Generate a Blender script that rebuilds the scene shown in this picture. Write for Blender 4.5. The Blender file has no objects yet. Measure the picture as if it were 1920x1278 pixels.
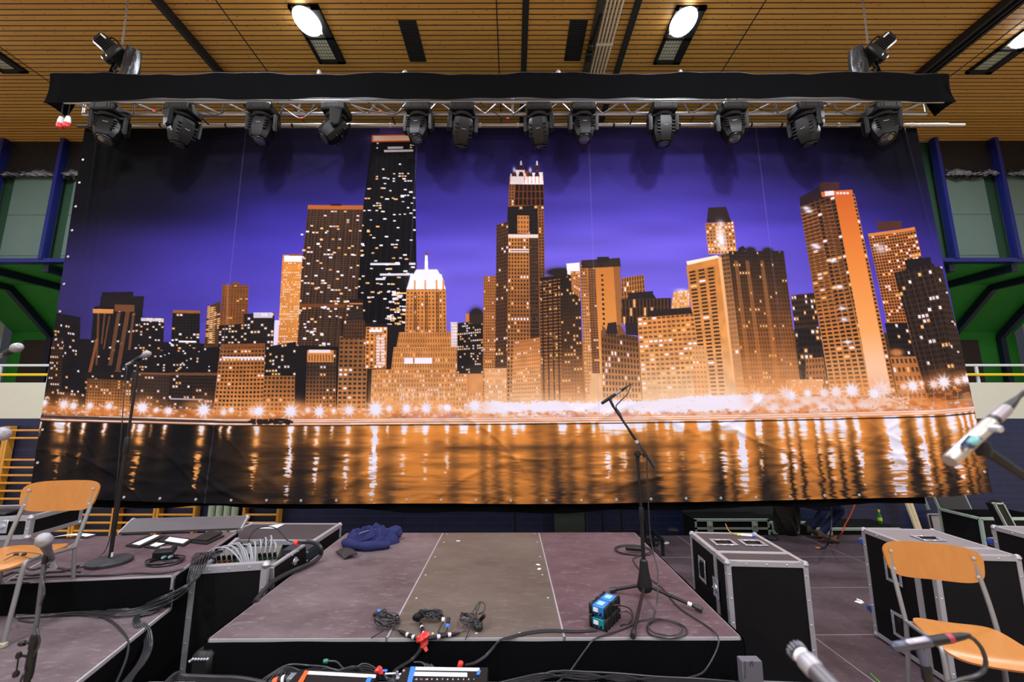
import bpy, bmesh, math, random
import numpy as np
from mathutils import Vector, Matrix
rnd = random.Random(11)
PI = math.pi
sc = bpy.context.scene
col = sc.collection
# ------------------------------------------------------------------ camera, exposure, sky
CAMZ, PITCH, YAW, FPX = 2.02, .162384, -.0014, 778.18
cam_data = bpy.data.cameras.new('camera'); cam = bpy.data.objects.new('camera', cam_data); col.objects.link(cam)
cam.location = (0, 0, CAMZ); cam.rotation_euler = (PI/2 + PITCH, 0, -YAW)
cam_data.sensor_fit = 'HORIZONTAL'; cam_data.sensor_width = 36; cam_data.lens = FPX*36/1920
cam_data.clip_start = .02; cam_data.clip_end = 200
cam_data.dof.use_dof = True; cam_data.dof.focus_distance = 5.2; cam_data.dof.aperture_fstop = 3.2
sc.camera = cam
sc.view_settings.view_transform = 'Standard'; sc.view_settings.look = 'None'; sc.view_settings.gamma = 1
sc.view_settings.use_curve_mapping = False
sc.view_settings.exposure = .0
world = bpy.data.worlds.new('hall_air'); sc.world = world; world.use_nodes = True
world.node_tree.nodes['Background'].inputs[0].default_value = (.75, .8, 1, 1)
world.node_tree.nodes['Background'].inputs[1].default_value = .05
LAMP_W = 180.          # power of one ceiling lamp
LAMP_COL = (.89, .93, 1.)
# ------------------------------------------------------------------ survey: a sight line through a measured point of the room
_F = np.array([math.sin(YAW)*math.cos(PITCH), math.cos(YAW)*math.cos(PITCH), math.sin(PITCH)])
_R = np.array([math.cos(YAW), -math.sin(YAW), 0.]); _U = np.cross(_R, _F); _C = np.array([0, 0, CAMZ])
def sight(u, w): return _F + (u - 960)/FPX*_R - (w - 639)/FPX*_U
def on_plane_z(u, w, z): d = sight(u, w); return _C + d*((z - CAMZ)/d[2])
def on_plane_y(u, w, Y): d = sight(u, w); return _C + d*(Y/d[1])
def on_plane_x(u, w, X): d = sight(u, w); return _C + d*(X/d[0])
def Z(u, w, z): return Vector(on_plane_z(u, w, z))
def Yp(u, w, Y): return Vector(on_plane_y(u, w, Y))
# ------------------------------------------------------------------ materials
def s2l(c): return tuple(((v/255.)/12.92 if v/255. <= .04045 else ((v/255. + .055)/1.055)**2.4) for v in c)
MATS = {}
def mat(name, rgb, rough=.6, metal=0., var=.12, scale=8., bump=.0, bscale=40., emit=None, spec=.5, coat=0., stretch=None):
    """plain surface with slight uneven colour and grain"""
    if name in MATS: return MATS[name]
    m = bpy.data.materials.new(name); m.use_nodes = True; nt = m.node_tree; N = nt.nodes; L = nt.links
    b = N['Principled BSDF']; c = s2l(rgb)
    b.inputs['Roughness'].default_value = rough; b.inputs['Metallic'].default_value = metal
    b.inputs['Specular IOR Level'].default_value = spec; b.inputs['Coat Weight'].default_value = coat
    tc = N.new('ShaderNodeTexCoord'); mp = N.new('ShaderNodeMapping'); L.new(tc.outputs['Object'], mp.inputs[0])
    if stretch: mp.inputs['Scale'].default_value = stretch
    no = N.new('ShaderNodeTexNoise'); no.inputs['Scale'].default_value = scale; no.inputs['Detail'].default_value = 5; L.new(mp.outputs[0], no.inputs['Vector'])
    mx = N.new('ShaderNodeMix'); mx.data_type = 'RGBA'
    mx.inputs[6].default_value = tuple(v*(1 - var) for v in c) + (1,); mx.inputs[7].default_value = tuple(min(1, v*(1 + var)) for v in c) + (1,)
    L.new(no.outputs['Fac'], mx.inputs[0]); L.new(mx.outputs[2], b.inputs['Base Color'])
    if bump:
        n2 = N.new('ShaderNodeTexNoise'); n2.inputs['Scale'].default_value = bscale; n2.inputs['Detail'].default_value = 4; L.new(mp.outputs[0], n2.inputs['Vector'])
        bp = N.new('ShaderNodeBump'); bp.inputs['Strength'].default_value = bump; bp.inputs['Distance'].default_value = .01
        L.new(n2.outputs['Fac'], bp.inputs['Height']); L.new(bp.outputs[0], b.inputs['Normal'])
    if emit: b.inputs['Emission Color'].default_value = s2l(rgb) + (1,); b.inputs['Emission Strength'].default_value = emit
    MATS[name] = m; return m
# ------------------------------------------------------------------ mesh building
def rotm(rx=0, ry=0, rz=0): return Matrix.Rotation(rz, 4, 'Z') @ Matrix.Rotation(ry, 4, 'Y') @ Matrix.Rotation(rx, 4, 'X')
def frame_from(d, up=Vector((0, 0, 1))):
    d = Vector(d).normalized(); x = up.cross(d)
    if x.length < 1e-4: x = Vector((1, 0, 0)).cross(d)
    x.normalize(); y = d.cross(x); return x, y, d
def smooth_path(pts, n=6):
    P = [Vector(p) for p in pts]
    if len(P) < 3: return P
    Q = [P[0]*2 - P[1]] + P + [P[-1]*2 - P[-2]]; out = []
    for i in range(1, len(Q) - 2):
        a, b, c, d = Q[i - 1:i + 3]
        for k in range(n):
            t = k/n
            out.append(.5*((2*b) + (c - a)*t + (2*a - 5*b + 4*c - d)*t*t + (3*b - a - 3*c + d)*t**3))
    out.append(P[-1]); return out
class MB:
    def __init__(self): self.bm = bmesh.new()
    def _xf(self, geom, M):
        if M is not None: bmesh.ops.transform(self.bm, matrix=M, verts=geom)
    def box(self, c, s, M=None, bev=0., rot=None, seg=1):
        r = bmesh.ops.create_cube(self.bm, size=1.); vs = r['verts']
        bmesh.ops.scale(self.bm, vec=s, verts=vs)
        if bev > 0:
            es = list({e for v in vs for e in v.link_edges})
            g = bmesh.ops.bevel(self.bm, geom=es, offset=bev, segments=seg, affect='EDGES', profile=.5); vs = list({v for f in g['faces'] for v in f.verts} | {v for v in vs if v.is_valid})
        X = Matrix.Translation(c)
        if rot is not None: X = X @ rot
        if M is not None: X = M @ X
        bmesh.ops.transform(self.bm, matrix=X, verts=vs); return self
    def bar(self, a, b, w, h, bev=0.):
        """a square bar from a to b"""
        a, b = Vector(a), Vector(b); x, y, d = frame_from(b - a); L = (b - a).length
        Mx = Matrix((x, y, d)).transposed().to_4x4(); Mx.translation = (a + b)/2
        return self.box((0, 0, 0), (w, h, L), Mx, bev)
    def tube(self, pts, r, seg=8, smooth=0, closed=False, cap=True, rs=None):
        P = smooth_path(pts, smooth) if smooth else [Vector(p) for p in pts]
        n = len(P); rings = []; px = None
        for i in range(n):
            if closed: d = P[(i + 1) % n] - P[i - 1]
            else: d = P[min(i + 1, n - 1)] - P[max(i - 1, 0)]
            if d.length < 1e-9: d = Vector((0, 0, 1))
            d.normalize()
            if px is None: x, y, _ = frame_from(d)
            else:
                x = px - d*px.dot(d)
                if x.length < 1e-6: x, y, _ = frame_from(d)
                x.normalize(); y = d.cross(x)
            px = x
            rr = (rs[min(len(rs) - 1, int(round(i*(len(rs) - 1)/max(1, n - 1))))] if rs else r)
            rings.append([self.bm.verts.new(P[i] + (x*math.cos(2*PI*k/seg) + y*math.sin(2*PI*k/seg))*rr) for k in range(seg)])
        m = n if closed else n - 1
        for i in range(m):
            A, B = rings[i], rings[(i + 1) % n]
            for k in range(seg): self.bm.faces.new((A[k], A[(k + 1) % seg], B[(k + 1) % seg], B[k]))
        if cap and not closed:
            self.bm.faces.new(rings[0][::-1]); self.bm.faces.new(rings[-1])
        return self
    def rod(self, a, b, r, r2=None, seg=12): return self.tube([a, b], r, seg, rs=[r, r if r2 is None else r2])
    def lathe(self, prof, M=None, seg=20, cap=True):
        rings = [[self.bm.verts.new((r*math.cos(2*PI*k/seg), r*math.sin(2*PI*k/seg), z)) for k in range(seg)] for r, z in prof]
        for A, B in zip(rings, rings[1:]):
            for k in range(seg): self.bm.faces.new((A[k], A[(k + 1) % seg], B[(k + 1) % seg], B[k]))
        if cap: self.bm.faces.new(rings[0][::-1]); self.bm.faces.new(rings[-1])
        if M is not None: bmesh.ops.transform(self.bm, matrix=M, verts=[v for R_ in rings for v in R_])
        return self
    def prism(self, poly, h, M=None, bev=0.):
        """a flat outline (x, y) pulled up by h along z"""
        vs = [self.bm.verts.new((p[0], p[1], 0)) for p in poly]; f = self.bm.faces.new(vs)
        g = bmesh.ops.extrude_face_region(self.bm, geom=[f]); nv = [v for v in g['geom'] if isinstance(v, bmesh.types.BMVert)]
        bmesh.ops.translate(self.bm, vec=(0, 0, h), verts=nv); vs = vs + nv
        if bev:
            es = [e for e in {e for v in nv for e in v.link_edges} if e.verts[0] in nv and e.verts[1] in nv]
            es += [e for e in {e for v in vs if v not in nv for e in v.link_edges} if e.verts[0] not in nv and e.verts[1] not in nv]
            r = bmesh.ops.bevel(self.bm, geom=es, offset=bev, segments=2, affect='EDGES'); vs = list({v for v in vs if v.is_valid} | {v for f_ in r['faces'] for v in f_.verts})
        if M is not None: bmesh.ops.transform(self.bm, matrix=M, verts=vs)
        return self
    def slab(self, c4, th):
        """a plate whose top has the four corners c4 and which is th thick below"""
        c4 = [Vector(p) for p in c4]; n = (c4[1] - c4[0]).cross(c4[3] - c4[0]).normalized()
        a = [self.bm.verts.new(p) for p in c4]; b = [self.bm.verts.new(p - n*th) for p in c4]
        self.bm.faces.new(a); self.bm.faces.new(b[::-1])
        for k in range(4): self.bm.faces.new((a[k], b[k], b[(k + 1) % 4], a[(k + 1) % 4]))
        return self
    def grid(self, fn, nu, nv):
        V = [[self.bm.verts.new(fn(i/nu, j/nv)) for i in range(nu + 1)] for j in range(nv + 1)]
        for j in range(nv):
            for i in range(nu): self.bm.faces.new((V[j][i], V[j][i + 1], V[j + 1][i + 1], V[j + 1][i]))
        return self
    def build(self, name, m, parent=None, smooth=True, centre=True, ang=38):
        bm = self.bm; bmesh.ops.recalc_face_normals(bm, faces=bm.faces)
        loc = Vector((0, 0, 0))
        if parent is None and centre and len(bm.verts):
            xs = [v.co for v in bm.verts]; lo = [min(v[k] for v in xs) for k in range(3)]; hi = [max(v[k] for v in xs) for k in range(3)]
            loc = Vector(((lo[0] + hi[0])/2, (lo[1] + hi[1])/2, lo[2])); bmesh.ops.translate(bm, vec=-loc, verts=bm.verts)
        me = bpy.data.meshes.new(name); 
        if smooth:
            ca = math.radians(ang)
            for f in bm.faces: f.smooth = True
            for e in bm.edges:
                if len(e.link_faces) == 2 and e.calc_face_angle(0) > ca: e.smooth = False
        bm.to_mesh(me); bm.free()
        for mm in (m if isinstance(m, (list, tuple)) else [m]): me.materials.append(mm)
        o = bpy.data.objects.new(name, me); col.objects.link(o); o.location = loc
        if parent is not None: o.parent = parent
        return o
def tag(o, label=None, cat=None, group=None, kind=None):
    if label: o['label'] = label
    if cat: o['category'] = cat
    if group: o['group'] = group
    if kind: o['kind'] = kind
    return o
def thing(name, label, cat, loc=(0, 0, 0), rz=0., group=None):
    o = bpy.data.objects.new(name, None); col.objects.link(o); o.location = loc; o.rotation_euler = (0, 0, rz); o.empty_display_size = .1
    return tag(o, label, cat, group)
def setting(o, label=None): o['kind'] = 'structure'; return tag(o, label)
KIDS = {}
def copy_tree(o, parent=None):
    c = o.copy(); col.objects.link(c); c.parent = parent
    for ch in [x for x in bpy.data.objects if x.parent == o]: copy_tree(ch, c)
    return c
def cable(name, label, pts, r, m, parent=None, smooth=6, group=None, cat='cable', seg=7):
    o = MB().tube(pts, r, seg, smooth).build(name, m, parent)
    if parent is None: tag(o, label, cat, group)
    elif label: o['label'] = label
    return o
# ------------------------------------------------------------------ shared materials
BLACK = mat('black_paint', (19, 19, 21), .6, 0, .15, spec=.25)
BLACKM = mat('black_metal', (17, 17, 19), .42, 0, .1, spec=.4)
PLASTIC = mat('black_plastic', (20, 20, 22), .45, 0, .1, 20, spec=.35)
RUBBER = mat('cable_rubber', (38, 38, 42), .36, 0, .1, spec=.5)
RUBGREY = mat('grey_cable', (150, 150, 160), .5, 0, .1)
EDGE = mat('bright_deck_edge', (178, 174, 178), .45, 0, .08, 30)
ALU = mat('aluminium_profile', (176, 174, 180), .38, .35, .10, 30, .05, 120)
CHROME = mat('chrome_fitting', (196, 200, 212), .25, .6, .06)
STEEL = mat('chair_tube', (138, 137, 138), .3, .35, .1)
TRUSS = mat('truss_tube', (196, 198, 202), .34, .6, .06)
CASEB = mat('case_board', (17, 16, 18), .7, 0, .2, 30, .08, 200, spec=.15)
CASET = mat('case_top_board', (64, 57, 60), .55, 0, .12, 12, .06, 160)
CLOTHB = mat('black_cloth', (12, 12, 14), .95, 0, .15, 12, .3, 300, spec=.05)
NAVY = mat('navy_fabric', (46, 49, 90), .95, 0, .25, 25, .4, 300, spec=.08)
WHITEP = mat('white_paper', (232, 230, 236), .8, 0, .03)
WHITET = mat('white_tape', (226, 226, 230), .7, 0, .05)
RED = mat('red_tape', (222, 60, 54), .5, 0, .12)
ORANGE = mat('orange_tape', (236, 92, 38), .5, 0, .06)
BLUET = mat('blue_tape', (56, 122, 214), .5, 0, .06)
GREENC = mat('teal_boot', (40, 120, 104), .5, 0, .06)
ORANGEC = mat('orange_boot', (196, 108, 52), .5, 0, .06)
GREYMIC = mat('grey_mic_metal', (150, 150, 160), .35, .6, .08)
MICB = mat('dark_grey_mic_body', (92, 92, 100), .4, .3, .08)
MESHM = mat('mic_grille', (168, 168, 176), .38, .7, .2, 60, .5, 500)
BEIGE = mat('nickel_mic', (192, 182, 172), .34, .7, .06)
BLUEW = mat('blue_castor', (44, 72, 160), .45, 0, .08)
GLASSL = mat('lens_glass', (66, 74, 70), .08, 0, .1, spec=1., coat=1.)
# ------------------------------------------------------------------ the picture printed on the backdrop
# painted into a grid of colours (one per point of the cloth); positions were measured on the cloth
PW, PH, SS = 1720, 736, 2
CW, CHH = PW*SS, PH*SS
prng = np.random.RandomState(7)
BT, BB = 6.085, .84                      # top and lowest edge of the cloth, metres
def xl(t): return -6.27 + .14*t
def xr(t): return 5.925 + .112*t
BAN_Y = 5.5
def PB(px, py):
    """measured point -> position on the printed cloth (canvas units)"""
    q = on_plane_y(px, py, BAN_Y)
    t = (BT - q[2])/(BT - BB); s = (q[0] - xl(t))/(xr(t) - xl(t))
    return s*CW, t*CHH
def c8(*c): return np.array(c, np.float32)/255.
K = np.zeros((CHH, CW, 3), np.float32)
def lerp(a, b, t): return a + (b - a)*t
def smooth_noise(h, w, cell, seed, cellx=None):
    r = np.random.RandomState(seed); cx = cellx or cell
    gh, gw = int(h/cell) + 3, int(w/cx) + 3
    g = r.rand(gh, gw).astype(np.float32)
    yy = np.arange(h, dtype=np.float32)/cell; xx = np.arange(w, dtype=np.float32)/cx
    y0 = yy.astype(int); x0 = xx.astype(int); fy = (yy - y0)[:, None]; fx = (xx - x0)[None, :]
    fy = fy*fy*(3 - 2*fy); fx = fx*fx*(3 - 2*fx)
    a = g[y0][:, x0]*(1 - fx) + g[y0][:, x0 + 1]*fx
    b = g[y0 + 1][:, x0]*(1 - fx) + g[y0 + 1][:, x0 + 1]*fx
    return a*(1 - fy) + b*fy
# sky
SKX = [60, 160, 300, 500, 700, 900, 1100, 1300, 1500, 1680, 1860]
SKY = [235, 320, 400, 460, 520, 640]
SKC = [  # upper rows darkened: the truss skirt's soft shadow is painted into these colours
 [(15,15,15),(15,15,15),(15,15,17),(22,19,35),(30,26,55),(35,30,65),(39,32,72),(36,30,69),(24,22,48),(15,15,20),(15,15,17)],
 [(15,15,16),(15,15,16),(15,15,20),(25,21,51),(37,32,86),(42,36,100),(48,41,111),(47,39,109),(31,27,72),(17,16,31),(15,15,25)],
 [(17,16,20),(17,16,24),(22,19,48),(46,39,125),(57,48,149),(68,57,166),(79,67,177),(77,64,175),(61,50,151),(37,31,96),(24,21,44)],
 [(28,25,46),(34,29,66),(52,43,124),(68,57,174),(84,71,194),(97,84,207),(106,92,214),(104,88,212),(88,74,198),(58,47,146),(42,35,94)],
 [(44,39,76),(50,43,102),(64,53,150),(82,70,192),(99,87,209),(108,94,218),(112,98,220),(110,94,218),(101,87,210),(72,60,170),(54,46,122)],
 [(54,48,90),(58,50,114),(74,62,168),(95,83,205),(109,97,219),(113,99,223),(115,101,223),(113,97,221),(107,93,215),(84,72,188),(64,56,138)]]
def paint_sky():
    n = 60
    gx = np.linspace(60, 1860, n); gy = np.linspace(235, 640, n)
    C0 = np.array(SKC, np.float32)/255.
    tmp = np.stack([[np.interp(gx, SKX, C0[j, :, k]) for k in range(3)] for j in range(len(SKY))])   # rows,3,n
    grid = np.zeros((n, n, 3), np.float32)
    for k in range(3):
        for i in range(n): grid[:, i, k] = np.interp(gy, SKY, tmp[:, k, i])
    # canvas -> measured coordinates: the cloth is flat, so a homography; fit it on a few points
    A = []; Bv = []
    for px in (100, 600, 1300, 1800):
        for py in (250, 500, 800, 930):
            u, v = PB(px, py); A += [[u, v, 1, 0, 0, 0, -px*u, -px*v], [0, 0, 0, u, v, 1, -py*u, -py*v]]; Bv += [px, py]
    h = np.linalg.lstsq(np.array(A), np.array(Bv), rcond=None)[0]
    st = 8
    uu, vv = np.meshgrid(np.arange(0, CW + st, st), np.arange(0, CHH + st, st))
    w = h[6]*uu + h[7]*vv + 1; X = (h[0]*uu + h[1]*vv + h[2])/w; Y = (h[3]*uu + h[4]*vv + h[5])/w
    ix = np.clip((X - 60)/1800*(n - 1), 0, n - 1.001); iy = np.clip((Y - 235)/405*(n - 1), 0, n - 1.001)
    x0 = ix.astype(int); y0 = iy.astype(int); fx = (ix - x0)[..., None]; fy = (iy - y0)[..., None]
    low = (grid[y0, x0]*(1 - fx) + grid[y0, x0 + 1]*fx)*(1 - fy) + (grid[y0 + 1, x0]*(1 - fx) + grid[y0 + 1, x0 + 1]*fx)*fy
    yy = np.arange(CHH)/st; xx = np.arange(CW)/st; y0 = yy.astype(int); x0 = xx.astype(int)
    fy = (yy - y0)[:, None, None].astype(np.float32); fx = (xx - x0)[None, :, None].astype(np.float32)
    low = low.astype(np.float32)
    full = (low[y0][:, x0]*(1 - fx) + low[y0][:, x0 + 1]*fx)*(1 - fy) + (low[y0 + 1][:, x0]*(1 - fx) + low[y0 + 1][:, x0 + 1]*fx)*fy
    nz = smooth_noise(CHH, CW, 50, 3, 260)[..., None]
    K[:] = full*(.93 + .14*nz)
class Q:
    """a four-cornered patch of the print: corners TL TR BR BL; s runs across, t down"""
    def __init__(self, *p):
        P = [PB(*q) for q in p]
        xs = [q[0] for q in P]; ys = [q[1] for q in P]
        self.x0, self.x1 = max(0, int(min(xs)) - 1), min(CW, int(max(xs)) + 2)
        self.y0, self.y1 = max(0, int(min(ys)) - 1), min(CHH, int(max(ys)) + 2)
        X, Y = np.meshgrid(np.arange(self.x0, self.x1) + .5, np.arange(self.y0, self.y1) + .5)
        (ax, ay), (bx, by), (cx, cy), (dx, dy) = P
        t = (Y - (ay + by)/2)/max(1e-3, ((cy + dy) - (ay + by))/2)
        for _ in range(3):
            lx, rx = ax + (dx - ax)*t, bx + (cx - bx)*t
            s = (X - lx)/np.maximum(rx - lx, 1e-3)
            ty, by_ = ay + (by - ay)*s, dy + (cy - dy)*s
            t = (Y - ty)/np.maximum(by_ - ty, 1e-3)
        self.s, self.t = s.astype(np.float32), t.astype(np.float32)
        self.m = (s >= 0) & (s < 1) & (t >= 0) & (t < 1)
        self.w, self.h = rx.mean() - lx.mean(), (by_ - ty).mean()
    def view(self): return K[self.y0:self.y1, self.x0:self.x1]
    def put(self, col, mask=None, a=1.):
        m = self.m if mask is None else self.m & mask
        v = self.view()
        if isinstance(a, np.ndarray):
            a = (a*m)[..., None]; v[:] = v*(1 - a) + col*a
        else:
            aa = m[..., None]*np.float32(a); v[:] = v*(1 - aa) + col*aa
BLK, DRK, BRN = c8(30,28,31), c8(46,38,36), c8(96,60,38)
ORD, ORM, ORL, ORP = c8(150,88,44), c8(200,124,62), c8(232,152,86), c8(246,190,140)
WHT, LIT = c8(242,237,255), c8(255,196,132)
def grad(t, cols):
    """colours down a wall: list of (t, colour)"""
    ts = [c[0] for c in cols]; o = np.zeros(t.shape + (3,), np.float32)
    for k in range(3): o[..., k] = np.interp(t, ts, [c[1][k] for c in cols])
    return o
def house(p, wall, win=None, nx=6, ny=10, fx=.55, fy=.55, lit=.1, litc=WHT, glow=.35, rows=0., skip=0):
    """a building: wall colour or colours down the wall, a grid of windows, some lit; rows = share of fully lit rows"""
    q = Q(*p)
    if not q.m.any(): return q
    wc = grad(q.t, wall) if isinstance(wall, list) else wall
    q.put(wc)
    q.put(wc*.0 + np.float32(.03), None, (smooth_noise(*q.m.shape, 26, int(abs(p[0][0]*7 + p[0][1])) % 9999)*.16).astype(np.float32))
    if win is None: return q
    a = q.s*nx; b = q.t*ny; i = np.clip(a.astype(int), 0, nx - 1); j = np.clip(b.astype(int), 0, ny - 1)
    ins = (np.abs(a - i - .5) < fx/2) & (np.abs(b - j - .5) < fy/2)
    if skip: ins &= (j >= skip)
    wcol = grad(q.t, win) if isinstance(win, list) else win
    q.put(wcol, ins)
    r = np.random.RandomState(int(abs(p[0][0]*13 + p[0][1]*5)) % 99991)
    on = (r.rand(ny, nx) < lit) | ((r.rand(ny, 1) < rows) & (r.rand(ny, nx) < .8))
    # neighbours tend to be lit together
    for _ in range(max(0, int(lit*ny*nx*.22))):
        jj, ii = r.randint(ny), r.randint(nx); on[jj, ii:ii + r.randint(2, 4)] = True
    kind = r.rand(ny, nx)
    o = on[j, i] & ins
    q.put(litc, o & (kind[j, i] < .62)); q.put(LIT, o & (kind[j, i] >= .62))
    if glow: q.put(ORL, on[j, i] & ~ins, np.float32(glow))
    return q
def vbars(p, col, n, f=.4, a=1.):
    q = Q(*p); q.put(col, np.abs((q.s*n) % 1 - .5) < f/2, a); return q
def hbars(p, col, n, f=.4, a=1.):
    q = Q(*p); q.put(col, np.abs((q.t*n) % 1 - .5) < f/2, a); return q
def flat(p, col, a=1.): q = Q(*p); q.put(col, None, a); return q
def R(x0, y0, x1, y1): return ((x0, y0), (x1, y0), (x1, y1), (x0, y1))
def blob(px, py, r, col, a=1., ax=1., ay=1., hard=.0):
    u, v = PB(px, py); k = CW/1735.; rx, ry = r*k*ax, r*k*ay
    x0, x1, y0, y1 = max(0, int(u - 2.2*rx)), min(CW, int(u + 2.2*rx) + 1), max(0, int(v - 2.2*ry)), min(CHH, int(v + 2.2*ry) + 1)
    if x1 <= x0 or y1 <= y0: return
    X, Y = np.meshgrid(np.arange(x0, x1) - u, np.arange(y0, y1) - v)
    d = np.sqrt((X/rx)**2 + (Y/ry)**2)
    w = np.clip(np.exp(-d*d*1.6)*(1 + hard), 0, 1)*a
    w = w[..., None].astype(np.float32); K[y0:y1, x0:x1] = K[y0:y1, x0:x1]*(1 - w) + col*w
def star(px, py, r, a=1.):
    """a street lamp with its rays"""
    u, v = PB(px, py); k = CW/1735.; R_ = r*k*1.0
    blob(px, py, r*1.35, c8(240,150,80), .55*a)
    x0, x1, y0, y1 = max(0, int(u - R_)), min(CW, int(u + R_) + 1), max(0, int(v - R_)), min(CHH, int(v + R_) + 1)
    if x1 <= x0 or y1 <= y0: return
    X, Y = np.meshgrid(np.arange(x0, x1) - u, np.arange(y0, y1) - v)
    d = np.sqrt(X*X + Y*Y)/R_; th = np.arctan2(Y, X)
    n = 5; R_ *= 1.0; ray = np.abs(np.cos(th*n + .3))**9
    w = np.clip(np.exp(-(d*2.7)**2)*1.9 + ray*np.clip(1 - d, 0, 1)**1.0*1.35, 0, 1)*a
    w = w[..., None].astype(np.float32); K[y0:y1, x0:x1] = K[y0:y1, x0:x1]*(1 - w) + WHT*w
def dots(p, n, seed, col=None, size=(1.2, 2.6), wide=1.5, a=1.):
    """scattered small lights inside a patch"""
    r = np.random.RandomState(seed); (ax, ay), (bx, by), (cx, cy), (dx, dy) = p
    for _ in range(n):
        s, t = r.rand(2); X = lerp(lerp(ax, bx, s), lerp(dx, cx, s), t); Y = lerp(lerp(ay, by, s), lerp(dy, cy, s), t)
        u, v = PB(X, Y); k = CW/1735.; z = r.uniform(*size)*k
        x0, x1, y0, y1 = int(u - z*wide/2), int(u + z*wide/2) + 1, int(v - z/2), int(v + z/2) + 1
        if x0 < 0 or y0 < 0: continue
        c = col if col is not None else (WHT if r.rand() < .6 else LIT)
        K[y0:y1, x0:x1] = K[y0:y1, x0:x1]*(1 - a) + c*a
def paint():
    paint_sky()
    # --- the tall black tower and its neighbours
    for k_, w_ in ((714, 3), (757, 3)): flat(R(k_ - 1, 232, k_ + 1, 250), c8(150,110,200), .6)
    flat(R(712, 240, 760, 250), c8(66,50,100))
    blob(735, 258, 40, c8(140,90,210), .8, 1.3, .35)
    house(((697,262),(778,262),(783,660),(645,660)), c8(25,24,27), c8(19,18,21), 17, 84, .8, .5, .045, WHT, .10)
    vbars(((697,262),(778,262),(783,660),(645,660)), c8(44,40,42), 9, .08, .6)
    for y_, a_, b_ in ((277,727,756),(283,720,775),(494,694,750),(494,767,779),(522,704,722),(514,712,775)): hbars(R(a_, y_ - 2, b_, y_ + 2.5), WHT, 1, .9, .9)
    dots(((690,330),(775,330),(780,600),(665,600)), 70, 5, None, (1.6, 3.0), 2.6)
    dots(((735,545),(762,545),(762,650),(720,650)), 60, 6, None, (2, 3.4), 3.2)
    for x_ in (700, 738): vbars(((x_,560),(x_ + 40,560),(x_ + 40,640),(x_,640)), BLK, 4, .1, .7)
    flat(R(697,253,779,266), c8(236,120,52)); flat(R(700,255,778,263), c8(250,238,240)); blob(737, 259, 44, c8(250,160,90), .55, 1.0, .14)
    house(((578,386),(681,386),(662,680),(549,680)), c8(88,62,48), [(0, c8(34,31,33)), (1, c8(36,33,34))], 17, 70, .74, .62, .05, WHT, .2)
    vbars(((578,386),(681,386),(662,680),(549,680)), c8(96,62,44), 9, .1, .8)
    flat(((578,384),(681,384),(680,392),(577,392)), c8(176,94,48)); flat(R(620,381,640,385), c8(40,32,44))
    flat(((562,569),(648,569),(647,576),(562,576)), c8(110,66,42))
    dots(((566,420),(672,420),(655,590),(556,590)), 46, 11, None, (2, 3.6), 1.8)
    dots(((555,590),(655,590),(650,700),(550,700)), 34, 12, None, (2, 4), 1.6)
    house(((531,478),(568,478),(556,690),(519,690)), [(0, c8(232,150,70)), (.5, c8(232,158,82)), (1, c8(206,124,58))], c8(196,112,54), 10, 46, .5, .4, .22, WHT, .2, .12)
    flat(R(534,480,567,491), c8(244,240,250)); flat(((516,600),(525,600),(520,668),(512,668)), WHT, .85)
    flat(R(543,476,568,480), c8(140,80,50))
    # dark mass behind the low houses, so no sky shows between them
    q = Q((80,640),(700,650),(700,790),(70,795)); q.put(c8(32,29,32))
    q = Q((640,600),(760,610),(760,790),(640,790)); q.put(c8(36,31,32))
    q = Q((850,640),(1700,640),(1705,770),(850,780)); q.put(c8(150,92,52), Q((850,640),(1700,640),(1705,770),(850,780)).m & True)
    q = Q((1470,620),(1830,640),(1835,770),(1470,770)); q.put(c8(70,48,38))
    # --- left group
    house(((100,592),(152,600),(150,790),(86,790)), c8(34,31,36), c8(26,25,29), 11, 30, .6, .5, .10, WHT, .15)
    house(((96,640),(120,640),(112,790),(84,790)), c8(62,46,38), c8(30,27,29), 6, 26, .6, .5, .12, WHT, .2)
    q = house(((178,580),(268,560),(262,760),(160,760)), c8(36,33,36), c8(29,27,30), 14, 36, .6, .5, .06, WHT, .15)
    flat(((192,552),(250,550),(250,562),(192,562)), c8(34,30,36)); flat(((190,560),(270,558),(268,580),(188,580)), c8(36,32,36))
    flat(((176,584),(214,584),(213,592),(176,592)), c8(210,140,80)); flat(((216,575),(252,575),(252,588),(216,588)), c8(112,72,50))
    for a_, b_, c_, d_, e_ in ((184,592,180,690,4),(196,592,190,650,3),(205,596,194,660,3),(220,590,204,690,7),(236,588,214,720,8),(248,590,240,660,5)):
        flat(((a_, b_),(a_ + e_, b_),(c_ + e_, d_),(c_, d_)), c8(112,72,52), .85)
    flat(((181,640),(186,640),(172,706),(166,706)), c8(140,84,54), .9)
    house(((263,598),(307,598),(303,720),(258,720)), c8(38,34,36), c8(28,26,28), 8, 24, .6, .5, .16, WHT, .2); flat(R(264,599,306,605), WHT, .8)
    house(((323,584),(374,584),(372,700),(316,700)), c8(40,36,37), c8(28,26,29), 8, 22, .7, .6, .08, WHT, .2); flat(((323,583),(374,583),(374,588),(323,588)), c8(150,92,52)); hbars(R(334,640,367,644), WHT, 1, .9)
    house(((388,575),(413,565),(412,660),(381,660)), c8(96,62,40), c8(60,42,34), 4, 22, .7, .4, .35, c8(252,206,150), .3)
    hbars(((390,578),(404,574),(402,645),(388,645)), c8(246,200,140), 18, .4, .8)
    house(((417,534),(467,534),(464,612),(412,612)), c8(150,90,48), c8(66,46,36), 9, 22, .7, .45, .05, c8(250,190,120), .2); flat(R(436,529,450,535), c8(120,74,46)); flat(R(424,532,429,612), c8(170,104,56), .6)
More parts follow.
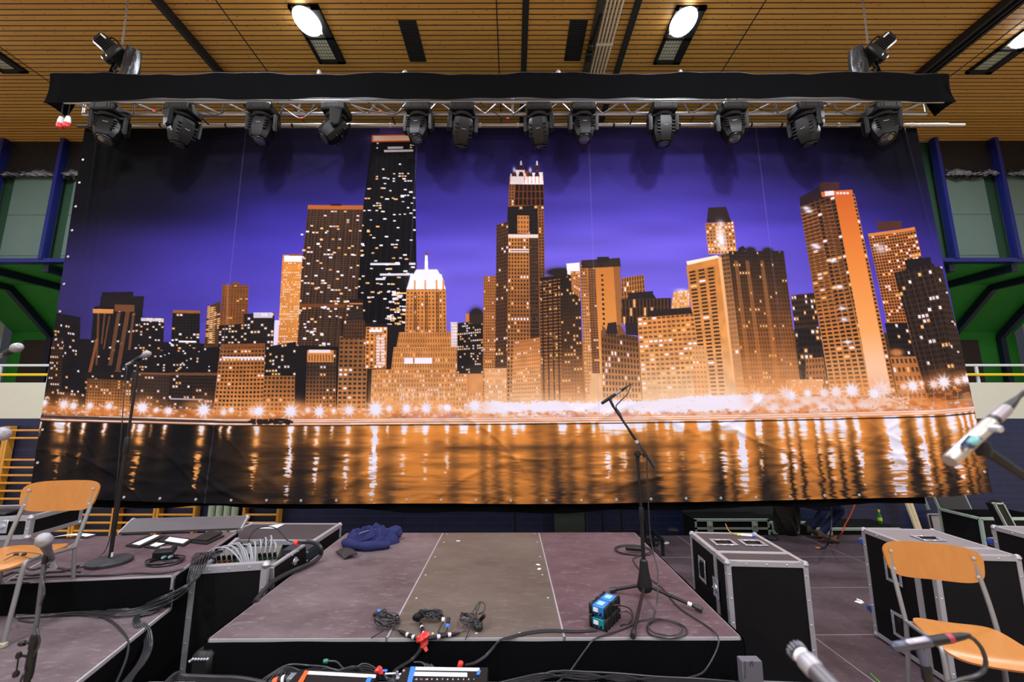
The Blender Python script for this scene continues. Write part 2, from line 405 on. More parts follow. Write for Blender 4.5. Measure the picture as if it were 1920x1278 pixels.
    house(((458,588),(516,586),(512,690),(454,690)), c8(44,38,38), c8(32,29,31), 9, 16, .6, .5, .25, WHT, .25); flat(R(476,586,512,596), WHT, .8)
    house(((410,610),(470,606),(468,660),(408,660)), c8(40,35,36), c8(30,28,30), 10, 10, .6, .5, .28, WHT, .2)
    house(((300,660),(412,650),(405,710),(296,710)), c8(34,31,34), c8(28,26,30), 18, 10, .5, .5, .06, WHT, .15)
    house(((160,704),(258,700),(252,770),(160,770)), c8(40,36,38), c8(30,28,30), 16, 12, .55, .5, .05, WHT, .15)
    house(((86,740),(160,745),(158,795),(72,795)), c8(70,50,38), c8(40,33,32), 14, 9, .6, .5, .2, WHT, .25)
    house(((165,716),(248,718),(246,786),(160,786)), [(0, c8(120,76,44)), (1, c8(230,150,84))], c8(60,44,36), 16, 12, .45, .5, .12, WHT, .25)
    house(((248,702),(318,702),(316,778),(244,778)), c8(70,54,46), c8(44,38,38), 12, 12, .5, .5, .05, WHT, .2); flat(((258,702),(318,702),(318,706),(258,706)), c8(120,80,56))
    house(((318,704),(407,702),(402,770),(314,770)), c8(54,43,40), c8(30,28,31), 16, 10, .62, .5, .10, WHT, .2); flat(((318,701),(407,699),(407,704),(318,706)), c8(110,74,50)); hbars(R(318,748,380,752), WHT, 1, .7, .6)
    house(((413,648),(498,646),(494,778),(398,778)), [(0, c8(150,92,50)), (.5, c8(206,128,66)), (1, c8(236,158,92))], c8(44,36,33), 13, 17, .6, .48, .05, WHT, .1, .06); hbars(R(416,668,494,672), WHT, 1, .8, .9)
    flat(((413,645),(498,643),(498,650),(413,652)), c8(126,76,46))
    dots(((300,630),(410,630),(405,700),(300,700)), 18, 31)
    house(((496,704),(554,704),(553,778),(490,778)), [(0, c8(170,106,58)), (1, c8(232,152,88))], c8(56,42,36), 8, 9, .6, .5, .06, WHT, .1)
    house(((500,650),(556,640),(556,704),(498,704)), c8(38,34,35), c8(28,26,28), 10, 9, .6, .5, .2, WHT, .2)
    # --- centre
    house(((577,656),(631,656),(630,770),(573,770)), [(0, c8(120,78,48)), (.3, c8(70,54,46)), (1, c8(206,130,74))], c8(40,34,33), 9, 16, .5, .5, .10, WHT, .2)
    flat(((577,656),(626,656),(626,678),(577,678)), c8(214,140,76)); vbars(R(578,664,626,676), c8(120,74,44), 9, .4); flat(R(580,655,620,661), WHT, .8)
    house(((656,576),(680,570),(684,640),(640,640)), c8(60,48,44), c8(38,34,34), 6, 10, .6, .5, .1)
    house(((637,630),(690,630),(686,775),(632,775)), [(0, c8(150,96,56)), (.4, c8(150,100,62)), (1, c8(226,150,92))], c8(52,42,40), 6, 17, .62, .48, .07, WHT, .1)
    flat(R(655,560,682,572), c8(40,34,34)); flat(R(655,567,680,570), c8(200,120,66))
    house(((645,600),(684,600),(684,634),(643,634)), c8(92,62,44), c8(44,36,34), 8, 5, .5, .6, .08)
    house(((686,612),(726,612),(724,690),(684,690)), [(0, c8(226,142,70)), (1, c8(220,140,76))], c8(80,54,40), 5, 12, .5, .6, .3, WHT, .2)
    vbars(R(704,628,722,686), WHT, 2, .8, .8); hbars(R(704,628,722,686), c8(216,136,72), 10, .3, .9); flat(R(692,617,716,622), WHT)
    house(((762,538),(836,538),(838,640),(758,640)), [(0, c8(222,142,72)), (1, c8(214,136,72))], c8(96,62,42), 11, 14, .42, .5, .05, WHT, .1)
    for x_ in (775, 796, 817): vbars(((x_,548),(x_ + 7,548),(x_ + 7,640),(x_,640)), c8(84,56,42), 2, .6, .8)
    flat(((770,514),(828,514),(836,542),(762,542)), c8(250,244,252)); flat(((780,505),(820,505),(826,516),(774,516)), c8(248,240,250))
    for x_ in (776, 796, 817, 830): flat(R(x_, 525, x_ + 3, 542), c8(220,140,76))
    flat(((797,478),(802,478),(803,508),(796,508)), c8(248,242,252)); blob(800, 476, 4, c8(120,60,50), .9)
    blob(798, 520, 42, c8(230,220,255), .22, 1, .6)
    house(((748,622),(846,622),(850,655),(742,655)), c8(216,140,76), c8(94,62,44), 22, 3, .3, .6, .04, WHT, .1)
    house(((738,650),(858,650),(858,700),(732,700)), c8(222,148,84), c8(110,72,48), 26, 5, .3, .6, .05, WHT, .1)
    flat(R(757,670,774,681), WHT); flat(R(777,670,810,681), WHT)
    house(((697,692),(906,690),(908,770),(694,770)), [(0, c8(222,146,84)), (1, c8(246,178,120))], c8(126,82,54), 40, 9, .38, .5, .24, WHT, .05)
    for x_ in (738, 752, 838, 876): flat(R(x_, 690, x_ + 1.2, 765), c8(190,116,64), .7)
    for x_ in (752, 764, 775, 787, 799, 822, 832): blob(x_, 742, 7, WHT, .8, .3, 1.6)
    house(((845,604),(858,604),(858,650),(846,650)), WHT, c8(224,150,100), 3, 8, .5, .5, 0)
    house(((858,606),(906,600),(906,700),(857,700)), c8(44,38,38), c8(30,28,31), 12, 20, .6, .5, .2, WHT, .2, .1)
    blob(893, 592, 13, c8(46,38,42), 1., 1, 1.1, 3.); flat(((880,590),(906,590),(906,606),(876,606)), c8(52,44,42)); flat(R(873,588,880,604), c8(200,120,64))
    house(((907,518),(930,518),(930,760),(905,760)), [(0, c8(170,104,56)), (1, c8(216,140,80))], c8(90,60,42), 6, 44, .5, .5, .08, WHT, .1)
    # twin-crowned tower
    house(((955,330),(1019,330),(1024,700),(944,700)), [(0, c8(150,90,52)), (.5, c8(140,88,52)), (1, c8(160,100,60))], c8(48,38,34), 13, 62, .5, .6, .08, WHT, .1)
    flat(((957,326),(1018,322),(1019,345),(956,345)), c8(248,236,240)); flat(R(966,318,984,345), c8(245,230,235)); flat(R(986,320,994,330), c8(150,60,30)); vbars(R(980,330,1014,344), c8(220,90,40), 5, .15)
    house(((966,345),(1019,345),(1021,385),(964,385)), c8(110,60,36), c8(36,29,30), 7, 3, .7, .85, .0)
    for x_ in (964, 977, 994, 1007): flat(((x_ - 3,322),(x_ + 3,322),(x_ + 5,330),(x_ - 5,330)), c8(60,36,40)); blob(x_, 312 if x_ in (977, 1007) else 318, 4.5, c8(235,230,255), .95, .8, 1.6)
    for x_ in (977, 1007): flat(((x_ - 1,304),(x_ + 1,304),(x_ + 6,318),(x_ - 6,318)), c8(70,40,40)); flat(R(x_ - 1.5, 301, x_ + 1.5, 309), WHT)
    flat(((932,420),(972,402),(1008,402),(1010,440),(930,440)), c8(60,46,42)) if False else None
    house(((952,388),(1008,384),(1009,440),(950,440)), c8(44,38,38), c8(32,29,31), 8, 8, .6, .5, .04)
    house(((970,404),(992,404),(992,438),(970,438)), c8(206,130,72), c8(80,54,40), 4, 4, .4, .5, .0)
    house(((931,422),(953,415),(954,760),(928,760)), c8(90,60,44), [(0, c8(40,35,35)), (1, c8(60,44,38))], 5, 50, .62, .5, .07, WHT, .2)
    house(((953,440),(1008,440),(1012,760),(950,760)), [(0, c8(206,130,66)), (.5, c8(160,100,56)), (1, c8(224,150,90))], c8(52,42,38), 10, 44, .5, .58, .07, WHT, .1, .05)
    flat(((992,446),(1009,446),(1013,760),(996,760)), c8(44,37,36), .85); hbars(((992,446),(1009,446),(1013,760),(996,760)), c8(110,72,46), 42, .2, .7)
    flat(((953,439),(1009,439),(1009,446),(953,446)), c8(246,230,226), .85); hbars(R(954,466,992,474), WHT, 2, .5, .85)
    house(((962,640),(1016,632),(1018,770),(958,770)), [(0, c8(200,126,70)), (.4, c8(232,158,96)), (1, c8(248,190,140))], c8(150,96,60), 14, 18, .5, .4, .1, WHT, .1)
    # round dark tower
    house(((1012,520),(1088,512),(1094,760),(1014,760)), [(0, c8(46,38,36)), (.55, c8(84,58,44)), (1, c8(226,146,84))], [(0, c8(30,28,29)), (.6, c8(60,44,36)), (1, c8(170,106,62))], 14, 36, .5, .5, .10, LIT, .15)
    hbars(((1012,526),(1050,520),(1054,750),(1015,750)), c8(206,128,68), 36, .28, .75); vbars(((1012,526),(1050,520),(1054,750),(1015,750)), c8(46,36,33), 4, .3, .8)
    flat(((1026,512),(1060,506),(1086,512),(1090,520),(1014,522)) [:4], c8(44,38,36)); blob(1052, 510, 22, c8(44,37,36), 1., 1.3, .4, 2.)
    flat(((1062,494),(1087,492),(1088,520),(1064,514)), c8(242,236,250)); house(((1070,508),(1088,508),(1089,560),(1072,545)), c8(206,134,78), c8(110,74,50), 4, 8, .5, .5, .2)
    # plain orange tower with a dotted middle
    house(((1088,492),(1104,492),(1116,760),(1098,760)), [(0, c8(180,112,56)), (1, c8(246,180,122))], [(0, c8(60,46,38)), (1, c8(176,110,66))], 4, 44, .55, .5, .06, WHT, .1)
    flat(((1100,498),(1162,498),(1168,640),(1112,640)), grad(Q((1100,498),(1162,498),(1168,640),(1112,640)).t, [(0, c8(196,120,58)), (1, c8(224,148,80))]))
    flat(((1112,640),(1168,640),(1172,770),(1120,770)), grad(Q((1112,640),(1168,640),(1172,770),(1120,770)).t, [(0, c8(226,150,84)), (.6, c8(240,170,108)), (1, c8(252,214,186))]))
    house(((1102,500),(1116,500),(1128,760),(1114,760)), c8(150,94,54), c8(70,52,44), 3, 56, .8, .45, .03)
    hbars(((1127,512),(1131,512),(1136,640),(1132,640)), c8(40,34,34), 14, .45)
    flat(((1150,498),(1163,498),(1168,640),(1158,620)), c8(90,60,44), .45)
    house(((1090,488),(1162,484),(1164,500),(1092,503)), c8(60,48,42), None); flat(R(1120,482,1142,492), c8(46,40,40))
    house(((1165,522),(1207,516),(1210,560),(1165,566)), c8(196,124,66), c8(70,52,44), 9, 5, .5, .8, .05)
    house(((1165,562),(1224,552),(1258,560),(1258,600),(1166,606))[:2] + ((1258,606),(1166,606)), c8(50,42,40), c8(36,31,33), 12, 6, .5, .5, .06)
    flat(((1178,550),(1224,547),(1224,562),(1178,562)), c8(46,40,42)); house(((1166,562),(1258,560),(1258,610),(1168,610)), c8(84,60,46), c8(36,32,33), 14, 3, .4, .9, .1)
    house(((1262,549),(1292,545),(1292,580),(1258,580)), c8(240,176,110), c8(190,120,70), 7, 6, .5, .5, .4, WHT, .1); blob(1276, 546, 12, WHT, .6, 1.2, .4)
    # fish-scale towers on the right
    house(((1322,420),(1376,415),(1382,478),(1328,478)), [(0, c8(196,120,60)), (1, c8(224,150,84))], c8(80,56,42), 9, 9, .5, .5, .3, WHT, .1)
    flat(((1328,390),(1362,388),(1372,418),(1325,418)), c8(48,38,38)); blob(1352, 448, 13, WHT, .95, .9, 2.4); blob(1352, 420, 8, WHT, .7)
    house(((1286,500),(1352,482),(1392,770),(1316,770)), [(0, c8(214,136,68)), (.5, c8(236,160,90)), (.85, c8(248,192,140)), (1, WHT)], None)
    house(((1288,510),(1340,500),(1362,745),(1316,745)), [(0, c8(210,132,66)), (.6, c8(236,160,92)), (1, c8(250,206,164))], [(0, c8(52,42,38)), (.6, c8(70,50,40)), (1, c8(176,110,66))], 3, 34, .66, .5, .03, WHT, .1)
    flat(((1286,492),(1345,480),(1352,484),(1288,499)), c8(250,226,206)); flat(((1346,484),(1354,484),(1386,720),(1374,720)), c8(244,186,130), .8)
    house(((1352,478),(1374,474),(1398,740),(1380,740)), [(0, c8(140,92,56)), (1, c8(240,170,112))], [(0, c8(70,54,44)), (1, c8(220,150,96))], 3, 30, .85, .6, .02)
    house(((1366,472),(1470,472),(1504,740),(1396,740)), [(0, c8(52,42,38)), (.35, c8(96,64,44)), (.7, c8(160,100,56)), (1, c8(232,154,90))], [(0, c8(34,30,31)), (.6, c8(70,50,40)), (1, c8(170,106,60))], 20, 34, .42, .5, .05, LIT, .1)
    for x_, x2 in ((1377,1403),(1398,1426),(1426,1456)): flat(((x_,490),(x_ + 7,490),(x2 + 9,735),(x2,735)), c8(206,130,74), .4)
    flat(((1385,466),(1394,462),(1402,470),(1384,474)), c8(44,36,36)); blob(1408, 470, 9, c8(46,38,38), 1., 1., .7, 2); blob(1440, 472, 10, c8(44,37,37), 1., 1., .7, 2); blob(1462, 480, 7, c8(50,40,38), 1, 1, .8, 2)
    house(((1484,556),(1528,552),(1548,700),(1500,700)), c8(66,50,42), c8(36,31,33), 9, 14, .6, .5, .2, WHT, .2)
    house(((1496,620),(1545,620),(1558,740),(1508,740)), c8(48,40,40), c8(34,30,32), 6, 10, .6, .5, .2, WHT, .2); house(((1512,676),(1545,674),(1552,720),(1512,720)), c8(170,106,62), c8(70,50,42), 6, 4, .5, .5, .1)
    house(((1499,385),(1562,362),(1648,750),(1560,750)), [(0, c8(96,58,40)), (.3, c8(120,76,46)), (.7, c8(206,130,68)), (1, c8(250,190,130))], [(0, c8(34,29,31)), (.7, c8(44,36,34)), (1, c8(120,76,48))], 7, 50, .72, .56, .04, WHT, .12)
    hbars(((1501,400),(1530,390),(1604,745),(1562,745)), c8(214,130,66), 48, .22, .8); hbars(((1536,386),(1556,382),(1628,745),(1606,745)), c8(206,124,62), 48, .2, .7)
    flat(((1499,372),(1535,352),(1574,352),(1576,362),(1545,366),(1501,388))[0:1] + ((1540,350),(1560,364),(1500,390)), c8(44,32,38)); flat(R(1536,344,1572,360), c8(70,44,42))
    q = Q((1562,362),(1596,362),(1672,745),(1634,745)); q.put(grad(q.t, [(0, c8(200,96,42)), (.35, c8(226,132,62)), (.7, c8(240,166,100)), (.9, c8(246,206,178)), (1, WHT)]))
    house(((1596,366),(1601,366),(1683,760),(1675,760)), c8(216,130,66), c8(56,42,38), 1, 52, .7, .6, .02, WHT, .1)
    flat(((1538,362),(1597,358),(1598,367),(1540,372)), c8(206,104,54)); flat(((1545,361),(1562,360),(1563,368),(1546,370)), WHT, .9)
    for k_ in range(4): blob(1569 + 6.3*k_, 364.5, 2.6, WHT, 1., 1, .9, 1.)
    for x_, y_ in ((1511,392),(1516,398),(1527,462),(1532,466),(1561,492),(1573,542),(1579,582),(1583,603),(1590,646)): blob(x_, y_, 8, WHT, .95, 1.2, .6)
    house(((1627,446),(1715,432),(1760,640),(1668,640)), c8(196,116,60), c8(46,36,34), 17, 34, .66, .6, .10, WHT, .2)
    flat(((1626,442),(1714,430),(1715,436),(1628,448)), c8(212,128,66)); flat(((1643,420),(1690,417),(1692,432),(1645,436)), c8(80,50,42)); blob(1650, 470, 14, WHT, .7, 1, .9)
    house(((1658,612),(1700,612),(1732,760),(1690,760)), c8(42,36,38), c8(30,28,31), 7, 14, .7, .5, .12, WHT, .15)
    house(((1675,516),(1752,500),(1818,745),(1736,745)), c8(58,44,38), c8(33,30,32), 11, 24, .68, .6, .08, WHT, .15)
    flat(((1696,492),(1746,488),(1750,508),(1700,514)), c8(36,31,34)); vbars(((1675,516),(1752,500),(1818,745),(1736,745)), c8(110,72,50), 7, .09, .6)
    house(((1752,505),(1768,510),(1822,745),(1800,745)), c8(66,50,42), c8(40,34,34), 4, 22, .6, .5, .06, WHT, .15)
    house(((1668,676),(1716,676),(1740,760),(1686,760)), c8(190,118,66), c8(70,50,42), 6, 5, .5, .5, .15, WHT, .1); blob(1680, 668, 13, c8(190,118,66), .9, 1, .6, 1)
    # front row near the promenade
    house(((1127,620),(1196,632),(1204,760),(1130,760)), [(0, c8(110,74,50)), (.35, c8(160,104,64)), (1, c8(236,164,104))], c8(60,46,42), 12, 12, .5, .6, .06, WHT, .1)
    flat(((1127,628),(1132,604),(1140,626),(1127,634)), c8(120,80,56)); flat(((1155,626),(1163,604),(1174,626),(1155,632)), c8(120,80,56)); flat(((1138,612),(1158,606),(1196,610),(1196,632))[:4], c8(52,44,44))
    flat(((1140,606),(1156,604),(1158,626),(1136,626)), c8(52,44,44)); flat(((1172,606),(1196,606),(1198,630),(1174,628)), c8(50,42,44))
    house(((1195,596),(1300,588),(1320,760),(1206,760)), [(0, c8(226,146,78)), (.5, c8(240,172,108)), (1, c8(252,220,190))], [(0, c8(110,70,46)), (.6, c8(150,96,60)), (1, c8(250,200,150))], 12, 19, .68, .45, .16, WHT, .08)
    flat(((1214,584),(1294,578),(1298,590),(1212,596)), c8(48,40,40))
    house(((1296,650),(1320,650),(1330,760),(1302,760)), c8(244,180,120), c8(190,120,76), 4, 12, .5, .4, .05)
    house(((1108,700),(1126,700),(1130,770),(1104,770)), c8(246,190,140), None)
    for p_ in (R(908,690,950,770), R(1480,716,1545,745)): house(p_, c8(244,182,128), c8(214,140,88), 10, 8, .5, .5, .3, WHT, .1)
    house(((876,700),(906,700),(906,735),(876,735)), c8(224,146,86), None); 
    # --- the lower storeys pale out in the street light
    q = Q((880,600),(1705,600),(1705,775),(880,775)); q.put(c8(252,206,164), None, (np.clip((q.t - .25)/.75, 0, 1)**1.4*.62*np.interp(q.s, [0, .08, .5, .85, 1], [.2, .8, 1, .9, .3])).astype(np.float32))
    q = Q((690,680),(905,680),(905,775),(690,775)); q.put(c8(250,196,146), None, (np.clip(q.t, 0, 1)*.4).astype(np.float32))
    # --- glow of the promenade, brightest to the right
    for i in range(150):
        X = prng.uniform(75, 1815); k_ = np.clip((X - 250)/700, .0, 1.)
        blob(X, prng.uniform(758, 786), prng.uniform(9, 22), lerp(c8(226,140,70), c8(248,196,150), k_), .20 + .35*k_, 1.6, .7)
    q = Q((65,770),(1825,762),(1825,792),(65,796)); q.put(grad(q.s, [(0, c8(222,138,70)), (.35, c8(238,150,80)), (.5, c8(246,190,150)), (1, c8(238,160,96))]), None, .62)
    q = Q((870,728),(1705,728),(1705,792),(870,792)); hh, ww = q.m.shape
    f1 = smooth_noise(hh, ww, 5, 61, 9); f2 = smooth_noise(hh, ww, 14, 62, 30); f3 = smooth_noise(hh, ww, 2.5, 63, 3)
    tt = q.t; hill = .18*np.exp(-((q.s - .62)/.16)**2) + .05*np.sin(q.s*40)*.4
    prof = np.clip((tt - (.30 - hill))/.16, 0, 1)*(1 - .72*np.exp(-((tt - .80)/.09)**2))*np.interp(q.s, [0, .06, .7, .9, 1], [.6, 1.05, 1.05, .95, .6])
    wm = np.clip((prof + (f1 - .5)*.5 + (f2 - .5)*.35 + (f3 - .5)*.5 - .5)*4.5, 0, 1); q.put(WHT, None, wm.astype(np.float32)*.96)
    halo = np.clip((tt - .05 + hill)/.3, 0, 1)*.45*np.interp(q.s, [0, .1, .8, 1], [.2, 1, .8, .3]); q.put(c8(252,206,170), None, (halo*(1 - wm)*np.clip(1.1 - tt, 0, 1)).astype(np.float32))
    for i in range(260):
        X = prng.uniform(80, 1815); blob(X, prng.uniform(770, 786), prng.uniform(2, 5), c8(196,100,46), .6, 1.4, .8)
    for i in range(330):
        X = prng.uniform(80, 1815); blob(X, prng.uniform(764, 789), prng.uniform(1.5, 4), WHT, .8, 1.4, .8)
    for x_, y_, r_ in ((82,765,12),(121,766,17),(139,768,13),(170,767,12),(206,767,12),(262,766,8),(268,768,19),(293,772,9),(316,773,13),(381,769,22),(419,772,11),(433,768,10),(473,770,14),(486,770,19),(546,770,22),(578,768,10),(599,770,18),(626,769,8),(655,768,17),(704,766,26),(729,765,11),(762,764,16),(780,765,8),(799,764,19),(826,763,12),(838,764,15),(890,760,20),
        (1420,750,22),(1474,742,22),(1484,746,18),(1516,742,14),(1548,742,18),(1570,740,20),(1599,738,24),(1652,738,28),(1640,745,20),(1694,733,11),(1711,732,20),(1727,727,8),(1750,730,15),(1769,727,21),(1796,727,13),(1811,725,14)): star(x_, y_, r_)
    for x_ in range(1450, 1815, 23): flat(R(x_, 745, x_ + 1.2, 785), c8(250,226,210), .5)
    dots(((1690,745),(1815,740),(1820,785),(1700,785)), 60, 44, c8(206,116,56), (2, 5), 1.6, .7)
    for i in range(46):
        X = prng.uniform(1420, 1815); blob(X, prng.uniform(755, 778), prng.uniform(5, 11), c8(226,132,66), .5, 1.2, .8)
    # --- quay: pale lines over a dark edge
    q = Q((60,786),(1830,778),(1832,792),(60,799)); q.put(grad(q.s, [(0, c8(120,70,44)), (.3, c8(200,120,66)), (1, c8(236,160,110))]))
    for y0_, y1_, a_ in ((787,779,.9),(790,783,.85),(794.5,788,.95)): q = Q((66,y0_),(1830,y1_),(1830,y1_ + 2.2),(66,y0_ + 2.2)); q.put(c8(250,232,226), None, a_)
    q = Q((66,787),(470,789),(470,793),(66,792)); q.put(c8(46,36,36), None, .85)
    dots(R(470,786,548,793), 60, 55, c8(50,38,34), (2, 5), 2.)
    # --- water: columns of reflected light broken by ripples
    q = Q((50,800),(1836,787),(1862,955),(40,962)); hh, ww = q.m.shape
    def spx(px): u, v = PB(px, 795); return (u - q.x0)/ww
    xs = np.arange(ww)/ww
    k_ = 1735./ww*1.0
    def bump(px, w): return np.exp(-((xs - spx(px))/(w/1735.))**2)
    Wp = np.zeros(ww); Wd = np.zeros(ww); Dk = np.zeros(ww)
    for px, w, a, deep in ((75,3,.8,0),(110,11,1,.3),(121,8,.8,.75),(133,4,.9,.2),(160,5,1,.4),(200,5,1,.1),(253,4,.8,.1),(266,9,1,1),(285,3,.5,0),(310,5,.9,.1),(378,8,1,1.05),(414,4,.7,.1),(430,5,.8,0),(482,8,1,1.1),(546,9,1,1.2),(574,5,.8,.1),(596,7,1,1),(623,4,.8,.1),(653,8,1,1),(702,13,1,1.3),(726,4,.8,.1),(757,9,1,.75),(780,16,.6,.1),(798,9,1,.75),(838,7,1,.75),(865,7,1,.3),(874,6,1,.3),(895,6,1,.3),(917,5,1,.3),(943,7,1,.4),
        (1135,8,1,.7),(1166,8,1,.5),(1250,8,1,.6),(1276,8,1,.4),(1310,9,1,.5),(1352,10,1,.9),(1388,16,1,.9),(1420,6,1,.4),(1463,10,1,1.0),(1483,9,1,.9),(1506,13,1,.5),(1533,8,1,.6),(1555,14,1,.8),(1580,13,1,.5),(1607,9,1,1.1),(1672,21,1.2,1.5),(1722,12,1,1.2),(1746,8,1,.5),(1781,14,1,1.0),(1800,5,1,.3),(1812,5,1,.3),(1824,5,1,.6)):
        Wp += a*bump(px, w*.8); Wd += a*deep*bump(px, w*.75)
    for i in range(46):
        px = prng.uniform(955, 1440); a = prng.uniform(.4, 1); w = prng.uniform(3, 8); Wp += a*bump(px, w); Wd += a*prng.uniform(0, .5)*bump(px, w)
    for px, w, a in ((512,22,.55),(568,20,.95),(622,14,.9),(672,10,.5),(728,16,.55),(850,12,.4),(905,8,.5),(930,8,.5),(958,8,.4),(1005,10,.5),(1040,12,.8),(1065,10,.6),(1100,10,.5),(1150,8,.4),(1190,22,.9),(1222,12,.8),(1272,14,.7),(1330,10,.6),(1343,8,.9),(1365,7,.7),(1420,12,.9),(1440,14,.6),(1474,4,1),(1495,4,1),(1528,4,.9),(1545,5,.9),(1570,5,1),(1594,8,1),(1640,15,.7),(1702,11,1.2),(1735,5,.8),(1758,8,1.1),(1770,5,.8),(1793,4,.8),(1808,4,.7),(1832,16,1.)): Dk += a*bump(px, w)
    tt = q.t; n5 = smooth_noise(hh, ww, 5, 23, 46) - .5; n9 = smooth_noise(hh, ww, 9, 24, 120) - .5; n3 = smooth_noise(hh, ww, 3, 25, 26) - .5; n20 = smooth_noise(hh, ww, 26, 26, 300) - .5
    jit = (n5*6 + n9*4.5 + n3*9)*(.15 + 1.1*np.clip(tt, 0, 1))*ww/1735.
    X = np.clip(np.arange(ww)[None, :] + jit, 0, ww - 1.01).astype(int)
    wp, wd, dk = Wp[X], Wd[X], Dk[X]
    wide = np.convolve(Dk, np.ones(15)/15., 'same')[X]
    O = np.interp(xs, [0, spx(430), spx(500), spx(560), spx(640), spx(700), spx(900), spx(1000), spx(1180), spx(1290), spx(1400), 1], [0, .0, .38, .34, .55, .85, .95, .80, .74, .88, .92, .92])[None, :]
    Oj = np.clip(O + (n9*.5 + n20*.5 + n5*.35)*np.clip(O*2, 0, 1)*(.3 + .9*tt), 0, 1)
    glow = np.clip(np.convolve(Wp, np.exp(-(np.arange(-60, 61)/24.)**2)/24., 'same'), 0, 1)[X]
    base = c8(24,23,26) + (c8(226,140,64) - c8(24,23,26))*np.clip(Oj + .25*glow*(1 - tt), 0, 1)[..., None]
    dkk = np.clip(np.maximum(dk, .6*wide)*(.35 + 1.0*tt), 0, 1)*.92; base = base*(1 - dkk[..., None]) + c8(38,34,35)*dkk[..., None]
    band = np.exp(-((tt - .29 - .02*n20)/.045)**2)*np.interp(xs, [0, spx(480), spx(620), spx(800), spx(850), spx(1250), spx(1300), 1], [0, .3, .3, .15, .7, .55, .05, 0])[None, :]*(1 + n9)
    base = base*(1 - .7*band[..., None]) + c8(60,44,36)*.7*band[..., None]
    up = np.clip(1.25 - tt/np.interp(xs, [0, spx(1380), spx(1450), 1], [.17, .17, .36, .36])[None, :] + n5*.5, 0, 1)*np.clip(wp, 0, 1.1)
    env = np.clip((tt - .30)/.06, 0, 1)*np.clip((.34 + .42*np.clip(wd, 0, 1.4) + n5*.3 - tt)/.12, 0, 1)
    brk = np.clip((n5*1.2 + n3*1.6 + .34)*3.2, 0, 1)
    dn = np.clip(wd, 0, 1.1)*(env*brk + np.clip((tt - .12)/.05, 0, 1)*np.clip((.27 - tt)/.05, 0, 1)*.8 + (wd > 1.12)*np.clip((.62 - tt)/.1, 0, 1)*.8)
    orm = np.clip(np.maximum(up*1.25, dn*1.4), 0, 1)[..., None]; base = base*(1 - orm) + c8(248,166,88)*orm
    whm = np.clip((np.maximum(up, dn*np.interp(xs, [0, spx(460), spx(560), 1], [.35, .45, .9, 1.])[None, :]) - .42)*2.6, 0, 1)[..., None]; base = base*(1 - whm) + WHT*whm
    sh = np.clip((tt - .55)/.45, 0, 1)*np.interp(xs, [0, spx(500), spx(700), spx(1000), 1], [.9, .8, .15, .3, .35])[None, :]*np.clip(.7 + n9*1.6, 0, 1); base = base*(1 - sh[..., None]) + c8(32,30,33)*sh[..., None]
    q.put(np.clip(base, 0, 1).astype(np.float32))
    q = Q((70,798.5),(1832,789.5),(1832,792.3),(70,800.2)); q.put(c8(36,28,28), None, .85)
    # the stitched seams between the widths of cloth
    for a_, b_ in (((463,240),(385,945)), ((784,240),(742,945)), ((1103,240),(1130,945)), ((1417,240),(1505,940))):
        q = Q((a_[0] - .9, a_[1]),(a_[0] + .9, a_[1]),(b_[0] + .9, b_[1]),(b_[0] - .9, b_[1])); q.put(c8(150,140,190), None, .22)
    out = K.reshape(PH, SS, PW, SS, 3).mean((1, 3))
    return np.clip(out, 0, 1)
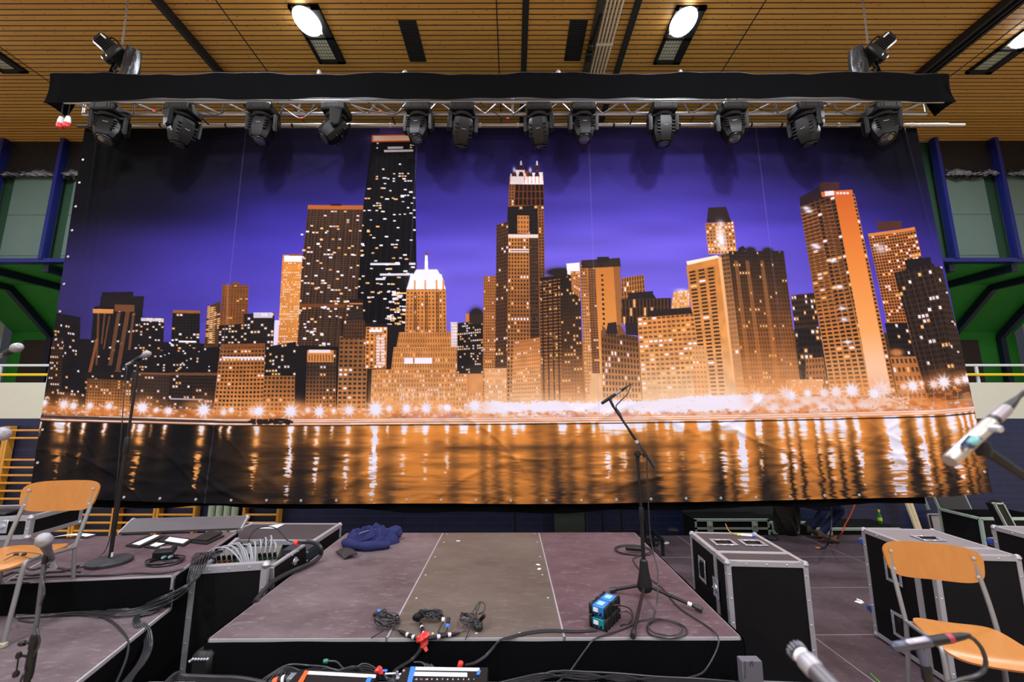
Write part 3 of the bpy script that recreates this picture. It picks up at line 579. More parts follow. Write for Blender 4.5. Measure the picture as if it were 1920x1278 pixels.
# ------------------------------------------------------------------ the sports hall
FLZ, CEZ, WALY = -.8, 8.02, 8.6
def node_mat(name):
    m = bpy.data.materials.new(name); m.use_nodes = True; nt = m.node_tree
    return m, nt.nodes, nt.links, nt.nodes['Principled BSDF']
def math_n(N, L, op, a, b=None):
    n = N.new('ShaderNodeMath'); n.operation = op
    for i, v in enumerate((a, b)):
        if v is None: continue
        if hasattr(v, 'links'): L.new(v, n.inputs[i])
        else: n.inputs[i].default_value = v
    return n.outputs[0]
def plank_ceiling():
    m, N, L, b = node_mat('spruce_planks')
    tc = N.new('ShaderNodeTexCoord'); sp = N.new('ShaderNodeSeparateXYZ'); L.new(tc.outputs['Object'], sp.inputs[0])
    y = math_n(N, L, 'DIVIDE', sp.outputs['Y'], .0905); fr = math_n(N, L, 'FRACT', y); ix = math_n(N, L, 'FLOOR', y)
    wn = N.new('ShaderNodeTexWhiteNoise'); wn.noise_dimensions = '1D'; L.new(ix, wn.inputs['W'])
    mp = N.new('ShaderNodeMapping'); mp.inputs['Scale'].default_value = (.7, 16, 1); L.new(tc.outputs['Object'], mp.inputs[0])
    gr = N.new('ShaderNodeTexNoise'); gr.inputs['Scale'].default_value = 3; gr.inputs['Detail'].default_value = 5; L.new(mp.outputs[0], gr.inputs['Vector'])
    cr = N.new('ShaderNodeValToRGB'); e = cr.color_ramp.elements
    e[0].color = s2l((172, 124, 50)) + (1,); e[1].color = s2l((218, 168, 86)) + (1,)
    mixv = math_n(N, L, 'ADD', math_n(N, L, 'MULTIPLY', gr.outputs['Fac'], .6), math_n(N, L, 'MULTIPLY', wn.outputs['Value'], .4))
    L.new(mixv, cr.inputs[0])
    # knots
    mp2 = N.new('ShaderNodeMapping'); mp2.inputs['Scale'].default_value = (1., 1.8, 1); L.new(tc.outputs['Object'], mp2.inputs[0])
    vo = N.new('ShaderNodeTexVoronoi'); vo.voronoi_dimensions = '2D'; vo.inputs['Scale'].default_value = 4.2; L.new(mp2.outputs[0], vo.inputs['Vector'])
    kn = math_n(N, L, 'LESS_THAN', vo.outputs['Distance'], .062)
    mk = N.new('ShaderNodeMix'); mk.data_type = 'RGBA'; L.new(math_n(N, L, 'MULTIPLY', kn, .6), mk.inputs[0]); L.new(cr.outputs[0], mk.inputs[6]); mk.inputs[7].default_value = s2l((84, 44, 18)) + (1,)
    gv = math_n(N, L, 'LESS_THAN', fr, .19)
    mg = N.new('ShaderNodeMix'); mg.data_type = 'RGBA'; L.new(gv, mg.inputs[0]); L.new(mk.outputs[2], mg.inputs[6]); mg.inputs[7].default_value = s2l((34, 22, 14)) + (1,)
    L.new(mg.outputs[2], b.inputs['Base Color']); b.inputs['Roughness'].default_value = .5
    bp = N.new('ShaderNodeBump'); bp.invert = True; bp.inputs['Distance'].default_value = .02; L.new(gv, bp.inputs['Height']); L.new(bp.outputs[0], b.inputs['Normal'])
    return m
def block_wall(name, c1, c2, mort):
    m, N, L, b = node_mat(name)
    tc = N.new('ShaderNodeTexCoord'); mp = N.new('ShaderNodeMapping'); mp.inputs['Rotation'].default_value = (PI/2, 0, 0); L.new(tc.outputs['Object'], mp.inputs[0])
    br = N.new('ShaderNodeTexBrick'); br.inputs['Scale'].default_value = 1.; br.inputs['Brick Width'].default_value = .375; br.inputs['Row Height'].default_value = .125
    br.inputs['Mortar Size'].default_value = .004; br.inputs['Mortar Smooth'].default_value = .3
    br.inputs['Color1'].default_value = s2l(c1) + (1,); br.inputs['Color2'].default_value = s2l(c2) + (1,); br.inputs['Mortar'].default_value = s2l(mort) + (1,)
    L.new(mp.outputs[0], br.inputs['Vector']); L.new(br.outputs['Color'], b.inputs['Base Color']); b.inputs['Roughness'].default_value = .45
    bp = N.new('ShaderNodeBump'); bp.inputs['Strength'].default_value = .4; bp.inputs['Distance'].default_value = .01; bp.invert = True
    L.new(br.outputs['Fac'], bp.inputs['Height']); L.new(bp.outputs[0], b.inputs['Normal'])
    return m
WOODC = plank_ceiling()
NAVYW = block_wall('navy_block_wall', (21, 30, 64), (24, 34, 72), (38, 49, 92))
CREAM = mat('cream_paint', (206, 206, 192), .7, 0, .04)
GREEN = mat('green_paint', (30, 122, 30), .6, 0, .06)
GREEND = mat('dark_green_paint', (26, 60, 40), .6, 0, .06)
PANEL = mat('grey_green_panel', (86, 106, 100), .28, 0, .05, 3)
BLUE = mat('blue_steel', (22, 31, 100), .3, 0, .08)
BLUED = mat('dark_blue_steel', (16, 20, 50), .4, 0, .1)
FLOORM = mat('sports_floor', (196, 168, 130), .5, 0, .08)
HALLW = mat('hall_side_wall', (206, 202, 194), .7, 0, .06)
YELLOW = mat('yellow_rail', (236, 204, 30), .35, 0, .05)
WHITER = mat('white_rail', (206, 216, 222), .35, 0, .05)
FOIL = mat('black_foil', (24, 24, 27), .42, 0, .1, 5, spec=.25)
FOILH = mat('crumpled_foil_hem', (120, 124, 136), .22, .6, .3, 30)
SLOT = mat('ceiling_slot', (24, 24, 30), .6, 0, .1)
XW, Y0, Y1 = 14., -13., 11.2
setting(MB().box((0, (Y0 + Y1)/2, FLZ - .1), (2*XW, Y1 - Y0, .2)).build('floor', FLOORM))
cl = setting(MB().box((0, (Y0 + WALY)/2, CEZ + .1), (2*XW, WALY - Y0, .2)).build('ceiling', WOODC))
setting(MB().box((0, WALY + .1, (FLZ + 1.83)/2), (2*XW, .2, 1.83 - FLZ)).build('wall_back', NAVYW))
setting(MB().box((0, WALY + .07, 2.195), (2*XW, .14, .73)).build('trim_1', CREAM), 'cream gallery parapet above the navy wall')
setting(MB().box((0, (WALY + 11.4)/2 + .05, 1.9), (2*XW, 11.4 - WALY - .1, .12)).build('trim_2', CREAM))
setting(MB().box((0, 11.45, 3.6), (2*XW, .1, 3.5)).build('wall_gallery', GREEN))
gb = MB(); gb.slab([(-XW, 10.22, 5.19), (XW, 10.22, 5.19), (XW, 11.42, 4.2), (-XW, 11.42, 4.2)], .06); gb.slab([(-XW, WALY, 5.19), (XW, WALY, 5.19), (XW, 10.24, 5.19), (-XW, 10.24, 5.19)], .06)
setting(gb.build('ceiling_gallery', GREEN))
setting(MB().box((0, WALY + .12, 6.6), (2*XW, .1, 2.9)).build('wall_upper', GREEND))
for s, n in ((-1, 'left'), (1, 'right')): setting(MB().box((s*(XW + .1), (Y0 + Y1)/2, (FLZ + CEZ)/2), (.2, Y1 - Y0, CEZ - FLZ)).build('wall_' + n, HALLW))
setting(MB().box((0, Y0 - .1, (FLZ + CEZ)/2), (2*XW, .2, CEZ - FLZ)).build('wall_front', HALLW))
# blue beam, fins and the bent frames of the gallery
tn = [2]
def trim(mb, m, label=None): tn[0] += 1; return setting(mb.build('trim_%d' % tn[0], m), label)
trim(MB().box((0, WALY - .06, 5.16), (2*XW, .16, .085)), BLUE, 'blue steel beam along the gallery top')
fins = [-12.79, -11.44, -10.09, -8.74, 8.12, 9.47, 10.81, 12.16, 13.5]
for x in fins:
    s = -1 if x < 0 else 1
    trim(MB().box((x, WALY - .10, 6.6), (.08, .14, 2.83)), BLUE, 'blue steel fin between the hall windows')
    f = MB(); p = [(x, WALY - .02, 5.02), (x, 10.16, 5.06), (x, 11.33, 4.0), (x, 11.33, 1.98)]
    for a, b in zip(p, p[1:]): f.bar(a, b, .12, .15)
    trim(f, BLUED, 'dark blue bent steel frame under the gallery roof')
wn_ = 0
for a, b in zip(fins, fins[1:]):
    if a < 0 < b: continue
    wn_ += 1; x0, x1 = (a + .24, b - .045) if a < 0 else (a + .05, b - .24)
    w = MB()
    for z0, z1 in ((5.2, 5.31), (5.315, 6.26), (6.265, 7.3)): w.box(((x0 + x1)/2, WALY + .04, (z0 + z1)/2), (x1 - x0, .05, z1 - z0 - .004))
    setting(w.build('window_%d' % wn_, PANEL), 'grey-green blind panel between blue steel fins')
# black foil taped over the window tops, its lower edge crumpled
def foil(x0, x1, seed, label):
    r = random.Random(seed); ph = [(r.uniform(4, 40), r.uniform(0, 6), r.uniform(.3, 1), r.uniform(-14, 14)) for _ in range(9)]
    def f(u, v):
        x = lerp(x0, x1, u); z = lerp(8.0, 7.12, v)
        k = max(0, (v - .72)/.28)
        d = sum(a*math.sin(w*x + p + q*v*3) for w, p, a, q in ph)/5*(.006 + .10*k)
        return (x, WALY - .03 - abs(d)*1.4 - .012, z + .05*k*math.sin(3.1*x + seed) + .02*k*math.sin(17*x))
    o = MB().grid(f, 150, 34).build('plastic_sheet', FOIL); tag(o, label, 'plastic sheet', 'black sheets over the hall windows')
    def h(u, v):
        x = lerp(x0 + .06, x1 - .04, u); w = sum(a*math.sin(1.7*w*x + p) for w, p, a, q in ph)/5; e = min(1, min(u, 1 - u)*9)
        return (x, WALY - .10 - .05*math.sin(v*PI) - .03*w*math.sin(v*7 + 9*x) - .015*math.sin(31*x + v*5), 7.13 + v*(.05 + .10*e*(.5 + .5*math.sin(x*7.3 + seed)) ) + .02*w)
    m_ = MB().grid(h, 160, 10); bmesh.ops.translate(m_.bm, vec=-o.location, verts=m_.bm.verts); tag(m_.build('crumpled_hem', FOILH, o), 'silvery crumpled hem')
    return o
foil(-11.39, -10.14, 3, 'black plastic sheet with crumpled silvery hem in the outer bay left of the backdrop')
foil(-10.04, -8.8, 4, 'black plastic sheet at the left window bay half hidden by the printed backdrop')
foil(9.52, 10.76, 5, 'black plastic sheet with crumpled hem between the two blue fins right of the backdrop')
foil(10.86, 12.1, 6, 'black plastic sheet right of the outer blue fin, cut by the photo edge')
# railing on the gallery parapet
def railing(x0, x1, label):
    cx = (x0 + x1)/2; t = thing('gallery_railing', label, 'railing', (cx, WALY + .12, 2.56), 0, 'gallery railings')
    h = (x1 - x0)/2
    tag(MB().box((0, 0, .37), (2*h, .05, .05), None, .008).build('top_rail', WHITER, t), 'white flat top rail')
    tag(MB().rod((-h, -.04, .17), (h, -.04, .17), .028).build('lower_rail', YELLOW, t), 'yellow tube rail')
    k = -h + .5
    while k < h: MB().box((k, 0, .18), (.05, .03, .4)).build('post', WHITER, t); k += 1.05
railing(-13.4, -8.2, 'white and yellow gallery railing beside the green wall at the backdrop\'s left edge')
railing(8.2, 13.4, 'white and yellow gallery railing beside the green wall at the backdrop\'s right edge')
GDOOR = mat('dark_door', (44, 26, 22), .5, 0, .08)
setting(MB().box((12.35, 11.36, 2.9), (1.0, .08, 2.0)).build('door_1', GDOOR)); setting(MB().box((-13.0, 11.36, 2.9), (1.1, .08, 2.0)).build('door_2', GDOOR))
# wall bars
BARW = mat('wall_bar_wood', (206, 146, 50), .4, 0, .12, 6, 0, 40, coat=.2)
def wall_bars(label, x0, x1, x):
    t = thing('wall_bars', label, 'wall bars', (x0, WALY - .02, FLZ), 0, 'gym wall bars along the navy wall'); w = x1 - x0
    for k in (0, w): MB().box((k, -.07, 1.24), (.05, .14, 2.48), None, .006).build('upright', BARW, t)
    zs = [2.4, 2.25] + [1.83 - .147*i for i in range(12)]
    r0 = MB().rod((0, 0, 0), (w, 0, 0), .021, None, 10).build('rail', BARW, t)
    for i, z in enumerate(zs):
        o = r0 if i == 0 else r0.copy()
        if i: col.objects.link(o); o.parent = t
        o.location = (0, -.115, z)
bx = [-11.66, -10.88, -10.10, -9.3, -8.5, -7.70]
for a, b, l in zip(bx, bx[1:], ('wooden gym wall bars at the photo\'s left border, first bay', 'wooden gym wall bars left of the tall upright beside the parapet', 'wooden gym wall bars just right of the upright seen beside the backdrop', 'wooden gym wall bars seen under the chair back', 'wooden gym wall bars behind the pole of the round-base mic stand')):
    wall_bars(l, a + .03, b - .03, 0)
wall_bars('wooden gym wall bars between round-base mic stand and pale pipes, first bay', -7.66, -6.93, 0)
wall_bars('wooden gym wall bars touching the pale pipes, right of the round-base mic stand', -6.87, -6.16, 0)
wall_bars('wooden gym wall bars right of the pale pipes, behind the rack case', -5.2, -4.54, 0)
PALE = mat('pale_green_pipe', (168, 182, 160), .4, 0, .06)
for k in range(4):
    o = MB().rod((-5.84 + .15*k, WALY - .12, FLZ), (-5.84 + .15*k, WALY - .12, 1.7), .062).build('wall_pipe', PALE)
    tag(o, 'pale green vertical pipe on the navy wall between two wall bar bays', 'pipe', 'pale green pipes on the wall')
# ceiling: joints, black slots, rails, vents, conduits
for x in (-8.61, -4.415, -.24, 3.77, 8.0, 12.2, -12.6): trim(MB().box((x, -2.2, CEZ - .002), (.016, 21.5, .008)), SLOT)
trim(MB().box((.2, -2.2, CEZ - .006), (.1, 21.5, .02)), SLOT, 'black slot running along the plank ceiling')
trim(MB().box((1.87, -2.2, CEZ - .03), (.09, 21.5, .06)), SLOT, 'dark ceiling rail beside the white conduits')
t_ = MB(); t_.box((-5.23, -2.2, CEZ - .07), (.07, 21.5, .14)); trim(t_, SLOT, 'dark ceiling rail above the left chain hoist')
t_ = MB(); t_.box((7.3, -2.2, CEZ - .06), (.05, 21.5, .12)); t_.box((7.5, -2.2, CEZ - .06), (.05, 21.5, .12)); t_.box((7.4, -2.2, CEZ - .015), (.2, 21.5, .03)); t_.box((7.4, -2.2, CEZ - .12), (.03, 21.5, .03)); trim(t_, SLOT, 'double dark ceiling rail near the right ceiling lamp')
for x, y, l in ((-1.65, 5.98, 'black ceiling vent plate between the left lamp and the black slot'), (1.04, 5.97, 'black ceiling vent plate beside the white conduits')):
    t = thing('ceiling_vent', l, 'vent', (x, y, CEZ), 0, 'ceiling vents')
    MB().box((0, 0, -.008), (.285, .78, .016), None, .003).build('cover_plate', SLOT, t)
    s = MB()
    for k in range(18): s.box((0, -.36 + .0424*k, -.018), (.26, .012, .006))
    s.build('slats', BLACK, t)
COND = mat('white_conduit', (206, 200, 186), .45, 0, .05); TRAY = mat('cable_tray', (70, 66, 62), .45, .5, .1)
t = thing('cable_tray', 'dark cable tray with five white conduits under the plank ceiling', 'cable tray', (1.4, 2.5, CEZ), 0)
MB().box((-.09, 0, -.05), (.1, 10.6, .09), None, .004).build('tray', TRAY, t)
for k in range(5): MB().rod((.0 + .058*k, -5.3, -.07), (.0 + .058*k, 5.3, -.07), .017, None, 8).build('conduit', COND, t)
for y in (1.2, 3.45, 5.0): MB().box((.11, y, -.09), (.28, .03, .03)).build('clip', COND, t)
j = MB(); j.box((-.12, 3.62, -.14), (.1, .16, .1), None, .01); j.box((-.13, 3.4, -.16), (.06, .1, .12), None, .01); j.rod((-.1, 3.35, -.12), (-.06, 2.9, -.12), .02); j.build('junction_box', BLACKM, t)
# lamps: black housing with two cells, the near one burning
LAMPG = mat('lamp_glass', (250, 250, 255), .3, 0, .0, emit=14.)
REFL = mat('lamp_reflector', (214, 218, 200), .35, .0, .2, 30, .3, 90)
GRIDM = mat('lamp_guard', (70, 74, 70), .4, .5, .1)
def ceiling_lamp(x, y, label, seen, lit=True):
    t = thing('ceiling_lamp', label, 'lamp', (x, y, CEZ), 0, 'ceiling floodlights')
    h = MB()
    for bx_, by_, sx, sy in ((-.205, 0, .05, 1.06), (.165, 0, .13, 1.06), (0, -.50, .46, .06), (0, .50, .46, .06), (0, .02, .46, .05)): h.box((bx_, by_, -.02), (sx, sy, .05), None, .004)
    h.box((0, 0, .02), (.46, 1.06, .03)); h.build('housing', BLACK, t)
    for k, yy in enumerate((-.235, .255)):
        MB().slab([(-.18, yy - .2, -.004), (-.18, yy + .2, -.004), (.1, yy + .2, -.004), (.1, yy - .2, -.004)], -.004).build('reflector', REFL, t)
        g = MB()
        for q in range(7): g.box((-.18 + .046*q, yy, -.03), (.005, .4, .005))
        for q in range(7): g.box((-.04, yy - .2 + .066*q, -.03), (.28, .005, .005))
        g.build('guard_wire', GRIDM, t)
    if lit:
        M = Matrix.Translation((-.04, -.30, -.06)) @ Matrix.Scale(1.35, 4, (0, 1, 0)) @ Matrix.Scale(1.25, 4)
        MB().lathe([(.02, .03), (.13, .03), (.155, .0), (.13, -.035), (.06, -.055), (.005, -.06)], M, 20).build('burning_lens', LAMPG, t)
        ld = bpy.data.lights.new('floodlight', 'AREA'); ld.shape = 'RECTANGLE'; ld.size = .34; ld.size_y = .42; ld.energy = LAMP_W; ld.color = LAMP_COL; ld.spread = PI
        lo = bpy.data.objects.new('floodlight', ld); col.objects.link(lo); lo.parent = t; lo.location = (-.04, -.30, -.15)
ceiling_lamp(-3.15, 5.86, 'bright ceiling floodlight in black frame between chain hoist and black vent', True)
ceiling_lamp(2.70, 5.88, 'bright ceiling floodlight in black frame right of the white conduits', True)
ceiling_lamp(8.4, 6.1, 'bright ceiling floodlight cut by the right photo edge', True)
ceiling_lamp(-8.95, 6.06, 'ceiling floodlight cut by the left photo edge, only its dark end showing', True)
for y in (2.7, -.5, -3.7, -7.0):
    for x in (-8.95, -3.15, 2.70, 8.4): ceiling_lamp(x, y, 'ceiling floodlight of a row above the camera, outside the photo', False)
# ------------------------------------------------------------------ printed backdrop
def backdrop():
    img = paint()
    nu, nv = PW, PH
    s = (np.arange(nu) + .5)/nu; t = (np.arange(nv) + .5)/nv
    S, T = np.meshgrid(np.linspace(0, 1, nu), np.linspace(0, 1, nv))
    zb = np.interp(S[0], [0, .02, .10, .2, .3, .5, .62, .75, .88, .96, 1], [.93, .915, .885, .84, .835, .843, .853, .873, .905, .935, .985])
    Zg = BT + (zb[None, :] - BT)*T
    Xg = xl(T) + (xr(T) - xl(T))*S
    r = np.random.RandomState(5)
    D = np.zeros_like(S)
    low = np.clip((T - .66)/.34, 0, 1)**1.3
    # long slack folds near the lower hem, fanning from the grommets
    for i in range(70):
        x0 = r.uniform(-6.2, 6); z0 = r.uniform(.9, 2.0); L = r.uniform(.3, 1.1); a = r.uniform(-.7, .7); w = r.uniform(.025, .06)
        dx = Xg - x0; dz = Zg - z0; u = dx*math.cos(a) + dz*math.sin(a); v = -dx*math.sin(a) + dz*math.cos(a) + .25*u*u*r.choice([-1, 1])
        D += r.uniform(.006, .018)*np.exp(-(u/L)**2 - (v/w)**2)*(.25 + low)
    for i in range(26):
        x0 = r.uniform(-6.2, 6); z0 = r.uniform(2.4, 5.6); L = r.uniform(.4, 1.0); a = r.uniform(.3, 1.2)*r.choice([-1, 1]); w = r.uniform(.03, .06)
        dx = Xg - x0; dz = Zg - z0; u = dx*math.cos(a) + dz*math.sin(a); v = -dx*math.sin(a) + dz*math.cos(a)
        D += r.uniform(.001, .004)*np.exp(-(u/L)**2 - (v/w)**2)
    for xc, sl, w, am in ((-6.05, .04, .03, .02), (-5.9, .06, .04, .016), (-5.72, -.02, .05, .012), (5.55, .05, .04, .018), (5.72, .08, .03, .02)):
        D += am*np.exp(-((Xg - xc - sl*(BT - Zg))/w)**2)*np.clip(1.2 - T*1.1, .15, 1)
    D += .05*np.sin(Xg*1.1 + .6)*low*.5 + .012*np.sin(Xg*2.3 + Zg*.7)
    Yg = BAN_Y - D
    co = np.stack([Xg, Yg, Zg], -1).reshape(-1, 3).astype(np.float32)
    org = np.array([-.12, BAN_Y, .84], np.float32); co -= org
    I = np.arange(nu*nv).reshape(nv, nu); quads = np.stack([I[:-1, :-1], I[1:, :-1], I[1:, 1:], I[:-1, 1:]], -1).reshape(-1, 4).astype(np.int32)
    me = bpy.data.meshes.new('printed_backdrop')
    me.vertices.add(len(co)); me.vertices.foreach_set('co', co.ravel())
    me.loops.add(quads.size); me.loops.foreach_set('vertex_index', quads.ravel())
    me.polygons.add(len(quads)); me.polygons.foreach_set('loop_start', np.arange(0, quads.size, 4, dtype=np.int32))
    me.polygons.foreach_set('use_smooth', np.ones(len(quads), bool))
    at = me.color_attributes.new('print', 'FLOAT_COLOR', 'POINT')
    lin = np.where(img <= .04045, img/12.92, ((img + .055)/1.055)**2.4)
    rgba = np.ones((nv, nu, 4), np.float32); rgba[..., :3] = lin; at.data.foreach_set('color', rgba.ravel())
    me.update(); me.validate()
    m, N, L_, b = node_mat('printed_cloth'); a = N.new('ShaderNodeAttribute'); a.attribute_name = 'print'
    hs = N.new('ShaderNodeMix'); hs.data_type = 'RGBA'; hs.blend_type = 'MULTIPLY'; hs.inputs[0].default_value = 1.; L_.new(a.outputs['Color'], hs.inputs[6]); hs.inputs[7].default_value = (.93, .93, .93, 1)
    L_.new(hs.outputs[2], b.inputs['Base Color']); b.inputs['Roughness'].default_value = .8; b.inputs['Specular IOR Level'].default_value = .04
    me.materials.append(m)
    o = bpy.data.objects.new('printed_backdrop', me); col.objects.link(o); o.location = org
    tag(o, 'huge printed cloth backdrop of a night city skyline hanging under the truss', 'backdrop')
    # grommets
    EYE = mat('grommet_metal', (214, 214, 216), .3, .4, .05)
    g0 = None
    pos = [(s_, .992) for s_ in np.linspace(.03, .975, 27)] + [(.0045, t_) for t_ in (.1, .17, .24, .31, .385, .46, .535, .61, .685, .76, .84, .92)] + [(.9955, t_) for t_ in (.42, .49, .57, .65, .73, .8, .88, .95)]
    for s_, t_ in pos:
        i, j = int(s_*(nu - 1)), int(t_*(nv - 1)); p = co.reshape(nv, nu, 3)[j, i]
        if g0 is None:
            ring = [(.011 + .006*math.cos(2*PI*k/8), .004*math.sin(2*PI*k/8)) for k in range(9)]
            g0 = MB().lathe(ring, rotm(PI/2), 14, False).build('grommet', EYE, o); q = g0
        else: q = g0.copy(); col.objects.link(q); q.parent = o
        q.location = (p[0], p[1] - .004, p[2])
    return o
backdrop()
# black drape hanging behind it, its hem a little lower
def dr(u, v):
    x = lerp(-6.0, 5.3, u); z = lerp(5.6, .745 + .035*math.sin(u*9) + .014*math.sin(u*41) + (.13 if u > .96 else 0)*0 + max(0, (u - .84))*.4, v)
    return (x, 5.60 + .02*math.sin(x*6) + .01*math.sin(x*15 + z), z)
tag(MB().grid(dr, 220, 12).build('black_drape', CLOTHB), 'black backing drape peeking out under the printed backdrop', 'drape')
# pipe carrying the backdrop
t = thing('batten_pipe', 'silver batten pipe carrying the printed backdrop below the truss', 'pipe', (0, 5.44, 6.085), 0)
MB().rod((-6.05, 0, 0), (6.3, 0, 0), .026, None, 14).build('tube', TRUSS, t)
tag(MB().rod((-6.32, 0, -.01), (-5.6, 0, -.01), .02).build('dark_end', BLACKM, t), 'dark sleeve at the left end'); MB().rod((5.75, 0, -.005), (6.55, 0, -.005), .018).build('inner_tube', TRUSS, t)
for x in [-5.1 + .47*k for k in range(24)]:
    MB().lathe([(.0285, -.014), (.031, 0), (.0285, .014)], Matrix.Translation((x + rnd.uniform(-.1, .1), 0, 0)) @ rotm(0, PI/2), 12).build('tie', WHITET if rnd.random() < .5 else BLACK, t)
for x in (-4.4, -1.7, 1.7, 4.4): MB().rod((x, 0, .0), (x, -.21, .012), .012, None, 8).build('hanger', BLACKM, t)
# ------------------------------------------------------------------ truss
TY, TZ, TD, TH = 4.98, 6.09, .24, .26       # near lower chord, its height, depth, height
t = thing('lighting_truss', 'silver lattice lighting truss spanning above the backdrop', 'truss', (0, TY, TZ), 0)
TX0, TX1 = -6.02, 5.78
for y, z in ((0, 0), (TD, 0), (0, TH), (TD, TH)): MB().rod((TX0, y, z), (TX1, y, z), .025, None, 14).build('chord', TRUSS, t)
xs = np.arange(TX0 + .1, TX1 - .3, .41)
for k, x in enumerate(xs):
    a, b = ((x, 0, 0), (x + .205, TD, 0)), ((x + .205, TD, 0), (x + .41, 0, 0))
    m_ = MB(); m_.rod(*a, .013, None, 7); m_.rod(*b, .013, None, 7); m_.build('lacing', TRUSS, t)
for x in (TX0, -3., 0, 3., TX1):
    for y in (0, TD): MB().rod((x, y, 0), (x, y, TH), .014, None, 8).build('strut', TRUSS, t)
for x in (-2.63, -1.46, .62, 2.28): m_ = MB(); m_.rod((x, .0, TH), (x, .0, TH + .18), .014); m_.lathe([(.012, 0), (.03, .01), (.034, .035), (.02, .06)], Matrix.Translation((x, 0, TH + .15)), 12); m_.build('top_spigot', TRUSS, t)
# black skirt wrapped around the truss
SKY_ = TY - .05
def sk(u, v):
    x = lerp(-6.2, 5.85, u); e = min(u, 1 - u)
    top = 6.455 + .006*math.sin(x*3.1) + .003*math.sin(x*17); bot = 6.082 + .006*math.sin(x*2.1) - .075*max(0, 1 - e/.13)**1.5
    return (x, SKY_ - .02 - .012*math.sin(x*3 + v*2) - .008*math.sin(x*9) + (.03*math.sin(v*PI))*(e < .01), lerp(top, bot, v))
t = thing('truss_skirt', 'long black cloth valance wrapped along the lighting truss', 'valance', (0, 0, 0), 0)
MB().grid(sk, 260, 8).build('cloth', CLOTHB, t)
def hem(u, v): p = sk(u, 0); return (p[0], p[1] - .004 + .05*v, p[2] + .009*math.sin(v*PI) + .004)
tag(MB().grid(hem, 260, 4).build('hem', mat('pale_hem', (176, 172, 186), .8, 0, .3, 30), t), 'pale turned hem on the upper edge')
for s, x in ((-1, -6.2), (1, 5.85)):
    def en(u, v, s=s, x=x): return (x + s*(.02*math.sin(u*PI*.5) + .08*max(0, v - .55) - .05*math.sin(v*PI)), SKY_ + u*.30, lerp(6.47 - .0*u, 6.05, v) + .02*math.sin(u*3))
    MB().grid(en, 10, 14).build('end_flap', CLOTHB, t)
# power plugs dangling at the left end
for k, (px, py, l) in enumerate(((113, 232, 'red and white power plug hanging at the truss end, outer one'), (126, 231, 'red and white power plug hanging at the truss end, inner one'))):
    p = Yp(px, py, 5.05); t = thing('power_plug', l, 'plug', p, 0, 'power plugs at the truss end')
    MB().lathe([(.03, .045), (.034, .03), (.03, .02), (.022, .1)][::1] and [(.022, .1), (.03, .06), (.034, .045), (.02, .12)][:3] + [(.034, .0)], None, 12).build('shell', WHITEP, t)
    MB().lathe([(.036, .002), (.04, -.01), (.036, -.06), (.02, -.066)], None, 12).build('cap', RED, t)
    MB().tube([(0, 0, .1), (.01, -.02, .2), (.03, -.05, .38)], .008, 6, 4).build('lead', RUBBER, t)
# ------------------------------------------------------------------ chain hoists
def hoist(name_l, px, py, flip, y):
    c = Yp(px, py, y)
    t = thing('chain_hoist', name_l, 'hoist', c, 0, 'chain hoists on the truss')
    f = flip
    R_ = rotm(0, -f*.5, 0)
    RB = rotm(0, f*.72, 0); BM = Matrix.Translation((-f*.09, 0, .05)) @ RB
    m_ = MB(); m_.box((0, 0, 0), (.42, .22, .19), BM, .03); m_.box((f*.17, 0, .0), (.1, .24, .23), BM, .02); m_.box((-f*.19, 0, .01), (.07, .2, .15), BM, .02); m_.box((f*.06, 0, -.11), (.12, .1, .14), BM, .02); m_.build('motor_body', BLACKM, t)
    m_ = MB()
    for k in range(7): m_.box((f*(-.13 + .035*k), -.113, .0), (.012, .012, .15), BM)
    m_.build('cooling_ribs', BLACK, t)
    MB().tube([BM @ Vector((-f*.18, 0, .09)), BM @ Vector((-f*.1, -.03, .13)), BM @ Vector((f*.02, -.03, .13)), BM @ Vector((f*.1, 0, .09))], .011, 6, 4).build('handle', BLACKM, t)
    tag(MB().box((-f*.09, -.122, .06), (.11, .004, .022), BM).build('pale_plate', WHITET, t), 'small pale name plate, unreadable')
    # chain up to the ceiling
    m_ = MB(); top = CEZ - .01 - c.z; lean = -f*.02; n = int((top - .15)/.026)
    for k in range(n):
        zc = .15 + k*.026; M = Matrix.Translation((f*.03 + lean*k*.05, 0, zc)) @ rotm(0, 0, (k % 2)*PI/2)
        m_.tube([M @ Vector((.011*math.cos(a), 0, .019*math.sin(a))) for a in np.linspace(0, 2*PI, 8, False)], .0042, 4, 0, True)
    m_.build('chain', mat('chain_steel', (120, 118, 116), .4, .3), t)
    # chain bag
    def bag(u, v):
        a = u*2*PI; w = .10 + .02*math.sin(v*3); return (f*.19 + w*.85*math.cos(a) - f*.0*v, .02 + .09*math.sin(a) + .012*math.sin(5*a + v*4), .05 - .46*v + .012*math.sin(a*3))
    MB().grid(bag, 26, 10).build('chain_bag', mat('bag_vinyl', (30, 30, 33), .35, 0, .2, 12, .3, 40), t)
    m_ = MB(); m_.tube([(0, 0, -.12), (0, 0, -.22)], .014, 8); m_.tube([(0, 0, -.2), (-f*.03, 0, -.25), (0, 0, -.29), (f*.03, 0, -.26)], .012, 8, 3); m_.build('hook', BLACKM, t)
    for dx in (-.16*f, .02*f):
        MB().bar((-.02*f, 0, -.12), (dx, .04, TZ + TH - c.z - .01), .045, .012).build('sling', CLOTHB, t)
hoist('black chain hoist with chain bag standing over the truss near the left ceiling rail', 222, 100, 1, 5.02)
hoist('black chain hoist with pale plate standing over the truss near the double ceiling rail', 1634, 98, -1, 5.02)
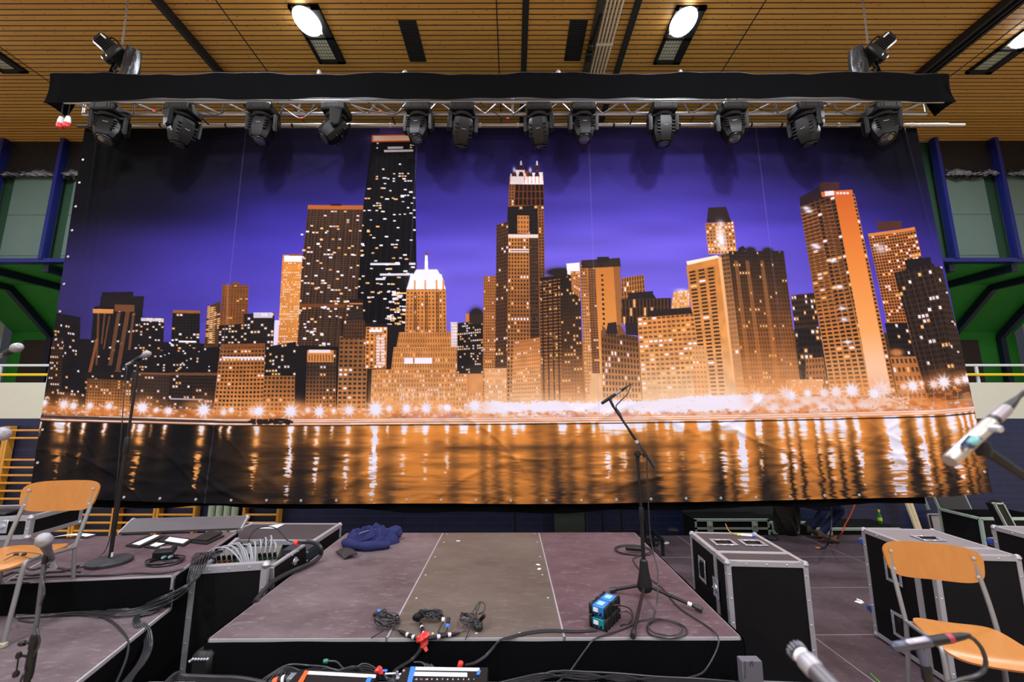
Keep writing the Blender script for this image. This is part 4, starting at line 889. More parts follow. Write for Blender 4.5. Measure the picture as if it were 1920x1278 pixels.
# ------------------------------------------------------------------ moving heads
MH = mat('fixture_plastic', (17, 17, 19), .42, 0, .1, 20, .05, 200, spec=.35)
MH2 = mat('fixture_base', (23, 23, 25), .55, 0, .1, 20, spec=.3)
MARK = mat('fixture_mark', (190, 190, 196), .5)
def moving_head(x, pan, tilt, label, z=0.):
    """base clamped under the truss, yoke turned by pan, head tilted by tilt (0 = lens straight down)"""
    t = thing('moving_head', label, 'stage light', (x, TY + .1, TZ - .035), 0, 'moving head stage lights under the truss')
    b = MB(); b.box((0, -.02, -.055), (.35, .29, .12), None, .018); b.box((0, -.166, -.05), (.27, .01, .075), None, .003)
    for k in (-1, 1): b.box((k*.09, -.173, -.048), (.006, .006, .06))
    b.lathe([(.15, -.135), (.13, -.165)], None, 22)
    b.build('base', MH2, t)
    for k in (-1, 1):
        c = MB(); c.box((k*.11, 0, .0), (.035, .09, .05), None, .006); c.tube([(k*.11, -.05, .01), (k*.11, -.05, .04), (k*.11, -.1, .07)], .008, 6, 3); c.build('clamp', CHROME, t)
    t.scale = (.94, .94, .94); P = Matrix.Translation((0, 0, .045)) @ rotm(0, 0, pan)
    y = MB()
    y.box((0, 0, -.19), (.36, .15, .05), P, .015)
    for s in (-1, 1):
        y.prism([(-.08, 0), (.08, 0), (.075, -.14), (.055, -.24), (.0, -.265), (-.055, -.24), (-.075, -.14)], .052, P @ Matrix.Translation((s*.187 - .026, 0, -.17)) @ Matrix(((0, 0, 1, 0), (1, 0, 0, 0), (0, 1, 0, 0), (0, 0, 0, 1))), .012)
    y.build('yoke', MH, t)
    H = P @ Matrix.Translation((0, 0, -.345)) @ rotm(tilt)
    h = MB()
    def oct_(w, d): return [(w*.5, d*.25), (w*.28, d*.5), (-w*.28, d*.5), (-w*.5, d*.25), (-w*.5, -d*.25), (-w*.28, -d*.5), (w*.28, -d*.5), (w*.5, -d*.25)]
    secs = [(.14, .16, .15), (.12, .25, .24), (.02, .29, .28), (-.10, .285, .275), (-.20, .235, .235), (-.235, .2, .2)]
    rings = [[h.bm.verts.new((px_, py_, z_)) for px_, py_ in oct_(w, d)] for z_, w, d in secs]
    for A, B in zip(rings, rings[1:]):
        for k in range(8): h.bm.faces.new((A[k], A[(k + 1) % 8], B[(k + 1) % 8], B[k]))
    h.bm.faces.new(rings[0][::-1]); h.bm.faces.new(rings[-1])
    bmesh.ops.transform(h.bm, matrix=H, verts=[v for r in rings for v in r])
    for s in (-1, 1):
        for k in range(4): h.box((s*.10, -.135 + .0, .02 - .05*k), (.05, .03, .02), H, .004)
        h.rod(H @ Vector((s*.14, 0, 0)), H @ Vector((s*.17, 0, 0)), .04)
    hd = h.build('head', MH, t, True, True, 30)
    l = MB(); l.lathe([(.086, -.232), (.098, -.25), (.095, -.262), (.08, -.262), (.078, -.25)], H, 24, False); l.build('lens_ring', BLACKM, hd)
    MB().lathe([(.079, -.248), (.05, -.259), (.0005, -.264)], H, 24, False).build('lens', GLASSL, hd)
    MB().tube([H @ Vector((-.03, -.1415, -.03)), H @ Vector((0, -.1425, -.036)), H @ Vector((.03, -.1415, -.03))], .0028, 5, 3).build('mark', MARK, hd)
    return t
heads = [(212, .45, -.35, 'moving head stage light nearest the red and white plugs, lens tipped aside'), (348, 1.15, .2, 'moving head stage light second from the red and white plugs, seen from its side'),
    (497, .12, -.22, 'moving head stage light third from the red and white plugs, lens facing out'), (633, 1.9, .65, 'moving head stage light fourth from the plugs, tilted far to show its side arm'),
    (787, -.12, -.3, 'moving head stage light beside the orange crown of the tall black tower'), (868, .3, .45, 'moving head stage light second past the orange tower crown, lens turned away'),
    (1010, -.2, .4, 'moving head stage light above the twin-spired printed tower, lens turned away'), (1092, .03, -.3, 'moving head stage light just right of the twin-spired tower, lens facing out'),
    (1240, 0, .1, 'moving head stage light seen square on, between plain sky and slim domed tower'), (1368, -.2, -.35, 'moving head stage light above the slim domed printed tower'),
    (1506, -.95, .2, 'moving head stage light above the tall orange-striped printed tower'), (1648, -.4, -.35, 'moving head stage light nearest the right chain hoist')]
for px, pan, tilt, l in heads: moving_head(Yp(px, 200, TY + .1).x, pan, tilt, l)
# power leads looping along the truss
RC_ = []
for k, (a, b) in enumerate(((250, 320), (360, 440), (520, 600), (650, 760), (690, 770), (900, 985), (1400, 1470), (1545, 1610))):
    p, q = Yp(a, 192, TY - .01), Yp(b, 200, TY + .03); mdl = (p + q)/2 + Vector((.05, -.02, -.12 - .05*(k % 3)))
    cable('power_lead', 'thin black power lead looping under the truss', [p, p*.6 + mdl*.4 + Vector((0, 0, -.02)), mdl, q*.6 + mdl*.4, q], .006, RUBBER, group='power leads looping under the truss')
    if k in (0, 2, 3, 5): RC_.append(mdl)
for p in RC_:
    o = MB().rod(p, p + Vector((.035, 0, 0)), .012).build('red_connector', RED); tag(o, 'small red connector on a lead under the truss', 'connector', 'red connectors under the truss')
# ------------------------------------------------------------------ stage decks
def deck_mat(name, c1, c2, wear, rough=.42):
    m, N, L, b = node_mat(name)
    tc = N.new('ShaderNodeTexCoord')
    def noise(sc_, st, det=6):
        mp = N.new('ShaderNodeMapping'); mp.inputs['Scale'].default_value = st; L.new(tc.outputs['Object'], mp.inputs[0])
        n = N.new('ShaderNodeTexNoise'); n.inputs['Scale'].default_value = sc_; n.inputs['Detail'].default_value = det; n.inputs['Roughness'].default_value = .62; L.new(mp.outputs[0], n.inputs['Vector']); return n.outputs['Fac']
    def ramp(v, a, b_):
        r = N.new('ShaderNodeMapRange'); r.inputs['From Min'].default_value = a; r.inputs['From Max'].default_value = b_; L.new(v, r.inputs['Value']); return r.outputs[0]
    def mixc(f, a, b_):
        x = N.new('ShaderNodeMix'); x.data_type = 'RGBA'; L.new(f, x.inputs[0])
        for i, v in ((6, a), (7, b_)):
            if hasattr(v, 'links'): L.new(v, x.inputs[i])
            else: x.inputs[i].default_value = s2l(v) + (1,)
        return x.outputs[2]
    base = mixc(ramp(noise(1.6, (1, 1.6, 1)), .35, .65), c1, c2)
    base = mixc(ramp(noise(14, (1, 3, 1)), .55, .80), base, wear)
    base = mixc(math_n(N, L, 'MULTIPLY', ramp(noise(260, (1, 1, 1), 2), .45, .75), .35), base, wear)
    L.new(base, b.inputs['Base Color'])
    r = N.new('ShaderNodeMapRange'); r.inputs['To Min'].default_value = rough; r.inputs['To Max'].default_value = rough + .25; L.new(noise(5, (1, 1, 1)), r.inputs['Value']); L.new(r.outputs[0], b.inputs['Roughness'])
    bp = N.new('ShaderNodeBump'); bp.inputs['Strength'].default_value = .12; bp.inputs['Distance'].default_value = .004; L.new(noise(300, (1, 1, 1), 2), bp.inputs['Height']); L.new(bp.outputs[0], b.inputs['Normal'])
    return m
DECKM = deck_mat('maroon_deck_board', (72, 50, 56), (96, 74, 80), (132, 115, 121))
DECKG = deck_mat('greyed_maroon_deck_board', (76, 60, 64), (108, 94, 97), (134, 124, 126))
DECKT = deck_mat('tan_deck_board', (82, 71, 65), (100, 89, 81), (120, 110, 102))
DECKD = deck_mat('dark_maroon_deck_board', (58, 43, 48), (82, 66, 72), (110, 96, 102))
def deck(label, loc, sx, sy, rz, m, zt, legs=True, group=None, th=.1, zf=FLZ, gap=.001):
    """a stage deck: board in an aluminium frame, on legs; loc = its near left corner"""
    t = thing('stage_deck', label, 'stage deck', (loc[0], loc[1], 0), rz, group)
    g = gap
    MB().box((sx/2, sy/2, zt - .012), (sx - 2*g - .008, sy - 2*g - .008, .024)).build('board', m, t)
    f = MB(); w = .0075
    for a in ((sx/2, w/2 + g, sx - 2*g, w), (sx/2, sy - w/2 - g, sx - 2*g, w), (w/2 + g, sy/2, w, sy - 2*g), (sx - w/2 - g, sy/2, w, sy - 2*g)): f.box((a[0], a[1], zt - th/2 - .0015), (a[2], a[3], th))
    f.build('frame', EDGE, t)
    if legs:
        for x in (.1, sx - .1):
            for y in (.1, sy - .1): MB().box((x, y, (zf + zt - th)/2), (.05, .05, zt - th - zf)).build('leg', ALU, t)
    return t
# raised riser in the middle: three decks side by side
RZ = .0085
RO = Vector((-1.708, 2.562, 0))
def rr(x, y, z=.75): c, s = math.cos(RZ), math.sin(RZ); return Vector((RO.x + c*x - s*y, RO.y + s*x + c*y, z))
for k, (m, l) in enumerate(((DECKG, 'greyish maroon riser deck with the blue hoodie lying on it'), (DECKT, 'tan riser deck in the middle of three, cable bundles on its front'), (DECKM, 'maroon riser deck carrying the tripod microphone stand'))):
    deck(l, rr(k*1.0, 0), 1.0, 2.02, RZ, m, .75, True, None, .1, 0)
# pale screw heads along the middle deck
SCR = mat('screw_head', (206, 200, 196), .4, .3, .05)
m_ = MB()
for x in (1.05, 1.955):
    for y in (.06, .5, .9, 1.3, 1.7, 1.97): m_.lathe([(.008, 0), (.006, .0015)], Matrix.Translation(rr(x + rnd.uniform(-.01, .01), y, .7502)), 8)
for x in (1.25, 1.5, 1.75): m_.lathe([(.008, 0), (.006, .0015)], Matrix.Translation(rr(x, .05, .7502)), 8)
tag(m_.build('deck_screw', SCR), 'pale screw heads along the edges of the tan riser deck', 'screws', None, 'stuff')
def skirt(label, a, b, z0, z1, seed=0, amp=.012):
    a, b = Vector(a), Vector(b); d = b - a; n = Vector((d.y, -d.x, 0)).normalized(); L = d.length
    def f(u, v):
        w = amp*(math.sin(u*L*7 + seed) + .5*math.sin(u*L*17 + 2*seed))*(.25 + .9*v)
        p = a + d*u + n*(w + .018); return (p.x, p.y, lerp(z1, z0, v))
    return tag(MB().grid(f, max(20, int(L*30)), 8).build('stage_skirt', CLOTHB), label, 'skirt')
skirt('black cloth skirt hanging from the front of the three-deck riser', rr(0, -.004), rr(3.0, -.004), .02, .744, 1)
skirt('black cloth skirt on the side of the three-deck riser facing the open flight case', rr(0, 2.0), rr(0, 0), .02, .744, 2)
skirt('black cloth skirt on the side of the three-deck riser facing the handled flight case', rr(3.0, 0), rr(3.0, 2.0), .02, .744, 3)
# low stage around it: decks two by one metre
LZ = .013
LO = Vector((-7.25, 1.02, 0))
def ll(x, y): c, s = math.cos(LZ), math.sin(LZ); return Vector((LO.x + c*x - s*y, LO.y + s*x + c*y, 0))
for i in range(7):
    for j in range(6):
        far = ('', '', 'nearest', 'second', 'third', 'farthest')[j]
        x = i*2.0; p = ll(x, j*1.0)
        if i in (5, 6) and j > 1: l = 'dark maroon low stage deck in the %s row, %s' % (far, 'between handled and castored case' if i == 5 else 'beside and behind the castored case')
        else: l = 'dark maroon low stage deck hidden under the risers and cases or below the picture'
        deck(l, p, 2.0, 1.0, LZ, DECKD, 0., True, 'low stage decks')
# riser in front, just below the picture, carrying the near gear
FZ = .585
for k in range(3):
    deck(('dark riser deck below the picture edge under the orange taped gear', 'dark riser deck below the picture edge under the blue taped stage box', 'dark riser deck below the picture edge under the grey label box', 'dark riser deck below the picture edge under the near right chair')[k], (-1.95 + 1.22*k, 1.45, 0), 1.2, 1.03, 0, DECKD, FZ, True, None, .1, 0)
# stepped risers on the left
AZ, BZ = .93, .73
ang = math.atan2(.226, .977)                                   # turned in towards the middle
ca, sa = math.cos(ang), math.sin(ang)
def deckq(label, c4, th, m, zf, group=None):
    t = thing('stage_deck', label, 'stage deck', (0, 0, 0), 0, group)
    c = [Vector(p) for p in c4]; cen = sum(c, Vector())/4
    inner = [cen + (p - cen)*.994 + Vector((0, 0, .0015)) for p in c]
    MB().slab(inner, .02).build('board', m, t)
    f = MB()
    for k in range(4):
        a, b = c[k], c[(k + 1) % 4]; f.bar(a - Vector((0, 0, th/2)) + (cen - a).normalized()*.007, b - Vector((0, 0, th/2)) + (cen - b).normalized()*.007, .012, th)
    f.build('frame', EDGE, t)
    for p in c: q = cen + (p - cen)*.9; MB().box((q.x, q.y, (zf + p.z - th)/2), (.05, .05, p.z - th - zf)).build('leg', ALU, t)
    return t
A0 = Vector((-2.256, 2.971, AZ)); A1 = Vector((-2.483, 3.954, AZ)); ad = Vector((-.985, -.115, 0))
deckq('maroon upper riser deck with the music folders and the round-base mic stand', [A0, A1, A1 + ad*1.22, A0 + ad*1.0], .09, DECKM, 0)
deckq('maroon upper riser deck behind the near left chair', [A0 + ad*1.004, A1 + ad*1.224, A1 + ad*3.2, A0 + ad*3.0], .09, DECKD, 0)
skirt('black cloth skirt between the two left riser steps', A0 + ad*3.0, A0, BZ + .01, AZ - .006, 4, .006)
skirt('black cloth skirt on the side of the upper left riser facing the rack case', A0, A1, .02, AZ - .006, 5, .006)
B0 = Vector((-2.255, 2.985, BZ)); bd = Vector((.217, -.976, 0)).normalized(); bl = Vector((-.985, -.115, 0))
deckq('maroon lower riser deck under the near left chair', [B0 + bd*1.9, B0, B0 + bl*3., B0 + bl*3. + bd*1.9], .09, DECKG, 0)
skirt('black cloth skirt on the side of the lower left riser', B0 + bd*1.9, B0, .0 - .7, BZ - .006, 6, .006)
# ------------------------------------------------------------------ flight cases
def recessed_handle(t, M, w=.17, h=.14):
    f = MB(); 
    for a in ((-w/2, 0, .026, h), (w/2, 0, .026, h)): f.box((a[0], a[1], .003), (a[2], a[3], .006), M, .002)
    for a in ((0, -h/2, w, .026), (0, h/2, w, .026)): f.box((a[0], a[1], .003), (a[2] + .026, a[3], .006), M, .002)
    for x in (-w/2, 0, w/2):
        for y in (-h/2, h/2): f.lathe([(.006, .006), (.004, .009)], M @ Matrix.Translation((x, y, 0)), 8)
    o = f.build('handle_dish', CHROME, t)
    MB().box((0, 0, .0015), (w - .02, h - .02, .003), M).build('dish_floor', BLACKM, o)
    g = MB(); g.tube([M @ Vector((-w*.3, h*.1, .006)), M @ Vector((-w*.3, -h*.12, .014)), M @ Vector((w*.3, -h*.12, .014)), M @ Vector((w*.3, h*.1, .006))], .006, 6, 3); g.build('grip', BLACK, o)
def latch(t, M):
    f = MB(); f.box((0, 0, .003), (.11, .15, .006), M, .003); f.lathe([(.034, .006), (.03, .014), (.012, .016)], M, 14); f.bar(M @ Vector((-.03, 0, .018)), M @ Vector((.03, 0, .018)), .012, .006)
    for x in (-.045, .045):
        for y in (-.06, 0, .06): f.lathe([(.006, .006), (.004, .009)], M @ Matrix.Translation((x, y, 0)), 8)
    f.build('latch', CHROME, t)
def flight_case(label, loc, rz, w, d, z0, z1, group=None, top=CASET, seams=(), strip=None, edge=.034):
    """plywood case with aluminium angles on every edge and ball corners; loc = near left corner on the floor"""
    t = thing('flight_case', label, 'flight case', (loc[0], loc[1], loc[2] if len(loc) > 2 else 0), rz, group)
    h = z1 - z0; zc = (z0 + z1)/2; e = edge
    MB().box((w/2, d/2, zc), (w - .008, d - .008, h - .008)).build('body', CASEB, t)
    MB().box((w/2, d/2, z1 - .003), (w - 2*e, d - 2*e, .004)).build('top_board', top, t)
    f = MB()
    for y in (0, d):
        for z in (z0, z1):
            s = -1 if z == z1 else 1; f.box((w/2, y, z + s*e/2), (w, .006, e)); f.box((w/2, y + (e/2 if y == 0 else -e/2), z), (w, e, .006))
        for x in (0, w): f.box((x, y + (e/2 if y == 0 else -e/2), zc), (.006, e, h)); f.box((x + (e/2 if x == 0 else -e/2), y, zc), (e, .006, h))
    for x in (0, w):
        for z in (z0, z1): s = -1 if z == z1 else 1; f.box((x, d/2, z + s*e/2), (.006, d, e)); f.box((x + (e/2 if x == 0 else -e/2), d/2, z), (e, d, .006))
    for y in seams: f.box((w/2, y, z1 + .001), (w, .05, .006)); f.box((0, y, zc), (.008, .05, h)); f.box((w, y, zc), (.008, .05, h))
    f.build('edge_angle', ALU, t)
    rv = MB()
    for k in range(int(h/.17) + 1):
        z = z0 + .08 + k*.17
        if z > z1 - .05: break
        for x in (e*.55, w - e*.55): rv.lathe([(.007, 0), (.004, .004)], Matrix.Translation((x, -.003, z)) @ rotm(PI/2), 8)
        for y in (e*.55, d - e*.55): rv.lathe([(.007, 0), (.004, .004)], Matrix.Translation((-.003, y, z)) @ rotm(0, -PI/2), 8)
    for k in range(1, 4): rv.lathe([(.007, 0), (.004, .004)], Matrix.Translation((w*k/4, -.003, z1 - e*.5)) @ rotm(PI/2), 8); rv.lathe([(.007, 0), (.004, .004)], Matrix.Translation((-.003, d*k/4, z1 - e*.5)) @ rotm(0, -PI/2), 8)
    rv.build('rivets', CHROME, t)['kind'] = 'stuff'
    for x in (0, w):
        for y in (0, d):
            for z in (z0, z1):
                c = MB(); c.lathe([(.004, -.026), (.018, -.02), (.026, 0), (.018, .02), (.004, .026)], Matrix.Translation((x + (.012 if x == 0 else -.012), y + (.012 if y == 0 else -.012), z + (-.012 if z == z1 else .012))), 12)
                sx = 1 if x == 0 else -1; sz = -1 if z == z1 else 1; sy = 1 if y == 0 else -1
                c.prism([(0, 0), (.075, 0), (0, .075)], .005, Matrix.Translation((x, y - sy*.004, z)) @ Matrix(((sx, 0, 0, 0), (0, 0, 1, 0), (0, sz, 0, 0), (0, 0, 0, 1))))
                c.build('ball_corner', ALU, t)
    return t
def castor(t, M):
    c = MB(); c.box((0, 0, .006), (.1, .1, .012), M, .002); c.box((.0, -.03, .05), (.05, .006, .08), M); c.box((0, .03, .05), (.05, .006, .08), M); o = c.build('castor', CHROME, t)
    MB().lathe([(.03, -.02), (.05, -.018), (.052, 0), (.05, .018), (.03, .02)], M @ Matrix.Translation((.01, 0, .075)) @ rotm(PI/2), 18).build('wheel', BLUEW, o)
    return o
# the handled case beside the riser
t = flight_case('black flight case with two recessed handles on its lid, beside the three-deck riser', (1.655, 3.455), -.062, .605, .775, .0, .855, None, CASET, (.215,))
for x in (.18, .43): recessed_handle(t, Matrix.Translation((x, .47, .857)))
recessed_handle(t, Matrix.Translation((-.005, .50, .62)) @ rotm(0, -PI/2) @ rotm(0, 0, PI/2) @ rotm(0, 0, PI/2), .17, .13); latch(t, Matrix.Translation((-.006, .215, .58)) @ rotm(0, -PI/2) @ rotm(0, 0, PI/2))
# castored cases lying on their backs
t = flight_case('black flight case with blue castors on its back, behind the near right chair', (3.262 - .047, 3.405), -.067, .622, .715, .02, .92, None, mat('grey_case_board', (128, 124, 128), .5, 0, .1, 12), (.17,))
for z in (.2, .78): castor(t, Matrix.Translation((.06, .715, z)) @ rotm(-PI/2))
for z in (.23, .66): recessed_handle(t, Matrix.Translation((-.005, .40, z)) @ rotm(0, -PI/2), .17, .14)
recessed_handle(t, Matrix.Translation((.33, .42, .923)), .16, .12)
t = flight_case('black flight case cut by the right photo edge beyond the castored case', (4.575 - .05, 3.49), -.067, .62, .715, .02, .92, None, mat('grey_case_board', (128, 124, 128)), ())
castor(t, Matrix.Translation((.06, .715, .76)) @ rotm(-PI/2)); castor(t, Matrix.Translation((.06, .715, .2)) @ rotm(-PI/2)); recessed_handle(t, Matrix.Translation((-.005, .22, .68)) @ rotm(0, -PI/2), .18, .16)
# open rack case with the patch bay
ra = .20
RC = Vector((-2.288, 3.17, 0)); rx = Vector((math.cos(ra), math.sin(ra), 0)); ry = Vector((-math.sin(ra), math.cos(ra), 0))
t = thing('rack_case', 'open black rack case with a patch bay full of pale cables', 'flight case', RC, ra)
w, d, z1 = .50, .80, .905
MB().box((w/2, .012, (z1 + 0)/2), (w, .024, z1)).build('front_board', CASEB, t)
MB().box((.012, d*.5, .42), (.024, d, .84)).build('side_board', CASEB, t); MB().box((w - .012, d*.3, .40), (.024, d*.6, .72)).build('side_board', CASEB, t)
MB().box((w/2, d/2, .35), (w - .05, d - .03, .6)).build('rack_body', BLACK, t)
f = MB()
f.box((w/2, -.003, z1 - .02), (w, .008, .045)); f.box((w/2, .02, z1), (w, .05, .006))
for x in (.0, w): f.box((x + (.02 if x == 0 else -.02), -.003, z1/2), (.042, .008, z1)); f.box((x, .02, z1/2), (.007, .045, z1))
f.build('edge_angle', ALU, t)
for x in (.012, w - .012):
    c = MB(); c.lathe([(.004, -.028), (.02, -.02), (.03, 0), (.02, .02), (.004, .028)], Matrix.Translation((x, .008, z1 - .012)), 12); s = 1 if x < .1 else -1
    c.prism([(0, 0), (.085, 0), (0, .085)], .006, Matrix.Translation((x - s*.012, -.006, z1)) @ Matrix(((s, 0, 0, 0), (0, 0, 1, 0), (0, -1, 0, 0), (0, 0, 0, 1)))); c.build('ball_corner', ALU, t)
rv = MB()
for z in np.arange(.1, .85, .16):
    for x in (.02, w - .02): rv.lathe([(.007, 0), (.004, .005)], Matrix.Translation((x, -.007, z)) @ rotm(PI/2), 8)
for x in (.12, .25, .38): rv.lathe([(.007, 0), (.004, .005)], Matrix.Translation((x, -.007, z1 - .02)) @ rotm(PI/2), 8)
rv.build('rivets', CHROME, t)['kind'] = 'stuff'
sl = MB(); sl.bar((.03, .06, .86), (.02, d - .1, .90), .03, .02); sl.build('side_rail', ALU, t)
PBM = mat('patch_panel_grey', (96, 92, 84), .5, 0, .3, 60)
pm = Matrix.Translation((w/2 - .02, .30, .86)) @ rotm(.55)
MB().box((.02, 0, 0), (w - .04, .2, .02), pm, .002).build('patch_panel', PBM, t)
for k in range(13):
    x = -.215 + .036*k
    if k == 8: continue
    q = MB(); q.lathe([(.0125, 0), (.0125, .02), (.012, .05), (.007, .065)], pm @ Matrix.Translation((x + .02, -.03, .01)), 9); o = q.build('cable_plug', BLACK, t)
    MB().lathe([(.0132, .012), (.0132, .026)], pm @ Matrix.Translation((x + .02, -.03, .01)), 9, False).build('colour_ring', GREENC if k > 8 or k in (0, 4) else ORANGEC, o)
    a = pm @ Vector((x + .02, -.03, .07)); b = Vector((.30 + .01*k, .12 - .004*k, .80)) if k < 9 else Vector((w*.5 + .02*(k - 9), .45, .82))
    MB().tube([a, a + Vector((.0, .02, .05 + .004*(k % 3))), a*.6 + b*.4 + Vector((.01*(k % 3), .03, .095 + .012*(k % 4))), b*.8 + a*.2 + Vector((.02, 0, .06)), b + Vector((0, 0, -.02))], .0062, 6, 5).build('patch_cable', RUBGREY, t)
MB().box((.40, .46, .84), (.09, .07, .09), None, .004).build('connector_block', PBM, t)
# its lid behind, lying level
t = flight_case('low black flight case with a white paper sheet, behind the rack case', (-2.84, 4.15, 0), -.01, .985, .60, .0, .80, None, CASET)
o = MB().slab([Z(517, 983, .806), Z(482, 990, .806), Z(518, 990, .806), Z(533, 982, .806)], .002).build('paper_sheet', WHITEP); tag(o, 'white sheet of paper lying on the low case lid behind the patch bay', 'paper')
# narrow lid standing on edge beside the riser, latches on it
q = [Vector(on_plane_x(px, py, -1.80)) for px, py in ((511, 1063), (569, 1024), (571, 1075), (511, 1130))]
t = thing('transport_cover', 'narrow black case lid with silver edge and latch standing beside the middle riser', 'case lid', (0, 0, 0))
MB().slab(q, .02).build('board', CASEB, t); f = MB(); f.bar(q[0], q[1], .03, .03); f.bar(q[0], q[3], .028, .026); f.bar(q[1], q[2], .008, .028); f.build('edge_angle', ALU, t)
Mx = Matrix.Translation(q[0]*.36 + q[1]*.64 + Vector((.012, 0, -.06))) @ rotm(0, PI/2) @ rotm(0, 0, PI/2); latch(t, Mx)
rv = MB()
for a, b in ((.12, .35), (.2, .75), (.85, .3), (.8, .6), (.93, .75), (.05, .8)):
    p = (q[0]*(1 - a) + q[1]*a)*(1 - b) + (q[3]*(1 - a) + q[2]*a)*b; rv.lathe([(.007, 0), (.004, .006)], Matrix.Translation(p + Vector((.003, 0, 0))) @ rotm(0, PI/2), 8)
rv.build('rivets', CHROME, t)['kind'] = 'stuff'
# amplifier rack stub between lid and riser
o = thing('rack_unit', 'dark rack unit with silver ears between case lid and middle riser', 'rack unit', (-1.80, 4.02, 0))
MB().box((-.12, 0, .40), (.22, .24, .79)).build('housing', mat('rack_grey', (52, 56, 66), .5, .2, .1), o); f = MB()
for k in range(4): f.box((-.02, -.122, .78 - .07*k), (.05, .004, .012)); f.box((-.16, -.122, .76 - .09*k), (.06, .004, .012))
f.build('rack_ear', CHROME, o)
# folded lid leaning behind the upper left riser
q = [Vector((-3.45, 3.86, .935)), Vector((-3.50, 4.04, 1.005)), Vector((-2.53, 4.17, 1.0)), Vector((-2.47, 3.985, .94))]
t = thing('transport_cover', 'grey case lid with silver edges lying tilted behind the music folders', 'case lid', (0, 0, 0))
MB().slab(q, .02).build('board', mat('lid_grey', (84, 78, 81), .5, 0, .1), t); f = MB()
for a, b in ((0, 1), (1, 2), (2, 3)): f.bar(q[a], q[b], .03, .03)
f.build('edge_angle', ALU, t)
for p in (q[1], q[2]): MB().lathe([(.004, -.024), (.018, -.016), (.024, 0), (.018, .016), (.004, .024)], Matrix.Translation(p), 10).build('ball_corner', ALU, t)
ss = MB().slab([q[0]*.86 + q[3]*.14, q[1]*.86 + q[2]*.14, q[1]*.58 + q[2]*.42, q[0]*.58 + q[3]*.42], .001); bmesh.ops.translate(ss.bm, vec=(0, 0, .004), verts=ss.bm.verts); ss.build('label_patch', mat('lid_patch', (138, 132, 136), .5), t)
# case at the far left on the riser
t = flight_case('black flight case with chrome latches behind the near left chair', (-5.05, 3.62, AZ), .12, .95, .5, .005, .185, None, CASET)
for x in (.55, .75): latch(t, Matrix.Translation((x, -.006, .11)) @ rotm(PI/2) @ Matrix.Scale(.7, 4))
o = MB().box((-4.43, 3.80, AZ + .205), (.2, .16, .028), None, .01).build('black_pouch', PLASTIC); tag(o, 'small black pouch lying on the latched case behind the near left chair', 'pouch')
o = MB().grid(lambda u, v: (lerp(-3.93, -3.62, u) + .02*v, lerp(3.74, 3.80, v), AZ + .012 + .02*abs(math.sin(u*2.6)) ), 12, 3).build('white_cloth', WHITEP); tag(o, 'white folded paper roll at the back edge of the upper left riser', 'paper roll')
# ------------------------------------------------------------------ beyond the backdrop
OLIVE = mat('olive_case_edge', (176, 194, 180), .42, .2, .1)
def rear_case(label, px0, px1, ytop, y, depth, zb, lid=None):
    a, b = Yp(px0, ytop, y), Yp(px1, ytop, y); w = b.x - a.x; h = a.z - zb
    t = thing('flight_case', label, 'flight case', (a.x, y, zb), 0, None)
    MB().box((w/2, depth/2, h/2), (w, depth, h)).build('body', CASEB, t); f = MB(); e = .035
    for z in (e/2, h - e/2, h - .15): f.box((w/2, -.003, z), (w, .008, e))
    for x in (e/2, w - e/2): f.box((x, -.003, h/2), (e, .008, h))
    f.box((w/2, .02, h), (w, .04, .006)); f.build('edge_angle', OLIVE, t)
    for x in (w*.2, w*.8): m_ = MB(); m_.box((x, -.008, h - .12), (.1, .012, .16), None, .004); m_.lathe([(.03, .006), (.02, .014)], Matrix.Translation((x, -.01, h - .1)) @ rotm(PI/2), 10); m_.build('latch', OLIVE, t)
    if lid: tag(MB().box((w/2, depth + .03, h + lid/2), (w, .05, lid), None, .004).build('open_lid', mat('lid_dark', (52, 52, 52), .6), t), 'dark lid standing open')
    return t
rear_case('closed flight case with two olive latches behind the handled case, under the backdrop', 1302, 1442, 973, 7.6, .5, FLZ, .5)
t = rear_case('open flight case beside the black bundle, beyond the low stage edge', 1436, 1512, 978, 7.75, .5, FLZ, .6)
rear_case('long flight case with green bottle on it, by the navy wall', 1520, 1690, 990, 7.45, .62, FLZ)
p = Yp(1652, 990, 7.7); t = thing('bottle', 'small green drink bottle with yellow label and cap on the long case', 'bottle', (p.x, 7.7, Yp(1600, 990, 7.45).z + .003))
MB().lathe([(.028, 0), (.032, .01), (.032, .12), (.024, .15), (.013, .19), (.012, .21)], None, 16).build('body', mat('green_glass', (26, 130, 50), .12, 0, .05), t)
MB().lathe([(.0335, .06), (.0335, .115)], None, 16, False).build('label_band', mat('label_yellow', (226, 222, 40), .5), t); MB().lathe([(.014, .2), (.016, .205), (.016, .235), (.012, .238)], None, 12).build('cap', mat('cap_yellow', (240, 230, 30), .4), t)
PLK = mat('raw_batten_wood', (206, 192, 160), .6, 0, .1, 20)
for k in range(4):
    x = 7.58 + .047*k; o = MB().bar((x - .02*k, 8.1 + .01*k, FLZ), (x - .22 + .01*k, 8.52, 1.5 - .1*(k % 2)), .045, .03).build('wood_batten', PLK); tag(o, 'pale wooden batten leaning on the navy wall behind the green bottle', 'batten', 'wooden battens leaning on the wall')
o = thing('amp_cover', 'grey case lid leaning on the navy wall right of the battens', 'case lid', (8.15, 8.3, FLZ)); MB().box((0, 0, .43), (.52, .08, .86), None, .03, rotm(-.12)).build('board', mat('lid_patch', (138, 132, 136)), o)
f = MB(); f.tube([(-.25, -.06, .1), (-.25, -.0, .84), (.25, 0, .84), (.25, -.06, .1)], .016, 6); f.build('rim', BLACKM, o)
